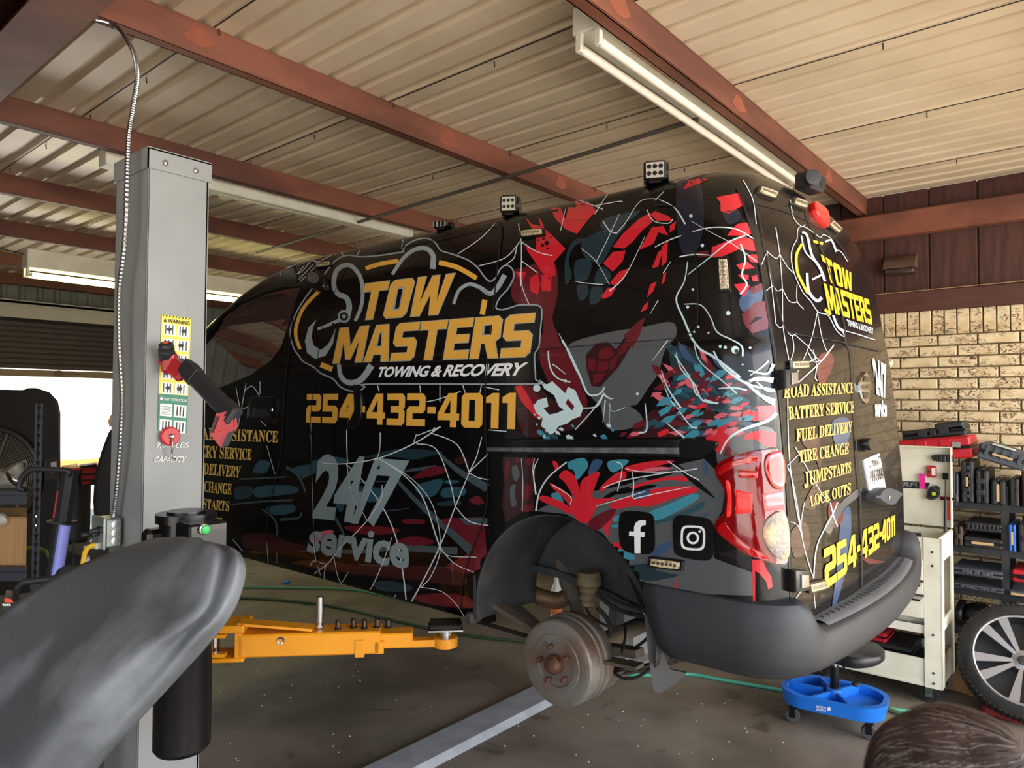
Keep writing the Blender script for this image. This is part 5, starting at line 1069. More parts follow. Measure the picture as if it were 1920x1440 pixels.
mb = MB(); mb.cyl(sp2(0, 0, .15), sp2(0, 0, .30), .024, 24); mb.build('gas_lift', gloss_bl, stl); mb = MB(); mb.cyl(sp2(0, 0, .30), sp2(0, 0, .36), .013, 20); mb.build('piston', chrome, stl)
mb = MB(); pts = [(-.17, .12), (-.1, .19), (.06, .2), (.16, .12), (.17, -.1), (.12, -.2), (.0, -.24), (-.1, -.22), (-.17, -.12), (-.13, 0)]; P = [(p.x, p.y) for p in spline([(a, b, 0) for a, b in pts], 4, True)]; n = len(P)
for k, z in ((.93, .355), (1, .37), (1, .40), (.94, .415), (.5, .41), (.02, .405)): mb.v += [tuple(sp2(u*k*1.05, v*k*1.05, z+.10*(v*k)**2*4)) for u, v in P]
mb.f = [(k*n+i, k*n+(i+1) % n, (k+1)*n+(i+1) % n, (k+1)*n+i) for k in range(5) for i in range(n)]+[tuple(reversed(range(n)))]; mb.build('seat', mat('seat_vinyl', (34, 35, 38), .4), stl, 50)
mb = MB(); mb.tube([sp2(-.02, -.02, .35), sp2(-.1, -.1, .28)], .005, 8); mb.sph(sp2(-.12, -.12, .262), .022, (1, 1, .5)); mb.build('lever', black_pl, stl)
pr_ = Print(lambda x, y: (at(x, y, 3.66), -FW), 300)
def stool_hit():
    bm = bmesh.new(); bm.from_mesh(tr_.data); T = BVHTree.FromBMesh(bm); bm.free()
    def f(x, y):
        p, nn, i, t = T.ray_cast(CAM, ray(x, y).normalized()); return (p, nn if nn.dot(ray(x, y)) < 0 else -nn) if p else None
    return f
pr_ = Print(stool_hit(), 60); font2(pr_, 'MATCO', [(1530, 1322), (1549, 1325), (1549, 1329), (1530, 1326.5)], .03, .0015); font2(pr_, 'TOOLS', [(1530, 1327.5), (1549, 1330), (1549, 1334), (1530, 1332)], .03, .0015); pr_.dot(1554.5, 1329, 4, .0015, 6); pr_.done('lettering', mat('white_print', (235, 235, 232)), tr_, None, 'stuff')
# ================================================================ loose wheel and plank
wl_ = thing('wheel_assembly', 'car wheel with split-spoke alloy rim leaning against the rack', 'wheel', onp(1915, 1236, 0, 5.0)[:])
wc = onp(1916, 1243, 0, 5.0); wa = Vector((-.88, -.16, .44)).normalized()
mb = MB(); mb.lathe(wc-wa*.1, wa, [(0, .24), (0, .285), (.02, .305), (.05, .314), (.15, .314), (.18, .305), (.2, .28), (.205, .25), (.195, .243), (.1, .24), (0, .24)], 72, False); tyre = mb.build('tyre', rubber, wl_, 30)
uu = wa.cross(Vector((0, 0, 1))).normalized(); vv_ = wa.cross(uu)
def wp(r_, a, h): return wc+wa*h+(uu*math.cos(a)+vv_*math.sin(a))*r_
mb = MB()
for i in range(72): a = 2*math.pi*i/72; mb.bar(wp(.312, a, .07), wp(.302, a+.03, .085), .012, .01, up=wa); mb.bar(wp(.313, a, -.03), wp(.313, a+.02, .05), .012, .01, up=wa)
tag(mb.build('tread_blocks', rubber, tyre, 0), None, None, None, 'stuff')
alloy = mat('machined_alloy', (150, 150, 152), .35, metal=.7); dk_al = mat('dark_alloy', (64, 66, 70), .35, metal=.6)
mb = MB(); mb.torus(wc+wa*.095, wa, .238, .008, 60, 8); mb.lathe(wc+wa*.05, wa, [(0, .06), (.02, .055), (.025, .03)], 24); rim = mb.build('rim', alloy, wl_, 30)
mb = MB(); mb.lathe(wc-wa*.02, wa, [(0, .03), (0, .12), (.0, .22), (.11, .237)], 40, False); mb.build('rim_barrel', dk_al, rim, 30)
for k in range(5):
    a = 2*math.pi*k/5+.3
    for da in (-.17, .17):
        mb = MB(); P = [wp(.05, a+da*1.2-.25*0-.18, .078), wp(.05, a+da*1.2+.18, .078), wp(.233, a+da*1.35+.11, .092), wp(.233, a+da*1.35-.11, .092)]; mb.add(P+[p-wa*.03 for p in P], [(0, 1, 2, 3), (7, 6, 5, 4), (0, 4, 5, 1), (1, 5, 6, 2), (2, 6, 7, 3), (3, 7, 4, 0)]); mb.build('spoke', alloy, rim, 0)
mb = MB(); q = [wc+wa*.0, ]; mb.lathe(wc+wa*.085, wa, [(0, .026), (.004, .024), (.006, .012)], 24); mb.build('centre_cap', dk_al, rim, 30)
a = onp(1797, 1315, 2, .0); tag(MB().box((5.16, .68, .165), (.02, .16, .33), Matrix.Rotation(.12, 3, 'X')).build('plywood_offcut', wood, None, 0), 'brown plywood offcut standing between the cart and the loose wheel', 'board')
tag(MB().box((5.0, .50, .035), (.3, .2, .07), None, .02).box((5.0, .50, .07), (.2, .1, .04), None, .01).build('red_cloth', mat('dark_red_rag', (120, 26, 30), .8, bump=.4)), 'dark red rag on the floor under the loose wheel', 'rag')
# ================================================================ person close to the camera
HC = at(1806, 1508, .88); hair_m = mat('brown_grey_hair', (56, 42, 37), .5, col2=(96, 82, 78), scale=30, amount=.6); skin = mat('skin', (196, 150, 124), .5)
per = thing('person', 'person seen from above by brown greying hair, standing close beside the blue stool', 'person', (HC.x, HC.y, 0))
def skinbody(name, V, E, Rr, m_, parent, sub=2):
    me = bpy.data.meshes.new(name); me.from_pydata([tuple(v) for v in V], E, []); o = bpy.data.objects.new(name, me); COL.objects.link(o)
    sm = o.modifiers.new('s', 'SKIN'); 
    for i, r_ in enumerate(Rr): me.skin_vertices[0].data[i].radius = (r_, r_) if not isinstance(r_, tuple) else r_
    me.skin_vertices[0].data[0].use_root = True; ss = o.modifiers.new('u', 'SUBSURF'); ss.levels = sub; ss.render_levels = sub
    dg = bpy.context.evaluated_depsgraph_get(); dg.update(); m2 = bpy.data.meshes.new_from_object(o.evaluated_get(dg)); bpy.data.objects.remove(o)
    return link(name, m2, m_, parent, 180)
fwd = Vector((.75, .6, 0)).normalized(); sd = Vector((fwd.y, -fwd.x, 0)); top = HC.z+.10
def B(s_, f, z): return Vector((HC.x, HC.y, 0))+sd*s_-fwd*f*-1+Vector((0, 0, z*top/1.46))
V = [B(0, 0, .80), B(0, 0, .98), B(0, 0, 1.12), B(0, 0, 1.2), B(0, 0, 1.27), B(.15, 0, 1.17), B(.20, .0, .95), B(.18, .1, .75), B(-.15, 0, 1.17), B(-.20, 0, .95), B(-.18, .1, .75), B(.085, 0, .72), B(.09, .02, .42), B(.09, -.01, .08), B(.09, .12, .03), B(-.085, 0, .72), B(-.09, .02, .42), B(-.09, -.01, .08), B(-.09, .12, .03)]
E_ = [(0, 1), (1, 2), (2, 3), (3, 4), (3, 5), (5, 6), (6, 7), (3, 8), (8, 9), (9, 10), (0, 11), (11, 12), (12, 13), (13, 14), (0, 15), (15, 16), (16, 17), (17, 18)]
skinbody('body', V, E_, [.12, .12, .13, .07, .045, .055, .04, .03, .055, .04, .03, .085, .06, .04, .035, .085, .06, .04, .035], mat('red_shirt', (130, 30, 36), .8), per, 2)
mb = MB(); mb.sph(HC, .088, (.92, 1.1, 1.18), 28, 18); hd_ = mb.build('head', skin, per, 60)
mb = MB()
for s_ in (-1, 1): mb.sph(HC+sd*.083*s_-Vector((0, 0, .01)), .022, (.5, 1, 1.4), 12, 8)
mb.sph(HC+fwd*.1-Vector((0, 0, .02)), .014, (1, 1, 1.4), 12, 8); mb.sph(HC+fwd*.09-Vector((0, 0, .055)), .018, (1, 1, .4), 12, 8); mb.build('ears_nose', skin, hd_, 60)
mb = MB(); [mb.sph(HC+sd*.033*s_+fwd*.088+Vector((0, 0, .005)), .011, (1, 1, 1), 10, 8) for s_ in (-1, 1)]; mb.build('eyes', mat('eye_white', (230, 228, 222), .2), hd_, 60)
random.seed(21); hb_ = MB(); hb_.sph(HC+Vector((0, 0, .002)), .1045, (1.0, 1.0, 1.0), 30, 20)
hr = hb_.build('hair', hair_m, per, 60)
def strand_set(n, seed, w_, name, m_):
    random.seed(seed); V = []; F = []
    whorl = HC+Vector((0, 0, .09))+sd*.05-fwd*.04
    for i in range(n):
        u = random.random(); th = math.acos(1-1.25*u); ph = random.uniform(0, 2*math.pi)
        nrm = Vector((math.sin(th)*math.cos(ph), math.sin(th)*math.sin(ph), math.cos(th)))
        root = HC+nrm*.105
        away = (root-whorl); away -= nrm*away.dot(nrm); away = away.normalized() if away.length > 1e-4 else sd
        cu = nrm.cross(away)*(noise.noise(root*24)*1.6); L_ = random.uniform(.05, .09); cu = cu*1.0+sd*.5*noise.noise(root*14+Vector((7, 0, 0))); pr = None; pts = []
        for k in range(6):
            t = k/5; q = root+away*L_*t+cu*L_*t*t; qq = q-HC; rr_2 = .1085+.004*math.sin(t*3.1)+.006*noise.noise(root*22); q = HC+qq.normalized()*rr_2*(1 if qq.z > 0 else 1); pts.append(q)
        side = nrm.cross(away).normalized()
        b = len(V)
        for k, q in enumerate(pts): ww = w_*(1-k/5.2); V += [tuple(q-side*ww), tuple(q+side*ww)]
        F += [(b+2*k, b+2*k+1, b+2*k+3, b+2*k+2) for k in range(5)]
    mb = MB(); mb.v = V; mb.f = F; o = mb.build(name, m_, hr, 0, False); o.data.shade_smooth(); return tag(o, None, None, None, 'stuff')
strand_set(12000, 4, .0006, 'hair_strands', hair_m); strand_set(1500, 9, .0005, 'grey_hair_strands', mat('grey_hair', (168, 158, 154), .5))
# ================================================================ printed wrap on the van (flat film on the body)
gold = mat('gold_film', (222, 168, 70), .35, coat=.25); goldr = mat('yellow_film', (238, 196, 52), .35, coat=.25); silver = mat('silver_film', (150, 162, 168), .35, coat=.25); whitef = mat('white_film', (226, 230, 234), .35, coat=.2)
red_f = mat('red_film', (196, 30, 46), .3, coat=.5); mar_f = mat('maroon_film', (92, 18, 30), .3, coat=.5); dkm_f = mat('dark_maroon_film', (48, 14, 20), .3, coat=.5)
teal_f = mat('teal_film', (58, 132, 152), .3, coat=.5); dkt_f = mat('dark_teal_film', (26, 48, 58), .3, coat=.5); mid_t = mat('mid_teal_film', (36, 72, 86), .3, coat=.5)
grey_f = mat('grey_film', (78, 82, 86), .3, coat=.5); pale_f = mat('pale_blue_film', (186, 210, 216), .3, coat=.3); pink_f = mat('rose_film', (196, 92, 106), .3, coat=.4); web_f = mat('web_line_film', (206, 214, 218), .35); blk_f = mat('black_film', (7, 7, 8), .25, coat=.3); blue_f = mat('steel_blue_film', (50, 74, 108), .3, coat=.5)
grw_f = mat('grey_lettering_film', (128, 146, 150), .35, coat=.3)
PR = {k: Print(bhit) for k in ('red', 'mar', 'dkm', 'teal', 'dkt', 'mid', 'grey', 'pale', 'pink', 'web', 'black', 'blue', 'navy')}
def c1(P): return [(x/3.6+520, y/3.6+420) for x, y in P]
def c2(P): return [(x/3.273+960, y/3.273+320) for x, y in P]
def c3(P): return [(x/3.273+960, y/3.273+640) for x, y in P]
def c6(P): return [(x/3.5556+380, y/3.5556+780) for x, y in P]
def c4(P): return [(x/3.272+1380, y/3.272+320) for x, y in P]
def c5(P): return [(x/2.88+1420, y/2.88+640) for x, y in P]
O0, O1, O2, O3, O4, O5 = .0006, .0009, .0012, .0015, .0019, .0024
# --- grey ground of the rear quarter
PR['grey'].blob(c2([(340, 1080), (560, 1000), (800, 960), (980, 930), (1010, 1010), (940, 1100), (900, 1240), (840, 1330), (780, 1420), (740, 1440), (560, 1440), (480, 1380), (400, 1250)]), O0)
PR['grey'].blob(c3([(470, 300), (560, 330), (700, 380), (820, 300), (860, 200), (820, 60), (560, 60), (420, 120), (420, 250)]), O0); PR['grey'].blob(c3([(560, 330), (760, 420), (800, 500), (700, 540), (600, 540), (560, 470)]), O0)
PR['grey'].poly(c3([(150, 1040), (300, 960), (700, 880), (1000, 760), (1180, 720), (1260, 800), (1310, 900), (1290, 1040), (1240, 1130), (1240, 1330), (1480, 1420), (1480, 1560), (800, 1540), (700, 1360), (560, 1180), (330, 1060)]), (), O0)
PR['grey'].blob(c3([(1270, 760), (1260, 640), (1340, 560), (1480, 520), (1600, 540), (1600, 640), (1440, 680), (1340, 720)]), O0)
# --- red paint-burst shards behind the sign
for P in ([(80, 285), (125, 330), (190, 345), (270, 420), (330, 480), (260, 560), (270, 640), (215, 660), (170, 600), (100, 500), (80, 455), (150, 490), (150, 400)],
          [(220, 200), (300, 235), (330, 300), (360, 170), (430, 168), (490, 215), (520, 250), (470, 300), (400, 390), (330, 360), (270, 300)],
          [(160, 280), (200, 340), (180, 350)], [(20, 620), (90, 625), (60, 690)], [(110, 660), (160, 630), (175, 700), (160, 760), (115, 740)], [(180, 640), (245, 650), (240, 740), (185, 740)]): PR['red'].poly(c2(P), (), O1)
PR['mar'].blob(c2([(10, 620), (90, 590), (180, 560), (270, 580), (280, 760), (250, 900), (270, 1000), (200, 1010), (190, 860), (120, 820), (60, 820), (0, 780)]), O0)
PR['mar'].blob(c2([(180, 1010), (260, 960), (300, 1060), (340, 1120), (420, 1300), (460, 1440), (300, 1440), (200, 1240), (170, 1150)]), O0)
PR['dkm'].blob(c3([(20, 260), (160, 270), (260, 360), (420, 300), (470, 440), (420, 520), (300, 560), (120, 590), (50, 520)]), O0); PR['red'].poly(c3([(20, 280), (60, 268), (130, 380), (210, 480), (150, 470), (60, 370)]), (), O1); PR['mar'].poly(c3([(60, 268), (110, 270), (200, 380), (230, 470), (200, 470), (120, 370)]), (), O1)
for x, y, r_ in ((195, 420, 9), (215, 445, 14), (190, 460, 10), (220, 478, 7), (165, 430, 6), (205, 400, 6), (240, 410, 5), (230, 660, 6)): q = c2([(x, y)])[0]; PR['black'].dot(q[0], q[1], r_/3.27, O2)
# --- abstract mosaic of shards over the rear window area (generic pattern)
random.seed(42)
def shard_field(region, fn_dir, fn_col, n, size, asp, off, seed):
    random.seed(seed); (x0, y0, x1, y1) = region; placed = []
    for _ in range(n*6):
        if len(placed) >= n: break
        x = random.uniform(x0, x1); y = random.uniform(y0, y1)
        s_ = size*random.uniform(.55, 1.25); a = R(fn_dir(x, y)+random.uniform(-14, 14))
        if any((x-px)**2+(y-py)**2 < (.62*(s_+ps))**2/asp for px, py, ps in placed): continue
        c = fn_col(x, y)
        if not c: continue
        placed.append((x, y, s_)); k = random.choice((4, 5, 6, 6)); P = []
        for i in range(k):
            t = 2*math.pi*i/k+random.uniform(-.25, .25); u = s_*math.cos(t)*random.uniform(.8, 1.1); v = s_/asp*math.sin(t)*random.uniform(.75, 1.1); P.append((x+u*math.cos(a)-v*math.sin(a), y+u*math.sin(a)+v*math.cos(a)))
        PR[c].poly(P, (), off)
# dark teal slab and red sweeps fanned diagonally: wide brush bands
for P, k in (([(430, 440), (520, 380), (700, 330), (640, 420), (560, 560), (520, 570), (440, 520)], 'dkt'), ([(390, 560), (470, 540), (490, 590), (460, 670), (390, 670)], 'dkt'), ([(520, 620), (560, 590), (610, 640), (570, 700), (510, 690)], 'dkt'), ([(560, 300), (700, 260), (790, 250), (700, 320), (560, 360)], 'dkt'), ([(400, 710), (460, 700), (470, 760), (420, 800)], 'dkt'), ([(490, 720), (560, 720), (540, 800), (480, 820)], 'dkt'), ([(470, 420), (380, 470), (350, 560), (370, 640), (330, 700), (330, 540), (380, 430)], 'dkt'), ([(1010, 100), (1090, 60), (1160, 90), (1180, 330), (1120, 520), (1030, 460)], 'navy'), ([(1290, 250), (1380, 240), (1400, 300), (1330, 330)], 'navy'), ([(1400, 780), (1480, 720), (1540, 740), (1500, 860), (1410, 860)], 'blue')):
    PR[k].blob(c2(P), O1, 4)
for P in ([(620, 470), (680, 390), (780, 300), (850, 260), (860, 320), (800, 370), (740, 440), (690, 480)], [(560, 570), (620, 500), (700, 490), (680, 560), (620, 620)], [(600, 690), (660, 620), (720, 600), (690, 660), (640, 710)], [(550, 770), (590, 720), (640, 720), (610, 770), (560, 790)], [(880, 250), (960, 280), (990, 310), (890, 310), (850, 270)], [(820, 420), (860, 350), (930, 340), (960, 400), (900, 380), (870, 450), (780, 490)], [(860, 600), (900, 500), (930, 480), (900, 590)], [(920, 470), (960, 430), (950, 560), (920, 590)], [(850, 700), (890, 680), (870, 740), (830, 780)], [(930, 640), (950, 620), (940, 680), (920, 700)], [(790, 870), (810, 830), (840, 800), (830, 850)], [(970, 340), (1010, 310), (1000, 360), (970, 380)],
          [(1255, 165), (1390, 140), (1415, 215), (1330, 265), (1280, 250), (1280, 200)], [(1380, 330), (1440, 320), (1470, 390), (1440, 400), (1320, 400), (1350, 360)], [(1230, 470), (1330, 430), (1430, 410), (1490, 430), (1500, 500), (1400, 480), (1290, 530), (1220, 535)], [(1375, 580), (1440, 560), (1490, 600), (1400, 610)], [(1440, 520), (1500, 515), (1510, 570), (1460, 560)], [(1385, 640), (1450, 640), (1450, 670), (1410, 665)], [(1465, 650), (1500, 640), (1510, 680), (1475, 680)], [(1360, 700), (1430, 690), (1460, 710), (1420, 780), (1390, 740)], [(1050, 120), (1090, 60), (1150, 50), (1170, 75), (1110, 95)], [(1170, 52), (1200, 52), (1180, 68)]):
    PR['red'].poly(c2(P), (), O2)
for P in ([(1410, 880), (1490, 810), (1550, 800), (1570, 900), (1490, 900), (1440, 970), (1420, 930)], [(1440, 960), (1570, 880), (1570, 970), (1470, 1000)], [(1460, 720), (1530, 690), (1540, 730), (1470, 760)], [(690, 1010), (770, 930), (820, 900), (790, 1000), (740, 1090)], [(1140, 500), (1210, 490), (1200, 530), (1140, 530)]): PR['mar'].poly(c2(P), (), O1)
# gem-like maroon facets
for P, k in (([(455, 1130), (520, 1060), (590, 1050), (640, 1100), (700, 1010), (760, 1010), (720, 1100), (660, 1200), (540, 1330), (490, 1320), (460, 1220)], 'dkm'), ([(545, 1090), (610, 1080), (630, 1130), (590, 1160), (530, 1150)], 'mar'), ([(470, 1150), (520, 1160), (510, 1230), (470, 1220)], 'mar'), ([(530, 1170), (590, 1170), (590, 1220), (525, 1240)], 'mar'), ([(600, 1170), (650, 1130), (640, 1200), (600, 1230)], 'mar'), ([(500, 1250), (580, 1240), (540, 1300), (500, 1310)], 'mar'), ([(655, 1100), (700, 1040), (750, 1020), (700, 1110), (660, 1140)], 'mar')): PR[k].poly(c2(P), (), O2 if k == 'mar' else O1)
# white contour strokes over it, open sweeping curves
for P, a, b in (([(345, 175), (300, 370)], 2, 4), ([(340, 175), (430, 190), (560, 240)], 3, 5), ([(610, 120), (560, 190), (510, 270)], 5, 5), ([(500, 220), (640, 195), (680, 192)], 4, 7), ([(640, 390), (700, 320), (790, 190), (900, 175)], 5, 3), ([(905, 180), (1000, 230), (1065, 330)], 4, 10), ([(935, 130), (880, 185)], 4, 4), ([(560, 310), (600, 370), (640, 385)], 5, 6), ([(830, 240), (870, 310), (960, 325), (990, 300)], 5, 4), ([(1040, 400), (960, 430), (880, 470)], 6, 5), ([(1080, 640), (1220, 530), (1330, 440), (1430, 400)], 5, 9), ([(1110, 375), (1230, 350), (1370, 360), (1480, 420)], 5, 8), ([(1400, 450), (1430, 540), (1410, 640), (1440, 700), (1400, 760)], 9, 11), ([(1030, 530), (1120, 515), (1220, 520)], 8, 4), ([(1080, 560), (1060, 680), (1010, 790), (1060, 920), (1110, 1040)], 5, 14), ([(1060, 820), (1160, 825), (1220, 900), (1260, 990), (1350, 1040), (1410, 1080), (1415, 1140)], 6, 10), ([(975, 560), (930, 630)], 3, 5), ([(900, 795), (850, 880)], 5, 2), ([(820, 400), (700, 640), (600, 740)], 2, 8), ([(660, 270), (590, 420), (520, 560)], 3, 4), ([(430, 480), (520, 560), (600, 700)], 3, 3), ([(390, 680), (450, 690), (560, 700)], 3, 5), ([(1100, 310), (1240, 390), (1350, 450), (1500, 560)], 2, 4), ([(1090, 1000), (1150, 1090), (1250, 1150), (1400, 1270)], 12, 16), ([(960, 1040), (860, 1170)], 6, 2), ([(1000, 1130), (1100, 1280), (1140, 1380), (1260, 1430)], 6, 10), ([(910, 1250), (970, 1400), (1040, 1480)], 3, 8)):
    PR['pale' if b > 8 else 'web'].stroke(c2(P), a/3.27, b/3.27, O3)
for P, a, b in (([(310, 1040), (360, 1130), (420, 1260), (470, 1370), (540, 1370), (570, 1330)], 14, 9), ([(290, 1000), (330, 1080), (400, 1230)], 3, 8)): PR['pale'].stroke(c2(P), a/3.27, b/3.27, O3)
for x, y, r_ in ((1170, 460, 11), (1100, 280, 11), (1112, 730, 8), (1080, 838, 10), (1328, 875, 14), (1120, 990, 7), (1280, 1080, 9), (1310, 1085, 10), (1460, 1087, 8), (1208, 996, 6), (1145, 960, 9), (1415, 1190, 6), (772, 1370, 9), (1370, 1100, 24), (155, 1335, 23), (330, 1290, 9), (150, 1455, 6)): q = c2([(x, y)])[0]; PR['pale'].dot(q[0], q[1], r_/3.27, O3)
PR['black'].dot(*c2([(1378, 1108)])[0], 4, O4)
# paint splash right of the sign
PR['pale'].poly(c3([(170, 235), (215, 265), (250, 245), (270, 265), (330, 320), (345, 280), (390, 300), (420, 370), (440, 410), (420, 460), (370, 480), (340, 505), (290, 520), (260, 560), (210, 600), (190, 590), (210, 540), (180, 520), (190, 470), (150, 440), (135, 400), (160, 360), (215, 345), (225, 400), (195, 410), (230, 450), (280, 440), (320, 420), (290, 400), (260, 330), (200, 290)]), [c3([(330, 380), (345, 350), (385, 400), (370, 425)])], O2)
for P, a, b in (([(225, 60), (230, 130), (250, 190), (290, 230), (360, 250)], 10, 8), ([(250, 140), (280, 160), (330, 200)], 8, 4), ([(210, 350), (140, 390), (150, 420)], 8, 5), ([(430, 410), (520, 400), (560, 330)], 6, 12), ([(560, 320), (600, 350), (625, 350)], 14, 3), ([(560, 330), (500, 420), (410, 520), (390, 540)], 5, 7), ([(575, 360), (560, 500)], 8, 3), ([(600, 380), (620, 430), (700, 405)], 5, 3), ([(600, 420), (600, 510)], 4, 3)): PR['pale'].stroke(c3(P), a/3.27, b/3.27, O3)
for x, y, r_ in ((155, 288, 22), (170, 470, 10), (140, 450, 6), (205, 440, 5), (155, 510, 6)): q = c3([(x, y)])[0]; PR['pale'].dot(q[0], q[1], r_/3.27, O3)
# teal and red slivers above and below the rail
inreg = lambda x, y, P: sum(((P[i-1][1] > y) != (P[i][1] > y)) and x < (P[i][0]-P[i-1][0])*(y-P[i-1][1])/(P[i][1]-P[i-1][1])+P[i-1][0] for i in range(len(P))) % 2 == 1
RA = c3([(960, 20), (1080, 0), (1200, 60), (1330, 150), (1450, 260), (1530, 300), (1500, 420), (1440, 520), (1360, 560), (1200, 600), (640, 590), (820, 480), (850, 400), (900, 200)])
PR['black'].poly(RA, (), O0)
PR['dkt'].poly(c3([(960, 40), (1060, 20), (1200, 120), (1400, 300), (1440, 420), (1300, 430), (1180, 400), (1060, 440), (1000, 300)]), (), O1); PR['dkm'].poly(c3([(860, 420), (1000, 430), (1240, 420), (1320, 540), (1180, 590), (700, 590)]), (), O1)
pick = lambda w_: (lambda x, y: random.choice(w_))
shard_field((1225, 645, 1440, 825), lambda x, y: 62-(y-645)*.35, lambda x, y: random.choice(('teal', 'mid', 'dkt', 'dkt', 'mid', 'blue', 'mar', 'pink')) if inreg(x, y, RA) and x-1225 > (y-700)*.3 else None, 60, 22, 3.4, O2, 1)
shard_field((1150, 700, 1400, 825), lambda x, y: -25, lambda x, y: random.choice(('mar', 'red', 'pink', 'mar', 'teal', 'mid')) if inreg(x, y, RA) else None, 60, 16, 2.6, O3, 2)
RB = c3([(160, 590), (260, 540), (420, 560), (520, 500), (640, 570), (640, 598), (150, 598)])
shard_field((1010, 795, 1160, 824), lambda x, y: 35, lambda x, y: random.choice(('teal', 'mid', 'pale')), 14, 9, 1.8, O2, 3)
PR['red'].poly(c3([(1190, 590), (1260, 530), (1350, 570), (1340, 620), (1280, 690), (1200, 640)]), (), O2); PR['red'].blob(c3([(1290, 480), (1350, 440), (1400, 450), (1380, 510), (1320, 520)]), O2); PR['red'].poly(c3([(1420, 430), (1500, 400), (1620, 390), (1620, 470), (1500, 490), (1410, 480)]), (), O2); PR['red'].poly(c3([(1430, 570), (1520, 545), (1620, 560), (1620, 650), (1560, 650), (1490, 600), (1420, 600)]), (), O2); PR['mar'].poly(c3([(1320, 640), (1390, 690), (1330, 710), (1300, 700)]), (), O2)
for P, a, b in (([(1010, 70), (1040, 170), (1120, 260), (1170, 360), (1270, 380)], 5, 12), ([(1120, 20), (1160, 130), (1290, 240), (1380, 320)], 5, 9), ([(1240, 60), (1300, 160), (1440, 260), (1600, 300)], 10, 16), ([(920, 180), (960, 290), (1040, 410)], 4, 12), ([(950, 500), (1060, 590)], 5, 14), ([(1030, 430), (1100, 520), (1140, 530)], 5, 12), ([(820, 380), (830, 540), (780, 560)], 5, 12), ([(1270, 290), (1360, 285), (1440, 300)], 6, 12), ([(1280, 690), (1330, 600), (1420, 540), (1560, 490), (1620, 440)], 8, 24), ([(1440, 260), (1520, 330), (1610, 370)], 10, 30), ([(1450, 180), (1560, 200), (1600, 140)], 6, 22)):
    PR['pale'].stroke(c3(P), a/3.27, b/3.27, O4)
for P, a, b in (([(1430, 260), (1500, 230), (1600, 240)], 12, 34), ([(1500, 300), (1540, 350), (1610, 390)], 8, 20), ([(1460, 210), (1530, 160), (1570, 120)], 5, 14), ([(1500, 250), (1560, 300), (1610, 300)], 8, 22)): PR['pale'].stroke(c3(P), a/3.27, b/3.27, O3)
# lower fan of streaks
fan = (([(190, 945), (300, 980), (370, 1030), (365, 1060), (280, 1020), (175, 975)], 'red'), ([(240, 870), (340, 930), (410, 1020), (430, 1110), (380, 1070), (340, 980), (250, 900)], 'red'), ([(290, 830), (330, 790), (390, 830), (420, 920), (440, 1000), (420, 1080), (380, 960), (330, 870)], 'red'), ([(420, 880), (460, 830), (540, 800), (520, 870), (500, 960), (640, 960), (530, 1010), (480, 1100), (420, 1110), (430, 1000)], 'red'),
 ([(540, 900), (640, 810), (700, 800), (690, 850), (590, 890), (560, 920)], 'red'), ([(700, 770), (860, 735), (1000, 735), (880, 770), (820, 800), (720, 800)], 'red'), ([(800, 790), (900, 770), (980, 780), (850, 800)], 'pink'), ([(740, 890), (860, 850), (1040, 825), (1080, 860), (960, 850), (820, 880), (750, 905)], 'red'), ([(600, 1000), (720, 950), (900, 900), (1110, 890), (1130, 925), (1000, 960), (860, 1010), (740, 1010), (640, 1030)], 'red'), ([(470, 1110), (560, 1050), (640, 1030), (600, 1100), (520, 1160)], 'mar'), ([(560, 1120), (620, 1070), (640, 1060), (600, 1130), (590, 1200)], 'red'), ([(600, 1240), (660, 1235), (690, 1270), (620, 1270)], 'red'),
 ([(350, 740), (440, 715), (470, 760), (440, 810), (400, 850), (380, 790), (350, 780)], 'teal'), ([(590, 740), (660, 725), (720, 735), (640, 800), (600, 790)], 'teal'), ([(500, 730), (560, 735), (520, 800), (470, 820)], 'blue'), ([(240, 940), (290, 930), (320, 1000), (270, 980)], 'teal'), ([(850, 910), (910, 895), (920, 925), (860, 935)], 'teal'), ([(760, 930), (840, 905), (840, 950), (750, 970)], 'blue'), ([(840, 1050), (960, 1000), (1110, 935), (1150, 960), (1060, 1020), (920, 1090), (860, 1090)], 'teal'), ([(870, 1110), (1040, 1050), (1180, 980), (1160, 1030), (1000, 1090), (890, 1120)], 'mid'), ([(620, 1080), (690, 1060), (720, 1070), (640, 1110)], 'teal'), ([(610, 1130), (670, 1120), (640, 1145)], 'teal'), ([(640, 1290), (700, 1275), (760, 1330), (700, 1335)], 'teal'), ([(860, 1290), (930, 1240), (1000, 1230), (940, 1290), (880, 1320)], 'blue'), ([(1000, 1180), (1100, 1130), (1200, 1050), (1190, 1080), (1090, 1160)], 'blue'), ([(1170, 740), (1200, 740), (1200, 830), (1180, 800)], 'blue'),
 ([(520, 1000), (600, 930), (720, 890), (700, 910), (600, 960)], 'black'), ([(640, 940), (720, 900), (880, 880), (860, 900), (720, 930)], 'black'), ([(830, 830), (1000, 790), (1020, 800), (860, 850)], 'black'), ([(560, 880), (620, 840), (700, 850), (620, 890)], 'black'), ([(200, 900), (230, 890), (330, 980), (370, 1040), (300, 990)], 'black'), ([(500, 1100), (600, 1070), (580, 1100), (500, 1130)], 'black'), ([(1000, 740), (1100, 820), (1170, 880), (1250, 965), (1120, 880), (1040, 800)], 'black'), ([(700, 740), (760, 735), (720, 800), (690, 790)], 'black'), ([(150, 800), (230, 735), (330, 715), (300, 790), (240, 850), (180, 920)], 'black'), ([(250, 740), (270, 735), (290, 770), (270, 790)], 'red'))
for P, k in fan: PR[k].blob(c3(P), {'black': O1, 'mar': O2}.get(k, O2), 4)
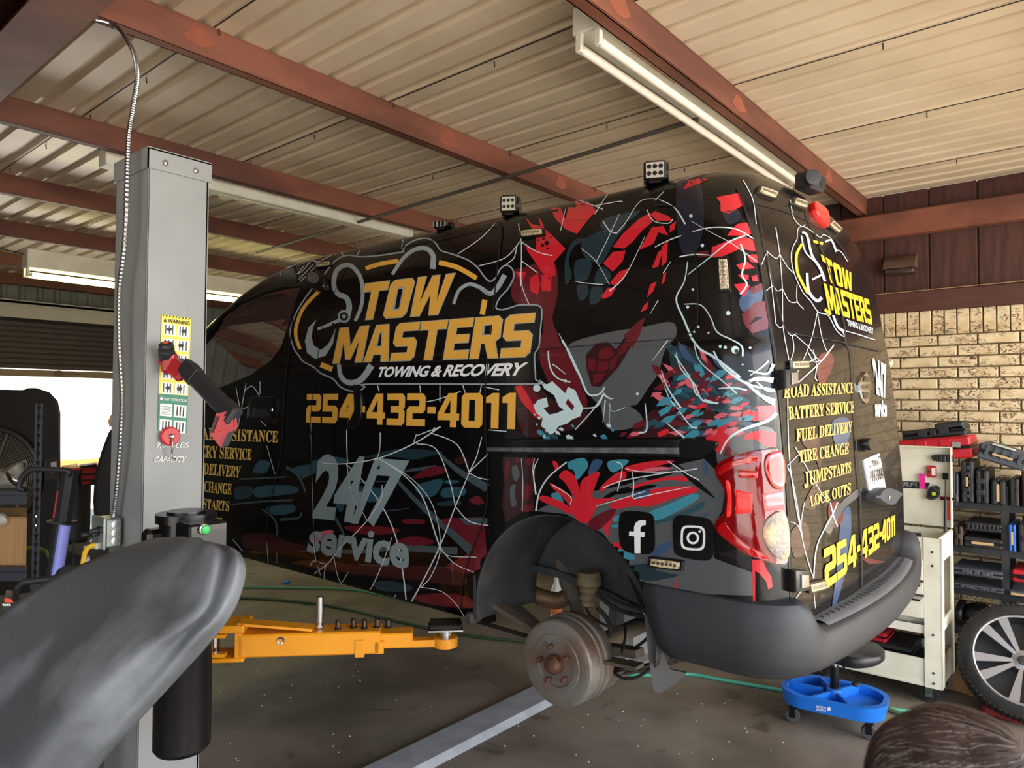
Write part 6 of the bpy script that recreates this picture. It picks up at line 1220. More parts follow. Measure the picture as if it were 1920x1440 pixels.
for P, a, b in (([(165, 720), (135, 800), (150, 940)], 4, 10), ([(340, 740), (230, 830), (170, 930), (150, 1040)], 7, 10), ([(640, 740), (680, 770), (650, 920)], 6, 5), ([(740, 800), (750, 880), (740, 960)], 4, 8), ([(250, 880), (360, 950), (360, 1000)], 6, 4), ([(700, 780), (800, 800), (1010, 800), (1140, 780)], 4, 6), ([(560, 900), (700, 850), (1020, 795)], 6, 6), ([(520, 1010), (660, 970), (820, 920)], 3, 6), ([(750, 965), (880, 935), (1100, 890)], 8, 3), ([(960, 735), (1090, 820), (1150, 850)], 5, 8)): PR['web'].stroke(c3(P), a/3.27, b/3.27, O4)
PR['red'].poly([(1410, 1049), (1430, 1049), (1436, 1065), (1446, 1082), (1448, 1100), (1440, 1105), (1436, 1090), (1424, 1075), (1416, 1070), (1416, 1130), (1412, 1130)], (), O1) ; PR['red'].poly([(1265, 1095), (1268, 1080), (1270, 1120), (1266, 1120)], (), O1)
for P in ([(1190, 1080), (1230, 1070), (1260, 1080), (1220, 1090)], [(1180, 1060), (1230, 1058), (1225, 1075), (1195, 1072)], [(1225, 1078), (1270, 1076), (1262, 1083), (1230, 1083)]): PR['dkt'].blob(P, O1)
PR['dkm'].poly(c3([(-60, 712), (140, 712), (150, 800), (130, 950), (140, 1040), (60, 1050), (-40, 1110), (-60, 1000), (-50, 860)]), (), O0)
for P, k in (([(20, 720), (50, 715), (45, 745), (25, 745)], 'mar'), ([(85, 740), (110, 715), (150, 720), (110, 760)], 'mar'), ([(0, 780), (30, 760), (50, 820), (20, 860)], 'grey'), ([(-10, 900), (25, 880), (20, 940), (30, 1000), (0, 1010)], 'grey'), ([(60, 900), (120, 880), (110, 960), (70, 980)], 'mar'), ([(-40, 760), (-10, 740), (-20, 820), (-40, 850)], 'mar'), ([(60, 1010), (130, 1000), (120, 1040), (70, 1045)], 'mar')): PR[k].blob(c3(P), O2)
for P in ([(140, 720), (130, 800), (150, 900)], [(60, 720), (70, 860), (66, 1040)]): PR['web'].stroke(c3(P), 1, 1.4, O4)
# --- lower door area: muted teal and maroon strokes
low = (([(800, 300), (960, 290), (1240, 270), (1400, 290), (1500, 270), (1600, 240), (1300, 220), (1050, 280)], 'dkt'), ([(720, 310), (860, 270), (980, 300), (820, 340)], 'mid'), ([(600, 350), (740, 320), (800, 360), (660, 400)], 'mid'), ([(350, 480), (480, 460), (620, 470), (630, 510), (500, 530), (360, 540)], 'mid'), ([(430, 610), (600, 590), (610, 640), (480, 660)], 'mid'), ([(340, 370), (380, 300), (450, 310), (420, 380)], 'mid'), ([(220, 480), (330, 470), (320, 540), (220, 550)], 'dkt'), ([(1000, 480), (1100, 470), (1270, 500), (1200, 560), (1080, 570)], 'mid'), ([(1420, 470), (1600, 420), (1560, 520), (1480, 540)], 'mid'), ([(1620, 430), (1710, 430), (1690, 450), (1620, 450)], 'mid'), ([(1610, 480), (1750, 480), (1740, 530), (1600, 540)], 'mid'), ([(1150, 1110), (1250, 1100), (1390, 1130), (1370, 1170), (1180, 1160)], 'dkt'), ([(1560, 580), (1700, 560), (1720, 590), (1600, 600)], 'dkt'), ([(890, 520), (950, 560), (930, 640), (890, 600)], 'mid'),
 ([(1400, 410), (1520, 340), (1600, 340), (1610, 380), (1480, 410)], 'mar'), ([(1680, 290), (1740, 270), (1780, 310), (1700, 320)], 'dkm'), ([(940, 740), (1100, 730), (1300, 750), (1280, 780), (1080, 790)], 'mar'), ([(1340, 690), (1480, 690), (1460, 720), (1350, 715)], 'mar'), ([(1600, 690), (1700, 680), (1750, 730), (1660, 750)], 'mar'), ([(1300, 830), (1420, 800), (1540, 830), (1500, 860), (1320, 860)], 'mar'), ([(260, 820), (320, 780), (480, 790), (560, 830), (700, 870), (600, 910), (400, 900), (280, 880)], 'dkm'), ([(600, 980), (800, 960), (1100, 1000), (1500, 1000), (1740, 1050), (1730, 1130), (1400, 1090), (900, 1040)], 'dkm'), ([(1720, 790), (1840, 770), (1880, 800), (1800, 840)], 'mar'), ([(1780, 560), (1840, 530), (1880, 580), (1820, 590)], 'mar'), ([(1400, 1200), (1600, 1180), (1780, 1210), (1790, 1280), (1500, 1250)], 'mar'), ([(980, 480), (1060, 470), (1040, 500), (980, 500)], 'mar'), ([(720, 790), (860, 760), (860, 790), (740, 850)], 'pink') )
for P, k in low: PR[k].blob(c6(P), O1 if k in ('dkt', 'dkm') else O2, 4)
lowg = Print(bhit)
for P, a, b in (([(560, 340), (640, 400), (690, 510)], 20, 12), ([(250, 420), (400, 415), (560, 405)], 10, 8), ([(190, 590), (400, 570), (600, 560)], 10, 14), ([(520, 690), (640, 680), (660, 640)], 20, 8), ([(400, 620), (480, 690), (500, 780), (495, 980)], 10, 16), ([(740, 380), (660, 410)], 6, 24), ([(920, 460), (1080, 440), (1240, 435)], 12, 5), ([(1120, 640), (1250, 630), (1380, 615)], 6, 6), ([(860, 640), (930, 760), (950, 850)], 24, 8), ([(640, 905), (820, 890), (1000, 905), (1300, 880), (1700, 900)], 6, 50), ([(1180, 290), (1400, 540), (1640, 760), (1790, 900)], 14, 60), ([(1560, 230), (1700, 360), (1900, 480)], 12, 60), ([(1040, 990), (1300, 1000), (1660, 1010)], 5, 5), ([(1680, 700), (1900, 705)], 40, 50), ([(1280, 380), (1400, 360), (1560, 340)], 6, 30)): lowg.stroke(c6(P), a/3.56, b/3.56, O1)
lowg.done('wrap_strokes', mat('dull_teal_grey_film', (58, 74, 80), .3, coat=.5), van)
PR['mar'].poly(c6([(1600, 690), (1880, 670), (1900, 1000), (1700, 1080), (1620, 1000), (1800, 900)]), (), O0)
# --- web lines
webs = (([(800, 313), (950, 318), (1180, 280), (1420, 180), (1590, 70)], 5, 9), ([(965, 90), (965, 200), (970, 310)], 6, 5), ([(1188, 110), (1185, 220), (1165, 290)], 5, 5), ([(960, 320), (1080, 440), (1200, 600), (1290, 800), (1340, 1050), (1360, 1220), (1370, 1270)], 5, 10), ([(965, 320), (1000, 540), (1070, 640), (1100, 700)], 4, 4), ([(1200, 460), (1190, 560), (1080, 720), (930, 870), (830, 990), (660, 1100)], 4, 7), ([(1180, 285), (1340, 390), (1470, 540), (1560, 800), (1585, 870)], 5, 10), ([(1180, 285), (1400, 420), (1540, 600), (1590, 870), (1530, 1060), (1460, 1140)], 4, 6), ([(1430, 185), (1560, 220), (1650, 430), (1690, 610)], 6, 6), ([(1530, 115), (1700, 190), (1780, 370)], 6, 7), ([(1550, 75), (1530, 115)], 5, 5), ([(1430, 120), (1410, 180)], 5, 5), ([(1865, 140), (1830, 270), (1780, 380), (1690, 600), (1580, 880), (1450, 1140), (1370, 1270)], 5, 9), ([(1910, 250), (1785, 370)], 6, 6), ([(1785, 380), (1840, 410), (1910, 425)], 5, 6), ([(1695, 610), (1780, 700), (1910, 730)], 6, 6), ([(1590, 870), (1640, 930), (1830, 940)], 5, 5), ([(1590, 880), (1680, 980), (1810, 1040)], 5, 5), ([(725, 0), (728, 300), (740, 600), (750, 900), (790, 1060)], 4, 4), ([(720, 1000), (745, 965), (800, 980), (830, 985)], 4, 4), ([(585, 1025), (670, 1100)], 4, 4), ([(830, 985), (815, 1080), (890, 1160)], 4, 4), ([(880, 940), (900, 1050), (930, 1115), (1010, 1185)], 4, 5), ([(975, 1040), (930, 1110), (890, 1160)], 4, 5), ([(1265, 810), (1200, 990), (1130, 1140), (1070, 1200)], 4, 6), ([(1460, 1140), (1600, 1170), (1700, 1260), (1770, 1375)], 4, 4), ([(1290, 1190), (1255, 1250)], 5, 5), ([(205, 820), (270, 900)], 3, 3), ([(300, 970), (390, 1030), (500, 1060)], 3, 3), ([(415, 990), (385, 1035)], 4, 4), ([(390, 30), (430, 70)], 3, 3), ([(430, 195), (485, 385)], 3, 3), ([(450, 600), (430, 760), (440, 980)], 1, 3))
for P, a, b in webs: PR['web'].stroke(c6(P), a/3.56, b/3.56, O5)
for P in ([(860, 50), (840, 170)], [(880, 55), (935, 105)], [(1470, 0), (1380, 95), (1220, 205)], [(1645, 115), (1540, 230), (1360, 285)], [(1645, 120), (1760, 190), (1860, 215)], [(1650, 120), (1650, 250), (1645, 420)], [(1630, 0), (1640, 70), (1650, 115)], [(1650, 250), (1760, 330)], [(1620, 150), (1600, 230), (1550, 270)], [(220, 240), (330, 215), (450, 160)], [(220, 210), (250, 250), (290, 260)], [(280, 270), (160, 390)], [(130, 340), (170, 320), (230, 250)], [(680, 1090), (690, 1130)], [(965, 1090), (970, 1140)], [(1100, 1090), (1100, 1200)], [(1010, 1200), (1100, 1180), (1240, 1130)], [(1255, 1090), (1270, 1140)], [(1380, 1090), (1370, 1140)], [(1400, 1100), (1500, 1120)], [(940, 1430), (1100, 1370)], [(700, 1410), (695, 1440)], [(1430, 1390), (1550, 1400)], [(440, 165), (440, 210), (480, 215)], [(560, 180), (540, 210)], [(1700, 540), (1660, 440), (1640, 330)], [(60, 300), (120, 280), (150, 250)]): PR['web'].stroke(c1(P), 1.5, 1.6, O3)
for P in ([(285, 1190), (310, 1330), (300, 1440)], [(340, 1210), (390, 1180), (440, 1250)], [(350, 1160), (320, 1330)], [(440, 1150), (440, 1230)], [(320, 1330), (370, 1310)], [(380, 530), (370, 490)], [(430, 520), (440, 480)], [(480, 490), (500, 440)], [(570, 470), (560, 430), (520, 430)], [(650, 400), (700, 350)], [(760, 340), (780, 375), (820, 380), (900, 340)], [(640, 380), (650, 410)], [(660, 360), (680, 400)], [(680, 460), (720, 410)], [(690, 495), (780, 400)]): PR['web'].stroke([(x/3.4286+360, y/3.4286+380) for x, y in P], 1.2, 1.2, O3)
# rear doors: webs and dim art
for P in ([(240, 350), (265, 520), (280, 720), (285, 960), (320, 1160)], [(185, 490), (215, 710), (240, 940)], [(150, 585), (185, 500)], [(185, 495), (240, 540), (265, 515)], [(265, 515), (310, 590), (350, 630)], [(180, 740), (220, 710), (250, 740), (280, 725)], [(280, 725), (320, 800), (360, 810), (370, 800)], [(370, 700), (370, 800), (410, 850)], [(240, 940), (265, 965), (285, 950)], [(285, 950), (330, 1010), (370, 1000)], [(495, 870), (450, 1060), (350, 1290)], [(495, 870), (520, 1010), (545, 1090), (560, 1110)], [(360, 1010), (440, 1080)], [(595, 1070), (490, 1200), (340, 1330)], [(440, 1080), (500, 1160), (530, 1160)], [(470, 1100), (490, 1200), (480, 1280)], [(340, 1010), (350, 1100), (320, 1190)], [(40, 60), (100, 180), (120, 330)], [(330, 180), (350, 290), (400, 345), (420, 330)]): PR['web'].stroke(c4(P), 1.2, 1.3, O3)
for P, a in (([(160, 160), (170, 640), (240, 1070), (300, 1280)], 1.3), ([(300, 1280), (320, 1100), (400, 940), (430, 870)], 2), ([(100, 580), (180, 730), (240, 1060)], 1.2), ([(390, 870), (410, 950), (430, 1000)], 2), ([(250, 870), (230, 1000), (240, 1060)], 1.2), ([(150, 970), (210, 990), (240, 1060)], 1.2), ([(200, 570), (330, 800), (380, 870)], 1.3), ([(180, 1420), (260, 1310)], 1.4), ([(300, 1340), (310, 1440)], 1), ([(410, 20), (340, 110), (220, 220)], 2), ([(250, 130), (310, 90)], 2), ([(270, 60), (300, 110), (330, 105)], 1.3), ([(320, 130), (310, 190), (320, 215)], 1.4), ([(140, 690), (230, 600)], 1.2)): PR['web'].stroke(c5(P), a, a, O3)
for P, k in (([(330, 80), (390, 60), (410, 120), (350, 240), (320, 180)], 'mar'), ([(230, 530), (330, 520), (340, 760), (310, 900), (250, 880), (330, 680)], 'dkm'), ([(180, 1030), (260, 980), (280, 1110), (200, 1170)], 'dkm'), ([(400, 440), (470, 410), (500, 450), (480, 560), (420, 560)], 'blue'), ([(450, 950), (500, 900), (500, 1100), (470, 1260), (430, 1400), (400, 1440), (430, 1200)], 'blue'), ([(380, 890), (440, 870), (460, 960), (400, 1010)], 'mar'), ([(390, 1040), (360, 1000), (440, 880), (550, 790), (550, 830), (470, 900), (420, 980)], 'grey'), ([(560, 1160), (640, 1180), (690, 1190), (600, 1200)], 'mar')): PR[k].blob(c5(P), O1)
NM = {'navy': ('wrap_navy_shapes', mat('navy_film', (24, 30, 46), .3, coat=.5)), 'red': ('wrap_red_shapes', red_f), 'mar': ('wrap_maroon_shapes', mar_f), 'dkm': ('wrap_dark_maroon_shapes', dkm_f), 'teal': ('wrap_teal_shapes', teal_f), 'dkt': ('wrap_dark_teal_shapes', dkt_f), 'mid': ('wrap_mid_teal_shapes', mid_t), 'grey': ('wrap_grey_ground', grey_f), 'pale': ('wrap_pale_splashes', pale_f), 'pink': ('wrap_rose_shapes', pink_f), 'web': ('wrap_web_lines', web_f), 'black': ('wrap_black_shapes', blk_f), 'blue': ('wrap_blue_shapes', blue_f)}
for k, (nm, m_) in NM.items(): PR[k].done(nm, m_, van, None, 'stuff')
# --- sign: outline, arcs, cable loops, hook
L_out = [(850, 195), (870, 150), (930, 115), (1010, 100), (1070, 130), (1105, 180), (1180, 205), (1290, 245), (1360, 300), (1395, 350), (1440, 390), (1480, 360), (1510, 305), (1550, 280), (1590, 305), (1600, 360), (1560, 440), (1505, 500), (1480, 565), (1520, 580), (1580, 565), (1640, 548), (1760, 550), (1790, 590), (1782, 700), (1770, 830), (1740, 890), (1748, 1050), (1720, 1080), (650, 1080), (600, 1100), (560, 1125), (500, 1128), (430, 1100), (380, 1045), (300, 1010), (255, 970), (180, 930), (150, 890), (115, 840), (90, 740), (110, 650), (160, 550), (230, 450), (300, 370), (360, 290), (410, 240), (480, 215), (570, 225), (700, 215), (800, 200)]
bkp = Print(bhit); bkp.poly(c1(L_out), (), .0020); 
fc_ = [(1165, 962), (1182, 958), (1212, 960), (1225, 966), (1228, 980), (1229, 1020), (1225, 1034), (1212, 1039), (1180, 1036), (1166, 1026), (1162, 1010), (1161, 980)]; bkp.poly([(p.x, p.y) for p in spline([(x, y, 0) for x, y in fc_], 3, True)], (), .0022)
ig_ = [(1268, 968), (1285, 966), (1320, 970), (1334, 977), (1339, 990), (1339, 1030), (1336, 1045), (1322, 1051), (1290, 1047), (1270, 1040), (1264, 1028), (1262, 985)]; bkp.poly([(p.x, p.y) for p in spline([(x, y, 0) for x, y in ig_], 3, True)], (), .0022)
bkp.done('sign_backing', blk_f, van)
sv = Print(bhit); PL = c1(L_out)+c1(L_out[:1]); sv.stroke(PL, 2.6, 2.6, .0026, 3)
for P, w0 in (([(530, 655), (570, 560), (580, 450), (560, 350), (490, 280), (410, 310), (385, 400), (410, 470), (470, 500), (490, 560), (475, 625)], 11), ([(780, 342), (850, 240), (930, 178), (1010, 170), (1055, 220), (1052, 305)], 11), ([(1195, 542), (1230, 450), (1300, 408), (1370, 430), (1440, 472), (1490, 430), (1540, 345)], 10), ([(420, 950), (435, 1030), (490, 1072), (570, 1050), (640, 955)], 13)):
    sv.stroke(c1(P), w0*.55, w0, .0026)
sv.poly(c1([(270, 645), (215, 700), (190, 790), (205, 870), (260, 912), (330, 890), (380, 810), (400, 700), (385, 740), (350, 810), (300, 850), (250, 820), (235, 760), (245, 700)]), (), .0026); sv.stroke(c1([(275, 710), (330, 690), (400, 660), (460, 640)]), 5, 7, .0026); sv.dot(*c1([(455, 625)])[0], 12, .0026, 20); sv.stroke(c1([(470, 500), (485, 560), (470, 620)]), 5, 6, .0026)
sv.done('sign_outline_and_cable', silver, van)
ik = Print(bhit)
for P in ([(560, 560), (565, 450), (545, 350), (485, 300), (430, 320), (405, 400)], [(850, 262), (930, 200), (1000, 192), (1035, 240)], [(1290, 430), (1370, 450), (1440, 490)], [(470, 1052), (560, 1035), (610, 980)]): 
    Q = spline([(x, y, 0) for x, y in c1(P)], 5)
    for i in range(0, len(Q)-1, 1): d = (Q[i+1]-Q[i]).normalized(); n_ = Vector((-d.y, d.x, 0)); a = Q[i]-n_*1.0; b = Q[i]-n_*4.5+d*2; ik.stroke([(a.x, a.y), (b.x, b.y)], 1.2, .6, .0030, 1, False)
ik.dot(*c1([(455, 625)])[0], 8, .0030, 18); ik.poly(c1([(270, 690), (240, 760), (260, 820), (310, 840), (350, 790), (320, 810), (280, 790), (262, 740)]), (), .003); ik.dot(*c1([(382, 675)])[0], 2, .003)
ik.done('cable_detail', blk_f, van, None, 'stuff'); sd2 = Print(bhit); sd2.dot(*c1([(455, 625)])[0], 4, .0034, 14); sd2.done('hook_eye', silver, van)
gd = Print(bhit)
for P, w0 in (([(600, 303), (700, 272), (822, 252)], 8), ([(1095, 262), (1220, 295), (1350, 368)], 9), ([(345, 412), (270, 470), (180, 570), (135, 680), (130, 760), (158, 845)], 6.5), ([(298, 950), (375, 982)], 9.5), ([(1405, 512), (1388, 612)], 10)): gd.stroke(c1(P), w0, w0, .0027)
gd.done('sign_arc', gold, van, 'gold arc segments of the sign', 'stuff')
TOWQ = [(686.5, 532.5), (854.7, 513), (829, 589.5), (672.6, 600.8)]; MASQ = [(639, 615.5), (1005, 587.5), (994, 669), (625.6, 681.5)]; PHQ = [(577, 738.6), (968.6, 736.7), (967, 804.7), (574.7, 792)]
edge = Print(bhit); block(edge, 'TOW', TOWQ, .7, .0028, 1.1); block(edge, 'MASTERS', MASQ, .55, .0028, 1.1); edge.done('letter_edges', silver, van)
def blk(txt, Q, gap, off, nm, m_, lb): p_ = Print(bhit); block(p_, txt, Q, gap, off); return p_.done(nm, m_, van, lb)
blk('TOW', TOWQ, .7, .0034, 'company_name', gold, 'first word of the gold company name'); blk('MASTERS', MASQ, .55, .0034, 'company_name', gold, 'second word of the gold company name'); blk('254-432-4011', PHQ, .75, .0026, 'phone_number', gold, 'gold phone number on the side')
# counters of the letters
wh = Print(bhit); font2(wh, 'TOWING & RECOVERY', [(712.5, 688), (992, 679.5), (984, 705), (709, 707.8)], .035, .0026, .25, .95); wh.done('tagline', whitef, van, 'white slanted tagline'); wh = Print(bhit)
H = homog([(1190, 975), (1212, 975), (1212, 1038), (1190, 1038)])
wh.poly([(1212, 975), (1212, 984), (1206, 985), (1202, 989), (1202, 997), (1210.5, 998), (1209.5, 1006.5), (1202, 1006.5), (1202, 1037), (1191, 1037), (1190.5, 1005), (1180.5, 1004), (1181, 996), (1190, 996.5), (1190, 988), (1193, 980), (1200, 975.5)], (), .0028); wh.done('social_icon', whitef, van, 'white letter mark in a round-cornered square'); wh = Print(bhit)
H = homog([(1278, 984), (1324, 986), (1323, 1033), (1277, 1030)])
def ringp(a, b, n=28, sq=4): return [[H(.5+a*math.copysign(abs(math.cos(t))**(2/sq), math.cos(t)), .5+a*math.copysign(abs(math.sin(t))**(2/sq), math.sin(t))) for t in [2*math.pi*i/n for i in range(n)]], [[H(.5+b*math.copysign(abs(math.cos(t))**(2/sq), math.cos(t)), .5+b*math.copysign(abs(math.sin(t))**(2/sq), math.sin(t))) for t in [2*math.pi*i/n for i in range(n)]]]]
o_, i_ = ringp(.5, .41); wh.poly(o_, i_, .0028); o_, i_ = ringp(.255, .165, 24, 2); wh.poly(o_, i_, .0028); wh.dot(*H(.77, .77), 2.4, .0028); wh.done('social_icon', whitef, van, 'white camera mark in a round-cornered square', 'stuff'); wh = Print(bhit)
font2(wh, '24/7', c5([(612, 85), (690, 125), (694, 315), (640, 292)]), .05, .0026); font2(wh, 'service', c5([(628, 312), (694, 318), (694, 408), (632, 410)]), .04, .0026); wh.done('all_hours_lettering', whitef, van, 'pale all-hours lettering on the narrower rear door', 'stuff')
g2 = Print(bhit); font2(g2, '24/7', [(597, 850), (769.5, 861.6), (733, 991), (585, 974)], .04, .0024, .0, .92); font2(g2, 'service', [(588, 981), (770, 1004), (768, 1068), (575, 1035)], .03, .0024, 0, .95); g2.done('grey_lettering', grw_f, van, 'faded grey all-hours lettering')
olg = mat('old_gold_film', (214, 178, 92), .4)
def sline(t, Q): p_ = Print(bhit); font2(p_, serif(t), Q, .012, .0024); p_.done('service_line', olg, van)
for t, Q in (('ROAD ASSISTANCE', [(350, 800), (523, 808), (522, 830), (350, 824)]), ('BATTERY SERVICE', [(330, 830), (473, 842), (472, 863), (330, 856)]), ('FUEL DELIVERY', [(342, 864), (453, 875), (451, 896), (341, 886)]), ('TIRE CHANGE', [(352, 898), (436, 907), (435, 928), (351, 919)]), ('JUMPSTARTS', [(345, 930), (432, 940), (430, 961), (344, 951)]), ('LOCK OUTS', [(345, 962), (418, 971), (416, 992), (344, 983)])): sline(t, Q)
for t, Q in (('ROAD ASSISTANCE', [(140, 235), (518, 222), (518, 280), (137, 308)]), ('BATTERY SERVICE', [(160, 352), (520, 322), (520, 385), (165, 425)]), ('FUEL DELIVERY', [(205, 475), (508, 432), (505, 490), (205, 545)]), ('TIRE CHANGE', [(215, 590), (490, 545), (487, 608), (222, 658)]), ('JUMPSTARTS', [(245, 705), (500, 650), (500, 715), (250, 795)]), ('LOCK OUTS', [(275, 835), (500, 762), (498, 825), (285, 893)])): sline(t, c5(Q))
blk('254-432-4011', c5([(352, 1122), (737, 935), (738, 1045), (360, 1342)]), .6, .0028, 'phone_number', goldr, 'yellow phone number on the rear doors'); yl = Print(bhit)
TQ = c4([(512, 515), (700, 628), (706, 742), (556, 682)]); MQ = c4([(530, 692), (808, 792), (832, 948), (562, 868)])
blk('TOW', TQ, .7, .003, 'company_name', goldr, 'first yellow word on the rear doors'); blk('MASTERS', MQ, .5, .003, 'company_name', goldr, 'second yellow word on the rear doors')
for P, w0 in (([(400, 450), (365, 520), (370, 620), (400, 690), (435, 755)], 5), ([(468, 435), (528, 450)], 5), ([(538, 852), (575, 885)], 5)): yl.stroke(c4(P), w0, w0, .0024)
yl.done('sign_arc', goldr, van, 'yellow arc on the rear doors', 'stuff')
s2_ = Print(bhit); 
for P, w0 in (([(370, 420), (375, 360), (400, 345), (440, 360), (510, 410), (530, 395), (580, 420), (600, 480), (640, 500), (680, 560)], 1.6), ([(370, 420), (335, 500), (345, 610), (400, 740), (450, 800), (500, 870), (560, 890), (610, 980), (660, 1020), (665, 985), (850, 1040)], 1.8), ([(400, 380), (430, 400), (460, 520), (510, 600), (540, 680)], 5), ([(395, 400), (420, 500), (480, 560)], 3), ([(430, 630), (440, 740), (490, 800), (520, 780)], 6), ([(460, 670), (520, 640)], 4), ([(590, 890), (620, 960), (655, 985)], 5), ([(540, 440), (580, 430), (610, 500)], 4)): s2_.stroke(c4(P), w0*.8, w0, .0022)
font2(s2_, 'TOWING & RECOVERY', c4([(672, 912), (836, 966), (838, 1004), (680, 952)]), .04, .0026); s2_.done('rear_sign_outline', mat('pale_silver_film', (190, 200, 206), .35), van)
# --- seams and body trim lines
seam_m = mat('seam_black', (4, 4, 4), .7)
def seam(pts, w_, name='door_seam', m_=seam_m, off=.0034): s_ = Print(bhit); s_.stroke(pts, w_, w_, off); return s_.done(name, m_, van)
seam([(550, 495), (558, 530), (548, 620), (536, 720), (528, 850), (505, 960), (500, 1040), (498, 1060)], 2); seam(c1([(470, 300), (330, 620), (270, 960), (230, 1300), (235, 1440)]), 1.2); seam([(584, 820), (586, 900), (590, 1000), (600, 1090)], 1.2)
seam(c1([(1490, 0), (1520, 30), (1500, 200), (1470, 500), (1430, 900), (1410, 1100), (1410, 1440)]), 2.6); seam([(913, 820), (915, 880), (912, 960), (880, 1050), (868, 1100), (866, 1135), (858, 1142)], 2.4)
seam(c1([(660, 200), (1000, 130), (1480, 20)]), 1.6); seam([(1040, 385), (1120, 362), (1200, 350)], 1)
seam([(700, 678), (860, 667), (1040, 653), (1200, 641), (1300, 632)], 1.4, 'belt_crease'); seam(c2([(880, 215), (1000, 225), (1070, 280), (1110, 400), (1140, 620), (1145, 900), (1130, 970), (1080, 1005)]), 2.2, 'window_seam')
seam(c4([(0, 100), (70, 300), (140, 560), (180, 800), (215, 1000), (245, 1230)])+[(1466, 800), (1476, 930), (1480, 1050), (1484, 1140)], 2.4, 'rear_door_seam')
seam(c4([(415, 170), (440, 300), (500, 440), (560, 600), (620, 800), (660, 960), (665, 1060)])+c5([(500, 60), (515, 300), (530, 600), (552, 900), (560, 1330)]), 2.2, 'rear_door_seam'); seam(c4([(330, 1000), (480, 1025), (665, 1060), (880, 1110)]), 1.6, 'window_seam'); seam(c4([(330, 1000), (280, 940), (200, 600), (120, 220), (130, 205), (300, 250), (445, 310)]), 1.6, 'window_seam'); seam(c4([(455, 320), (560, 380), (640, 470), (690, 560)]), 1.4, 'window_seam')
# --- solid fittings fixed on the body
def fit(name, pts, th, m_, label=None, parent=van, off=0.0, inset=0):
    """solid piece whose footprint follows the body: outline in pixels"""
    P = [(p.x, p.y) for p in spline([(x, y, 0) for x, y in pts], 3, True)] if len(pts) > 4 else pts
    cx = sum(p[0] for p in P)/len(P); cy = sum(p[1] for p in P)/len(P); n = len(P); lo = []; hi = []; mid = []
    hh = [bhit(x, y) for x, y in P]; base = bhit(cx, cy)
    if any(h is None for h in hh) or base is None: hh = [h or base for h in hh]
    if hh[0] is None: return None
    av = Vector((0, 0, 0)); 
    for h in hh: av += h[1]
    av = av.normalized() if base is None else (av.normalized()*.5+base[1]*.5).normalized()
    c = sum((h[0] for h in hh), Vector((0, 0, 0)))/n; mb = MB(); K = 5
    rings_ = [[h[0]+av*(off-.003) for h in hh], [h[0]+av*(off+th*.75) for h in hh], [h[0]+(c-h[0])*.06+av*(off+th) for h in hh]]
    for k in (.35, .6, .8, .95):
        r_ = []
        for (x, y), h in zip(P, hh):
            q = bhit(x+(cx-x)*k, y+(cy-y)*k); r_.append((q[0] if q else h[0]+(c-h[0])*k)+av*(off+th))
        rings_.append(r_)
    for r_ in rings_: mb.v += [tuple(v) for v in r_]
    for k in range(len(rings_)-1): mb.f += [(k*n+i, k*n+(i+1) % n, (k+1)*n+(i+1) % n, (k+1)*n+i) for i in range(n)]
    mb.f.append(tuple(range((len(rings_)-1)*n, len(rings_)*n))); return mb.build(name, m_, parent, 35)
tl_red = mat('tail_lens_red', (196, 8, 14), .08, coat=1, spec=.8); b_ = tl_red.node_tree.nodes['Principled BSDF']; b_.inputs['Transmission Weight'].default_value = .25
tl_dark = mat('tail_lens_dark_red', (120, 2, 8), .1, coat=1); tl_hot = mat('reflector_red', (250, 26, 22), .25, coat=.6, bump=.3, bscale=400); tl_clear = mat('reverse_lens', (138, 128, 118), .3, coat=.4, col2=(240, 196, 130), scale=14, amount=.5, bump=.5, bscale=90)
TLs = [(1340, 878), (1350, 866), (1370, 856), (1400, 848), (1440, 843), (1456, 843), (1462, 860), (1467, 900), (1471, 950), (1475, 1010), (1476, 1052), (1460, 1056), (1430, 1050), (1395, 1035), (1360, 1012), (1341, 992), (1343, 975), (1356, 962), (1359, 940), (1356, 915), (1346, 898)]
tail = fit('tail_light', TLs, .014, tl_dark)
fit('lens_border', [(1347, 884), (1358, 872), (1380, 862), (1420, 854), (1422, 866), (1385, 872), (1362, 884), (1352, 890)], .004, tl_red, None, tail, .013); fit('lens_border', [(1350, 985), (1362, 978), (1370, 992), (1400, 1018), (1440, 1040), (1440, 1048), (1400, 1036), (1365, 1010), (1349, 994)], .004, tl_red, None, tail, .013)
fit('lens_column', [(1364, 900), (1372, 908), (1374, 960), (1366, 968), (1368, 940), (1367, 915)], .004, tl_hot, None, tail, .013); fit('lens_centre', [(1424, 925), (1462, 920), (1466, 952), (1428, 958)], .004, mat('lens_pink', (226, 84, 92), .15, coat=1), None, tail, .013)
rf = fit('reflector', [(1381, 917), (1412, 924), (1411, 960), (1381, 963)], .005, tl_hot, None, tail, .013); fit('bulb_mark', [(1384, 881), (1420, 883), (1420, 896), (1384, 895)], .004, tl_red, None, tail, .013)
fit('brake_lens', [(1442, 848), (1456, 846), (1463, 858), (1466, 880), (1465, 905), (1456, 918), (1440, 908), (1430, 888), (1428, 868), (1432, 854)], .007, tl_red, None, tail, .013); fit('reverse_lens', [(1446, 962), (1462, 958), (1470, 975), (1474, 1005), (1474, 1035), (1466, 1047), (1448, 1043), (1430, 1020), (1424, 998), (1430, 975)], .007, tl_clear, None, tail, .013)
rail = fit('sliding_door_rail', [(918, 823), (1280, 823), (1280, 857), (918, 852)], .012, gloss_bl); rail2 = fit('rail_end_cap', [(1281, 823), (1320, 824), (1345, 828), (1348, 834), (1340, 845), (1320, 856), (1281, 858)], .018, gloss_bl)
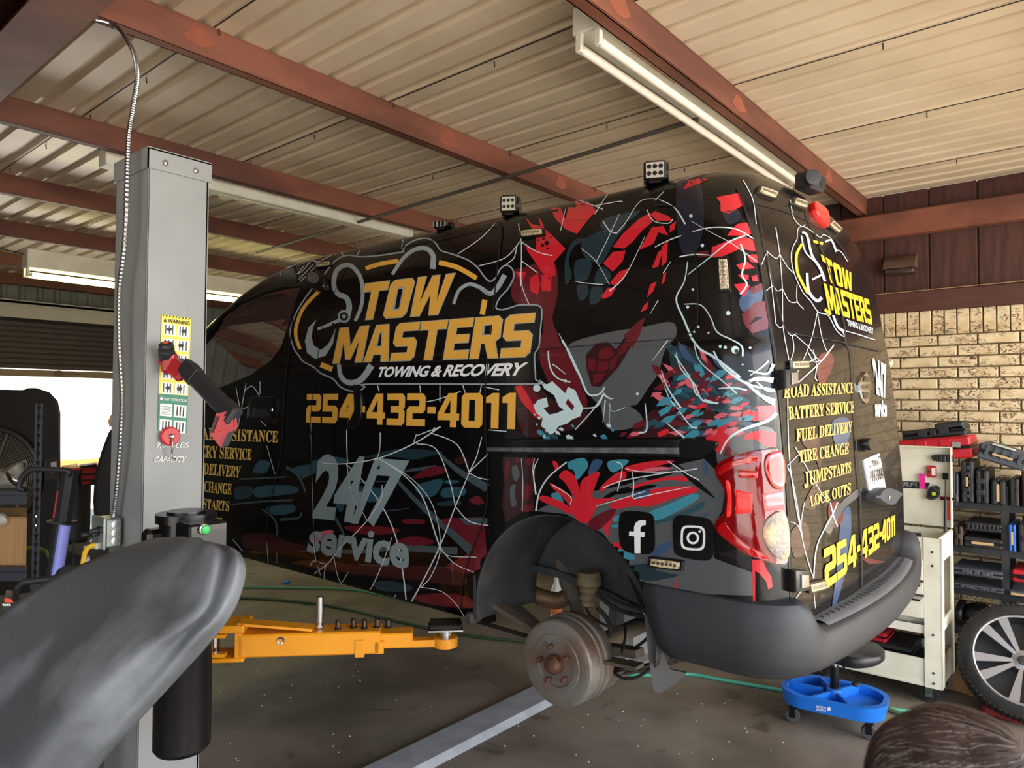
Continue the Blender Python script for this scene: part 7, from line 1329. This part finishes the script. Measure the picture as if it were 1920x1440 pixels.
fit('rail_track', [(918, 839), (1278, 839), (1278, 851), (918, 846)], .005, mat('worn_track', (96, 98, 102), .5, col2=(30, 30, 32), scale=30), None, rail, .012)
cham = mat('amber_clear_led', (222, 206, 168), .3, col2=(120, 104, 70), scale=160, amount=.9)
def strobe(a, b, w_, label, m2=None):
    (x0, y0), (x1, y1) = a, b; d = Vector((x1-x0, y1-y0)); L = d.length; d /= L; n_ = Vector((-d.y, d.x)); c = Vector(((x0+x1)/2, (y0+y1)/2))
    def pill(l, w2): return [tuple(c+d*l*sx*.5*k1+n_*w2*.5*k2) for sx, k1, k2 in ((-1, 1, -.5), (-1, .86, -1), (1, .86, -1), (1, 1, -.5), (1, 1, .5), (1, .86, 1), (-1, .86, 1), (-1, 1, .5))]
    o = fit('strobe_light', pill(L, w_), .012, gloss_bl)
    if o: 
        o['label'] = label; fit('strobe_lens', pill(L*.82, w_*.66), .005, cham, None, o, .011)
        for k in range(6):
            q = c+d*L*(-.3+.12*k); l_ = [(q.x+w_*.16*math.cos(t), q.y+w_*.16*math.sin(t)) for t in [2*math.pi*i/6 for i in range(6)]]; fit('led', l_, .002, chrome, None, o, .0155)
for a, b, w_, lb in (((594, 500), (624, 496), 9, 'strobe above the front door edge'), ((977, 441), (1023, 437), 14, 'strobe high beside the sliding door'), ((1356, 483), (1360, 549), 24, 'upright strobe on the rear corner'), ((1218, 1052), (1283, 1060), 20, 'strobe beneath the two icon marks'), ((1417, 357), (1453, 370), 16, 'strobe high on the wide rear door'), ((1483, 378), (1510, 388), 17, 'strobe beside the upper rear camera'), ((1476, 685), (1512, 684), 18, 'strobe above the rear service list'), ((1510, 1103), (1544, 1094), 20, 'strobe low on the wide rear door'), ((1551, 418), (1572, 436), 14, 'strobe right of the high brake light')): strobe(a, b, w_, lb)
fit('high_brake_light', [(1519, 381), (1530, 386), (1545, 400), (1547, 428), (1535, 417), (1525, 404)], .02, tl_hot)
hdl = fit('door_handle', [(470, 750), (478, 744), (515, 743), (522, 748), (520, 780), (512, 786), (472, 785), (467, 780)], .014, gloss_bl); fit('handle_cup', [(480, 765), (505, 768), (512, 782), (478, 782)], .006, blk_m, None, hdl, .012); fit('key_lock', [(512, 766), (516, 766), (516, 771), (512, 771)], .004, chrome, None, hdl, .014)
sh_ = fit('slide_handle', [(666, 724), (668, 722), (676, 727), (681, 745), (680, 780), (672, 800), (662, 805), (655, 803), (657, 797), (665, 790), (668, 760)], .012, gloss_bl); fit('key_lock', [(653, 787), (659, 787), (659, 795), (653, 795)], .008, chrome)
sp_o = fit('round_speaker_light', [(583, 516), (596, 512), (610, 516), (616, 530), (612, 546), (598, 548), (585, 538), (580, 528)], .03, gloss_bl); fit('speaker_face', [(588, 518), (598, 516), (605, 521), (606, 530), (600, 536), (590, 534), (586, 526)], .006, mat('silver_face', (150, 152, 154), .3, metal=.6, col2=(40, 40, 42), scale=200, amount=.9), None, sp_o, .029)
def hinge(pts, lab): o = fit('door_hinge', pts, .035, gloss_bl); fit('hinge_plate', [((x-sum(p[0] for p in pts)/len(pts))*.5+sum(p[0] for p in pts)/len(pts)+3, (y-sum(p[1] for p in pts)/len(pts))*.6+sum(p[1] for p in pts)/len(pts)) for x, y in pts], .006, chrome, None, o, .034)
hinge([(1452, 695), (1476, 693), (1477, 728), (1454, 732)], 0); hinge([(1471, 1066), (1496, 1066), (1498, 1104), (1472, 1108)], 0)
p = onp(1663, 719, 1, .84); mb = MB(); mb.box((3.86, .86, p.z), (.07, .05, .08), None, .01); mb.build('door_hinge', chrome, van); mb = MB(); mb.sph((3.84, .84, p.z+.10), .025, (.6, 1, 1)); mb.build('side_marker', cham, van)
em = fit('emblem', [(1616, 700), (1622, 698), (1628, 712), (1629, 730), (1626, 752), (1620, 756), (1612, 745), (1609, 730), (1608, 712)], .008, mat('chrome_emblem', (214, 216, 218), .12, metal=1)); fit('emblem_inner', [(1615, 706), (1622, 706), (1625, 716), (1613, 716)], .003, blk_f, None, em, .008); fit('emblem_inner', [(1613, 736), (1625, 736), (1622, 748), (1616, 748)], .003, blk_f, None, em, .008); fit('emblem_bar', [(1607, 719), (1628, 717), (1629, 731), (1609, 733)], .006, mat('chrome_emblem', (214, 216, 218)), None, em, .007)
et = Print(bhit, 40); font2(et, 'NISSAN', [(1610, 721.5), (1627, 720), (1627.5, 729), (1611, 730.5)], .03, .018); et.done('emblem_lettering', blk_f, van, None, 'stuff')
pq = [(1617, 862), (1646, 850), (1658, 914), (1628, 921)]; lp = fit('licence_plate', pq, .008, mat('plate_white', (228, 230, 232), .4)); ptx = Print(bhit, 60); h_ = homog(pq)
cq = lambda u0, v0, u1, v1: [h_(u0, v1), h_(u1, v1), h_(u1, v0), h_(u0, v0)]
font2(ptx, 'TEXAS', cq(.3, .72, .75, .9), .03, .011); font2(ptx, 'VJK·3848', cq(.06, .18, .95, .62), .03, .011); ptx.dot(*h_(.12, .76), 1.6, .011, 5); ptx.poly(cq(.82, .88, .95, .95), (), .011); ptx.done('plate_lettering', blk_f, van, None, 'stuff')
hd2 = fit('rear_door_handle', [(1613, 826), (1622, 822), (1630, 824), (1630, 838), (1624, 846), (1616, 844)], .03, gloss_bl)
cam_ = fit('rear_work_camera', [(1624, 925), (1640, 914), (1668, 924), (1664, 932), (1650, 947), (1626, 938)], .05, mat('camera_grey', (56, 60, 68), .5)); fit('camera_bolt', [(1638, 929), (1644, 929), (1644, 935), (1638, 935)], .008, chrome, None, cam_, .05)
tr_m = mat('door_wires', (190, 190, 196), .5); 
for k, P in enumerate(([(1668, 812), (1672, 850), (1684, 880), (1688, 920), (1678, 958)], [(1660, 860), (1664, 900), (1672, 940), (1674, 958)], [(1655, 880), (1670, 915), (1662, 945)])):
    pts = [onp(x, y, 1, .80) for x, y in P]; MB().tube(spline(pts, 6), .0035, 6).build('dangling_wire', tr_m, van)
for x, y in ((1666, 962), (1676, 963)): q = onp(x, y, 1, .79); MB().sph(q, .017).build('dangling_bulb', tl_clear, van)
q0, q1 = onp(1661, 808, 1, .83), onp(1668, 872, 1, .79); MB().bar(q0, q1, .02, .02).build('far_tail_light', tl_hot, van)
# roof lights
def cube_light(x, y, w_, h_, label, yaw, parent=van):
    b = next((q for q in (bhit(x, y+h_/2+k) for k in range(0, 60, 2)) if q), None)
    if not b: return
    base = b[0]; dpt = (base-CAM).dot(FW); s_ = w_*dpt/FPX; hh = h_*dpt/FPX; c = base+Vector((0, 0, hh*.5+.005)); rot = Matrix.Rotation(yaw, 3, 'Z')
    mb = MB(); mb.box(c, (.07, s_, hh), rot, .008); [mb.box(c+rot @ Vector((.03, -s_/2+s_*k/5, 0)), (.03, .004, hh*.9), rot) for k in range(6)]; o = mb.build('cube_light', gloss_bl, parent, 25); o['label'] = label
    mb = MB(); mb.box(c+rot @ Vector((-.036, 0, 0)), (.004, s_*.78, hh*.75), rot); ln = mb.build('light_lens', mat('led_lens', (206, 204, 190), .15, metal=.4), o)
    for i in range(3):
        for j in range(2):
            mb = MB(); q = c+rot @ Vector((-.0385, s_*.25*(i-1), hh*.17*(2*j-1))); mb.lathe(q, rot @ Vector((-1, 0, 0)), [(0, s_*.1), (.001, s_*.1), (.0012, s_*.05)], 14); mb.build('led', gloss_bl, ln, 0)
    mb = MB(); mb.lathe(c+rot @ Vector((.01, -s_*.5, 0)), rot @ Vector((0, -1, 0)), [(0, hh*.52), (.006, hh*.52)], 28); mb.box(c-Vector((0, 0, hh*.5)), (.05, s_*.5, .012), rot); mb.build('side_bracket', gloss_bl, o, 30)
cube_light(1229, 321, 42, 38, 'cube work light over the rear quarter', R(26)); cube_light(956, 376, 32, 34, 'cube work light over the sliding door', R(30)); cube_light(830, 411, 32, 13, 'low bar light on the roof', R(20))
b = next((q for q in (bhit(1507, 356+k) for k in range(0, 60, 2)) if q), None)
if b:
    c = b[0]+b[1]*.03+Vector((0, 0, .03)); mb = MB(); mb.box(c, (.12, .07, .07), Matrix.Rotation(R(-8), 3, 'Z'), .01); mb.lathe(c+Vector((-.05, -.02, 0)), (-.7, -.7, 0), [(0, .03), (.02, .03), (.022, .012)], 20); o = mb.build('roof_camera', blk_m, van, 25); mb = MB(); mb.box(c+Vector((.03, -.038, 0)), (.045, .006, .045), Matrix.Rotation(R(-8), 3, 'Z')); mb.build('camera_lens', dark_steel, o)

# --- parts seen through the wheel arch and the mud flap
mb = MB(); px_prism(mb, [(1208, 1150), (1220, 1158), (1235, 1200), (1255, 1255), (1287, 1262), (1270, 1280), (1238, 1300), (1226, 1297), (1216, 1235)], 2.36, .012); mb.build('mud_flap', mat('grey_flap', (62, 62, 66), .5, col2=(84, 82, 82), scale=6), van, 30)
mb = MB(); mb.tube(spline([at(*p) for p in ((880, 1110, 3.2), (925, 1108, 3.2), (960, 1107, 3.18), (985, 1108, 3.15), (1015, 1120, 3.1), (1045, 1126, 3.1), (1068, 1116, 3.1), (1088, 1099, 3.1), (1112, 1080, 3.15))], 6), .036, 16); ex = mb.build('exhaust_pipe', exh, van)
mb = MB(); f0 = at(958, 1107, 3.17); f1 = at(975, 1108, 3.14); mb.lathe(f0, (f1-f0).normalized(), [(-.02, .03), (-.02, .062), (-.008, .066), (-.008, .05), (.02, .05), (.03, .042)], 12); q = at(962, 1118, 3.08); mb.cyl(q, q+(f1-f0).normalized()*.05, .014, 10); mb.build('exhaust_flange', exh, ex, 30)
mb = MB(); a_ = at(895, 1098, 3.3); b_2 = at(935, 1108, 3.25); mb.lathe(a_, (b_2-a_).normalized(), [(-.2, .06), (-.15, .10), (.02, .10), (.07, .05)], 24); mb.build('muffler', mat('rusty_muffler', (128, 78, 54), .7, metal=.3, col2=(84, 56, 44), scale=14), ex, 30)
q = at(1104, 1086, 2.8); mb = MB(); mb.lathe((q.x, q.y, q.z), (0, 0, -1), [(-.03, .045), (.02, .05), (.03, .036), (.045, .04), (.058, .032), (.072, .038), (.086, .03), (.10, .032), (.108, .015)], 24); mb.build('bump_stop', mat('tan_rubber', (112, 98, 72), .7, col2=(60, 54, 46), scale=20), van, 35)
mb = MB()
for i, P in enumerate((((1118, 1112, 2.7), (1145, 1135, 2.65), (1180, 1150, 2.6), (1206, 1156, 2.5)), ((1125, 1108, 2.7), (1160, 1128, 2.65), (1200, 1142, 2.55)), ((1120, 1140, 2.7), (1138, 1160, 2.7), (1144, 1185, 2.7), (1130, 1205, 2.7), (1116, 1210, 2.7)), ((1092, 1120, 2.8), (1108, 1155, 2.75), (1150, 1178, 2.7), (1170, 1172, 2.7), (1172, 1195, 2.6), (1165, 1225, 2.5)))):
    MB().tube(spline([at(*p) for p in P], 6), (.009, .006, .009, .005)[i], 8).build('brake_hose', rubber, van)
mb = MB(); mb.bar(at(1120, 1212, 2.75), at(1200, 1225, 2.6), .05, .03); mb.bar(at(1125, 1235, 2.65), at(1200, 1250, 2.55), .06, .012); mb.build('spring_shackle', under_m, van)
mb = MB(); px_prism(mb, [(1112, 1290), (1150, 1262), (1172, 1258), (1150, 1285), (1118, 1300)], 2.7, .03); mb.build('axle_bracket', under_m, van, 0)
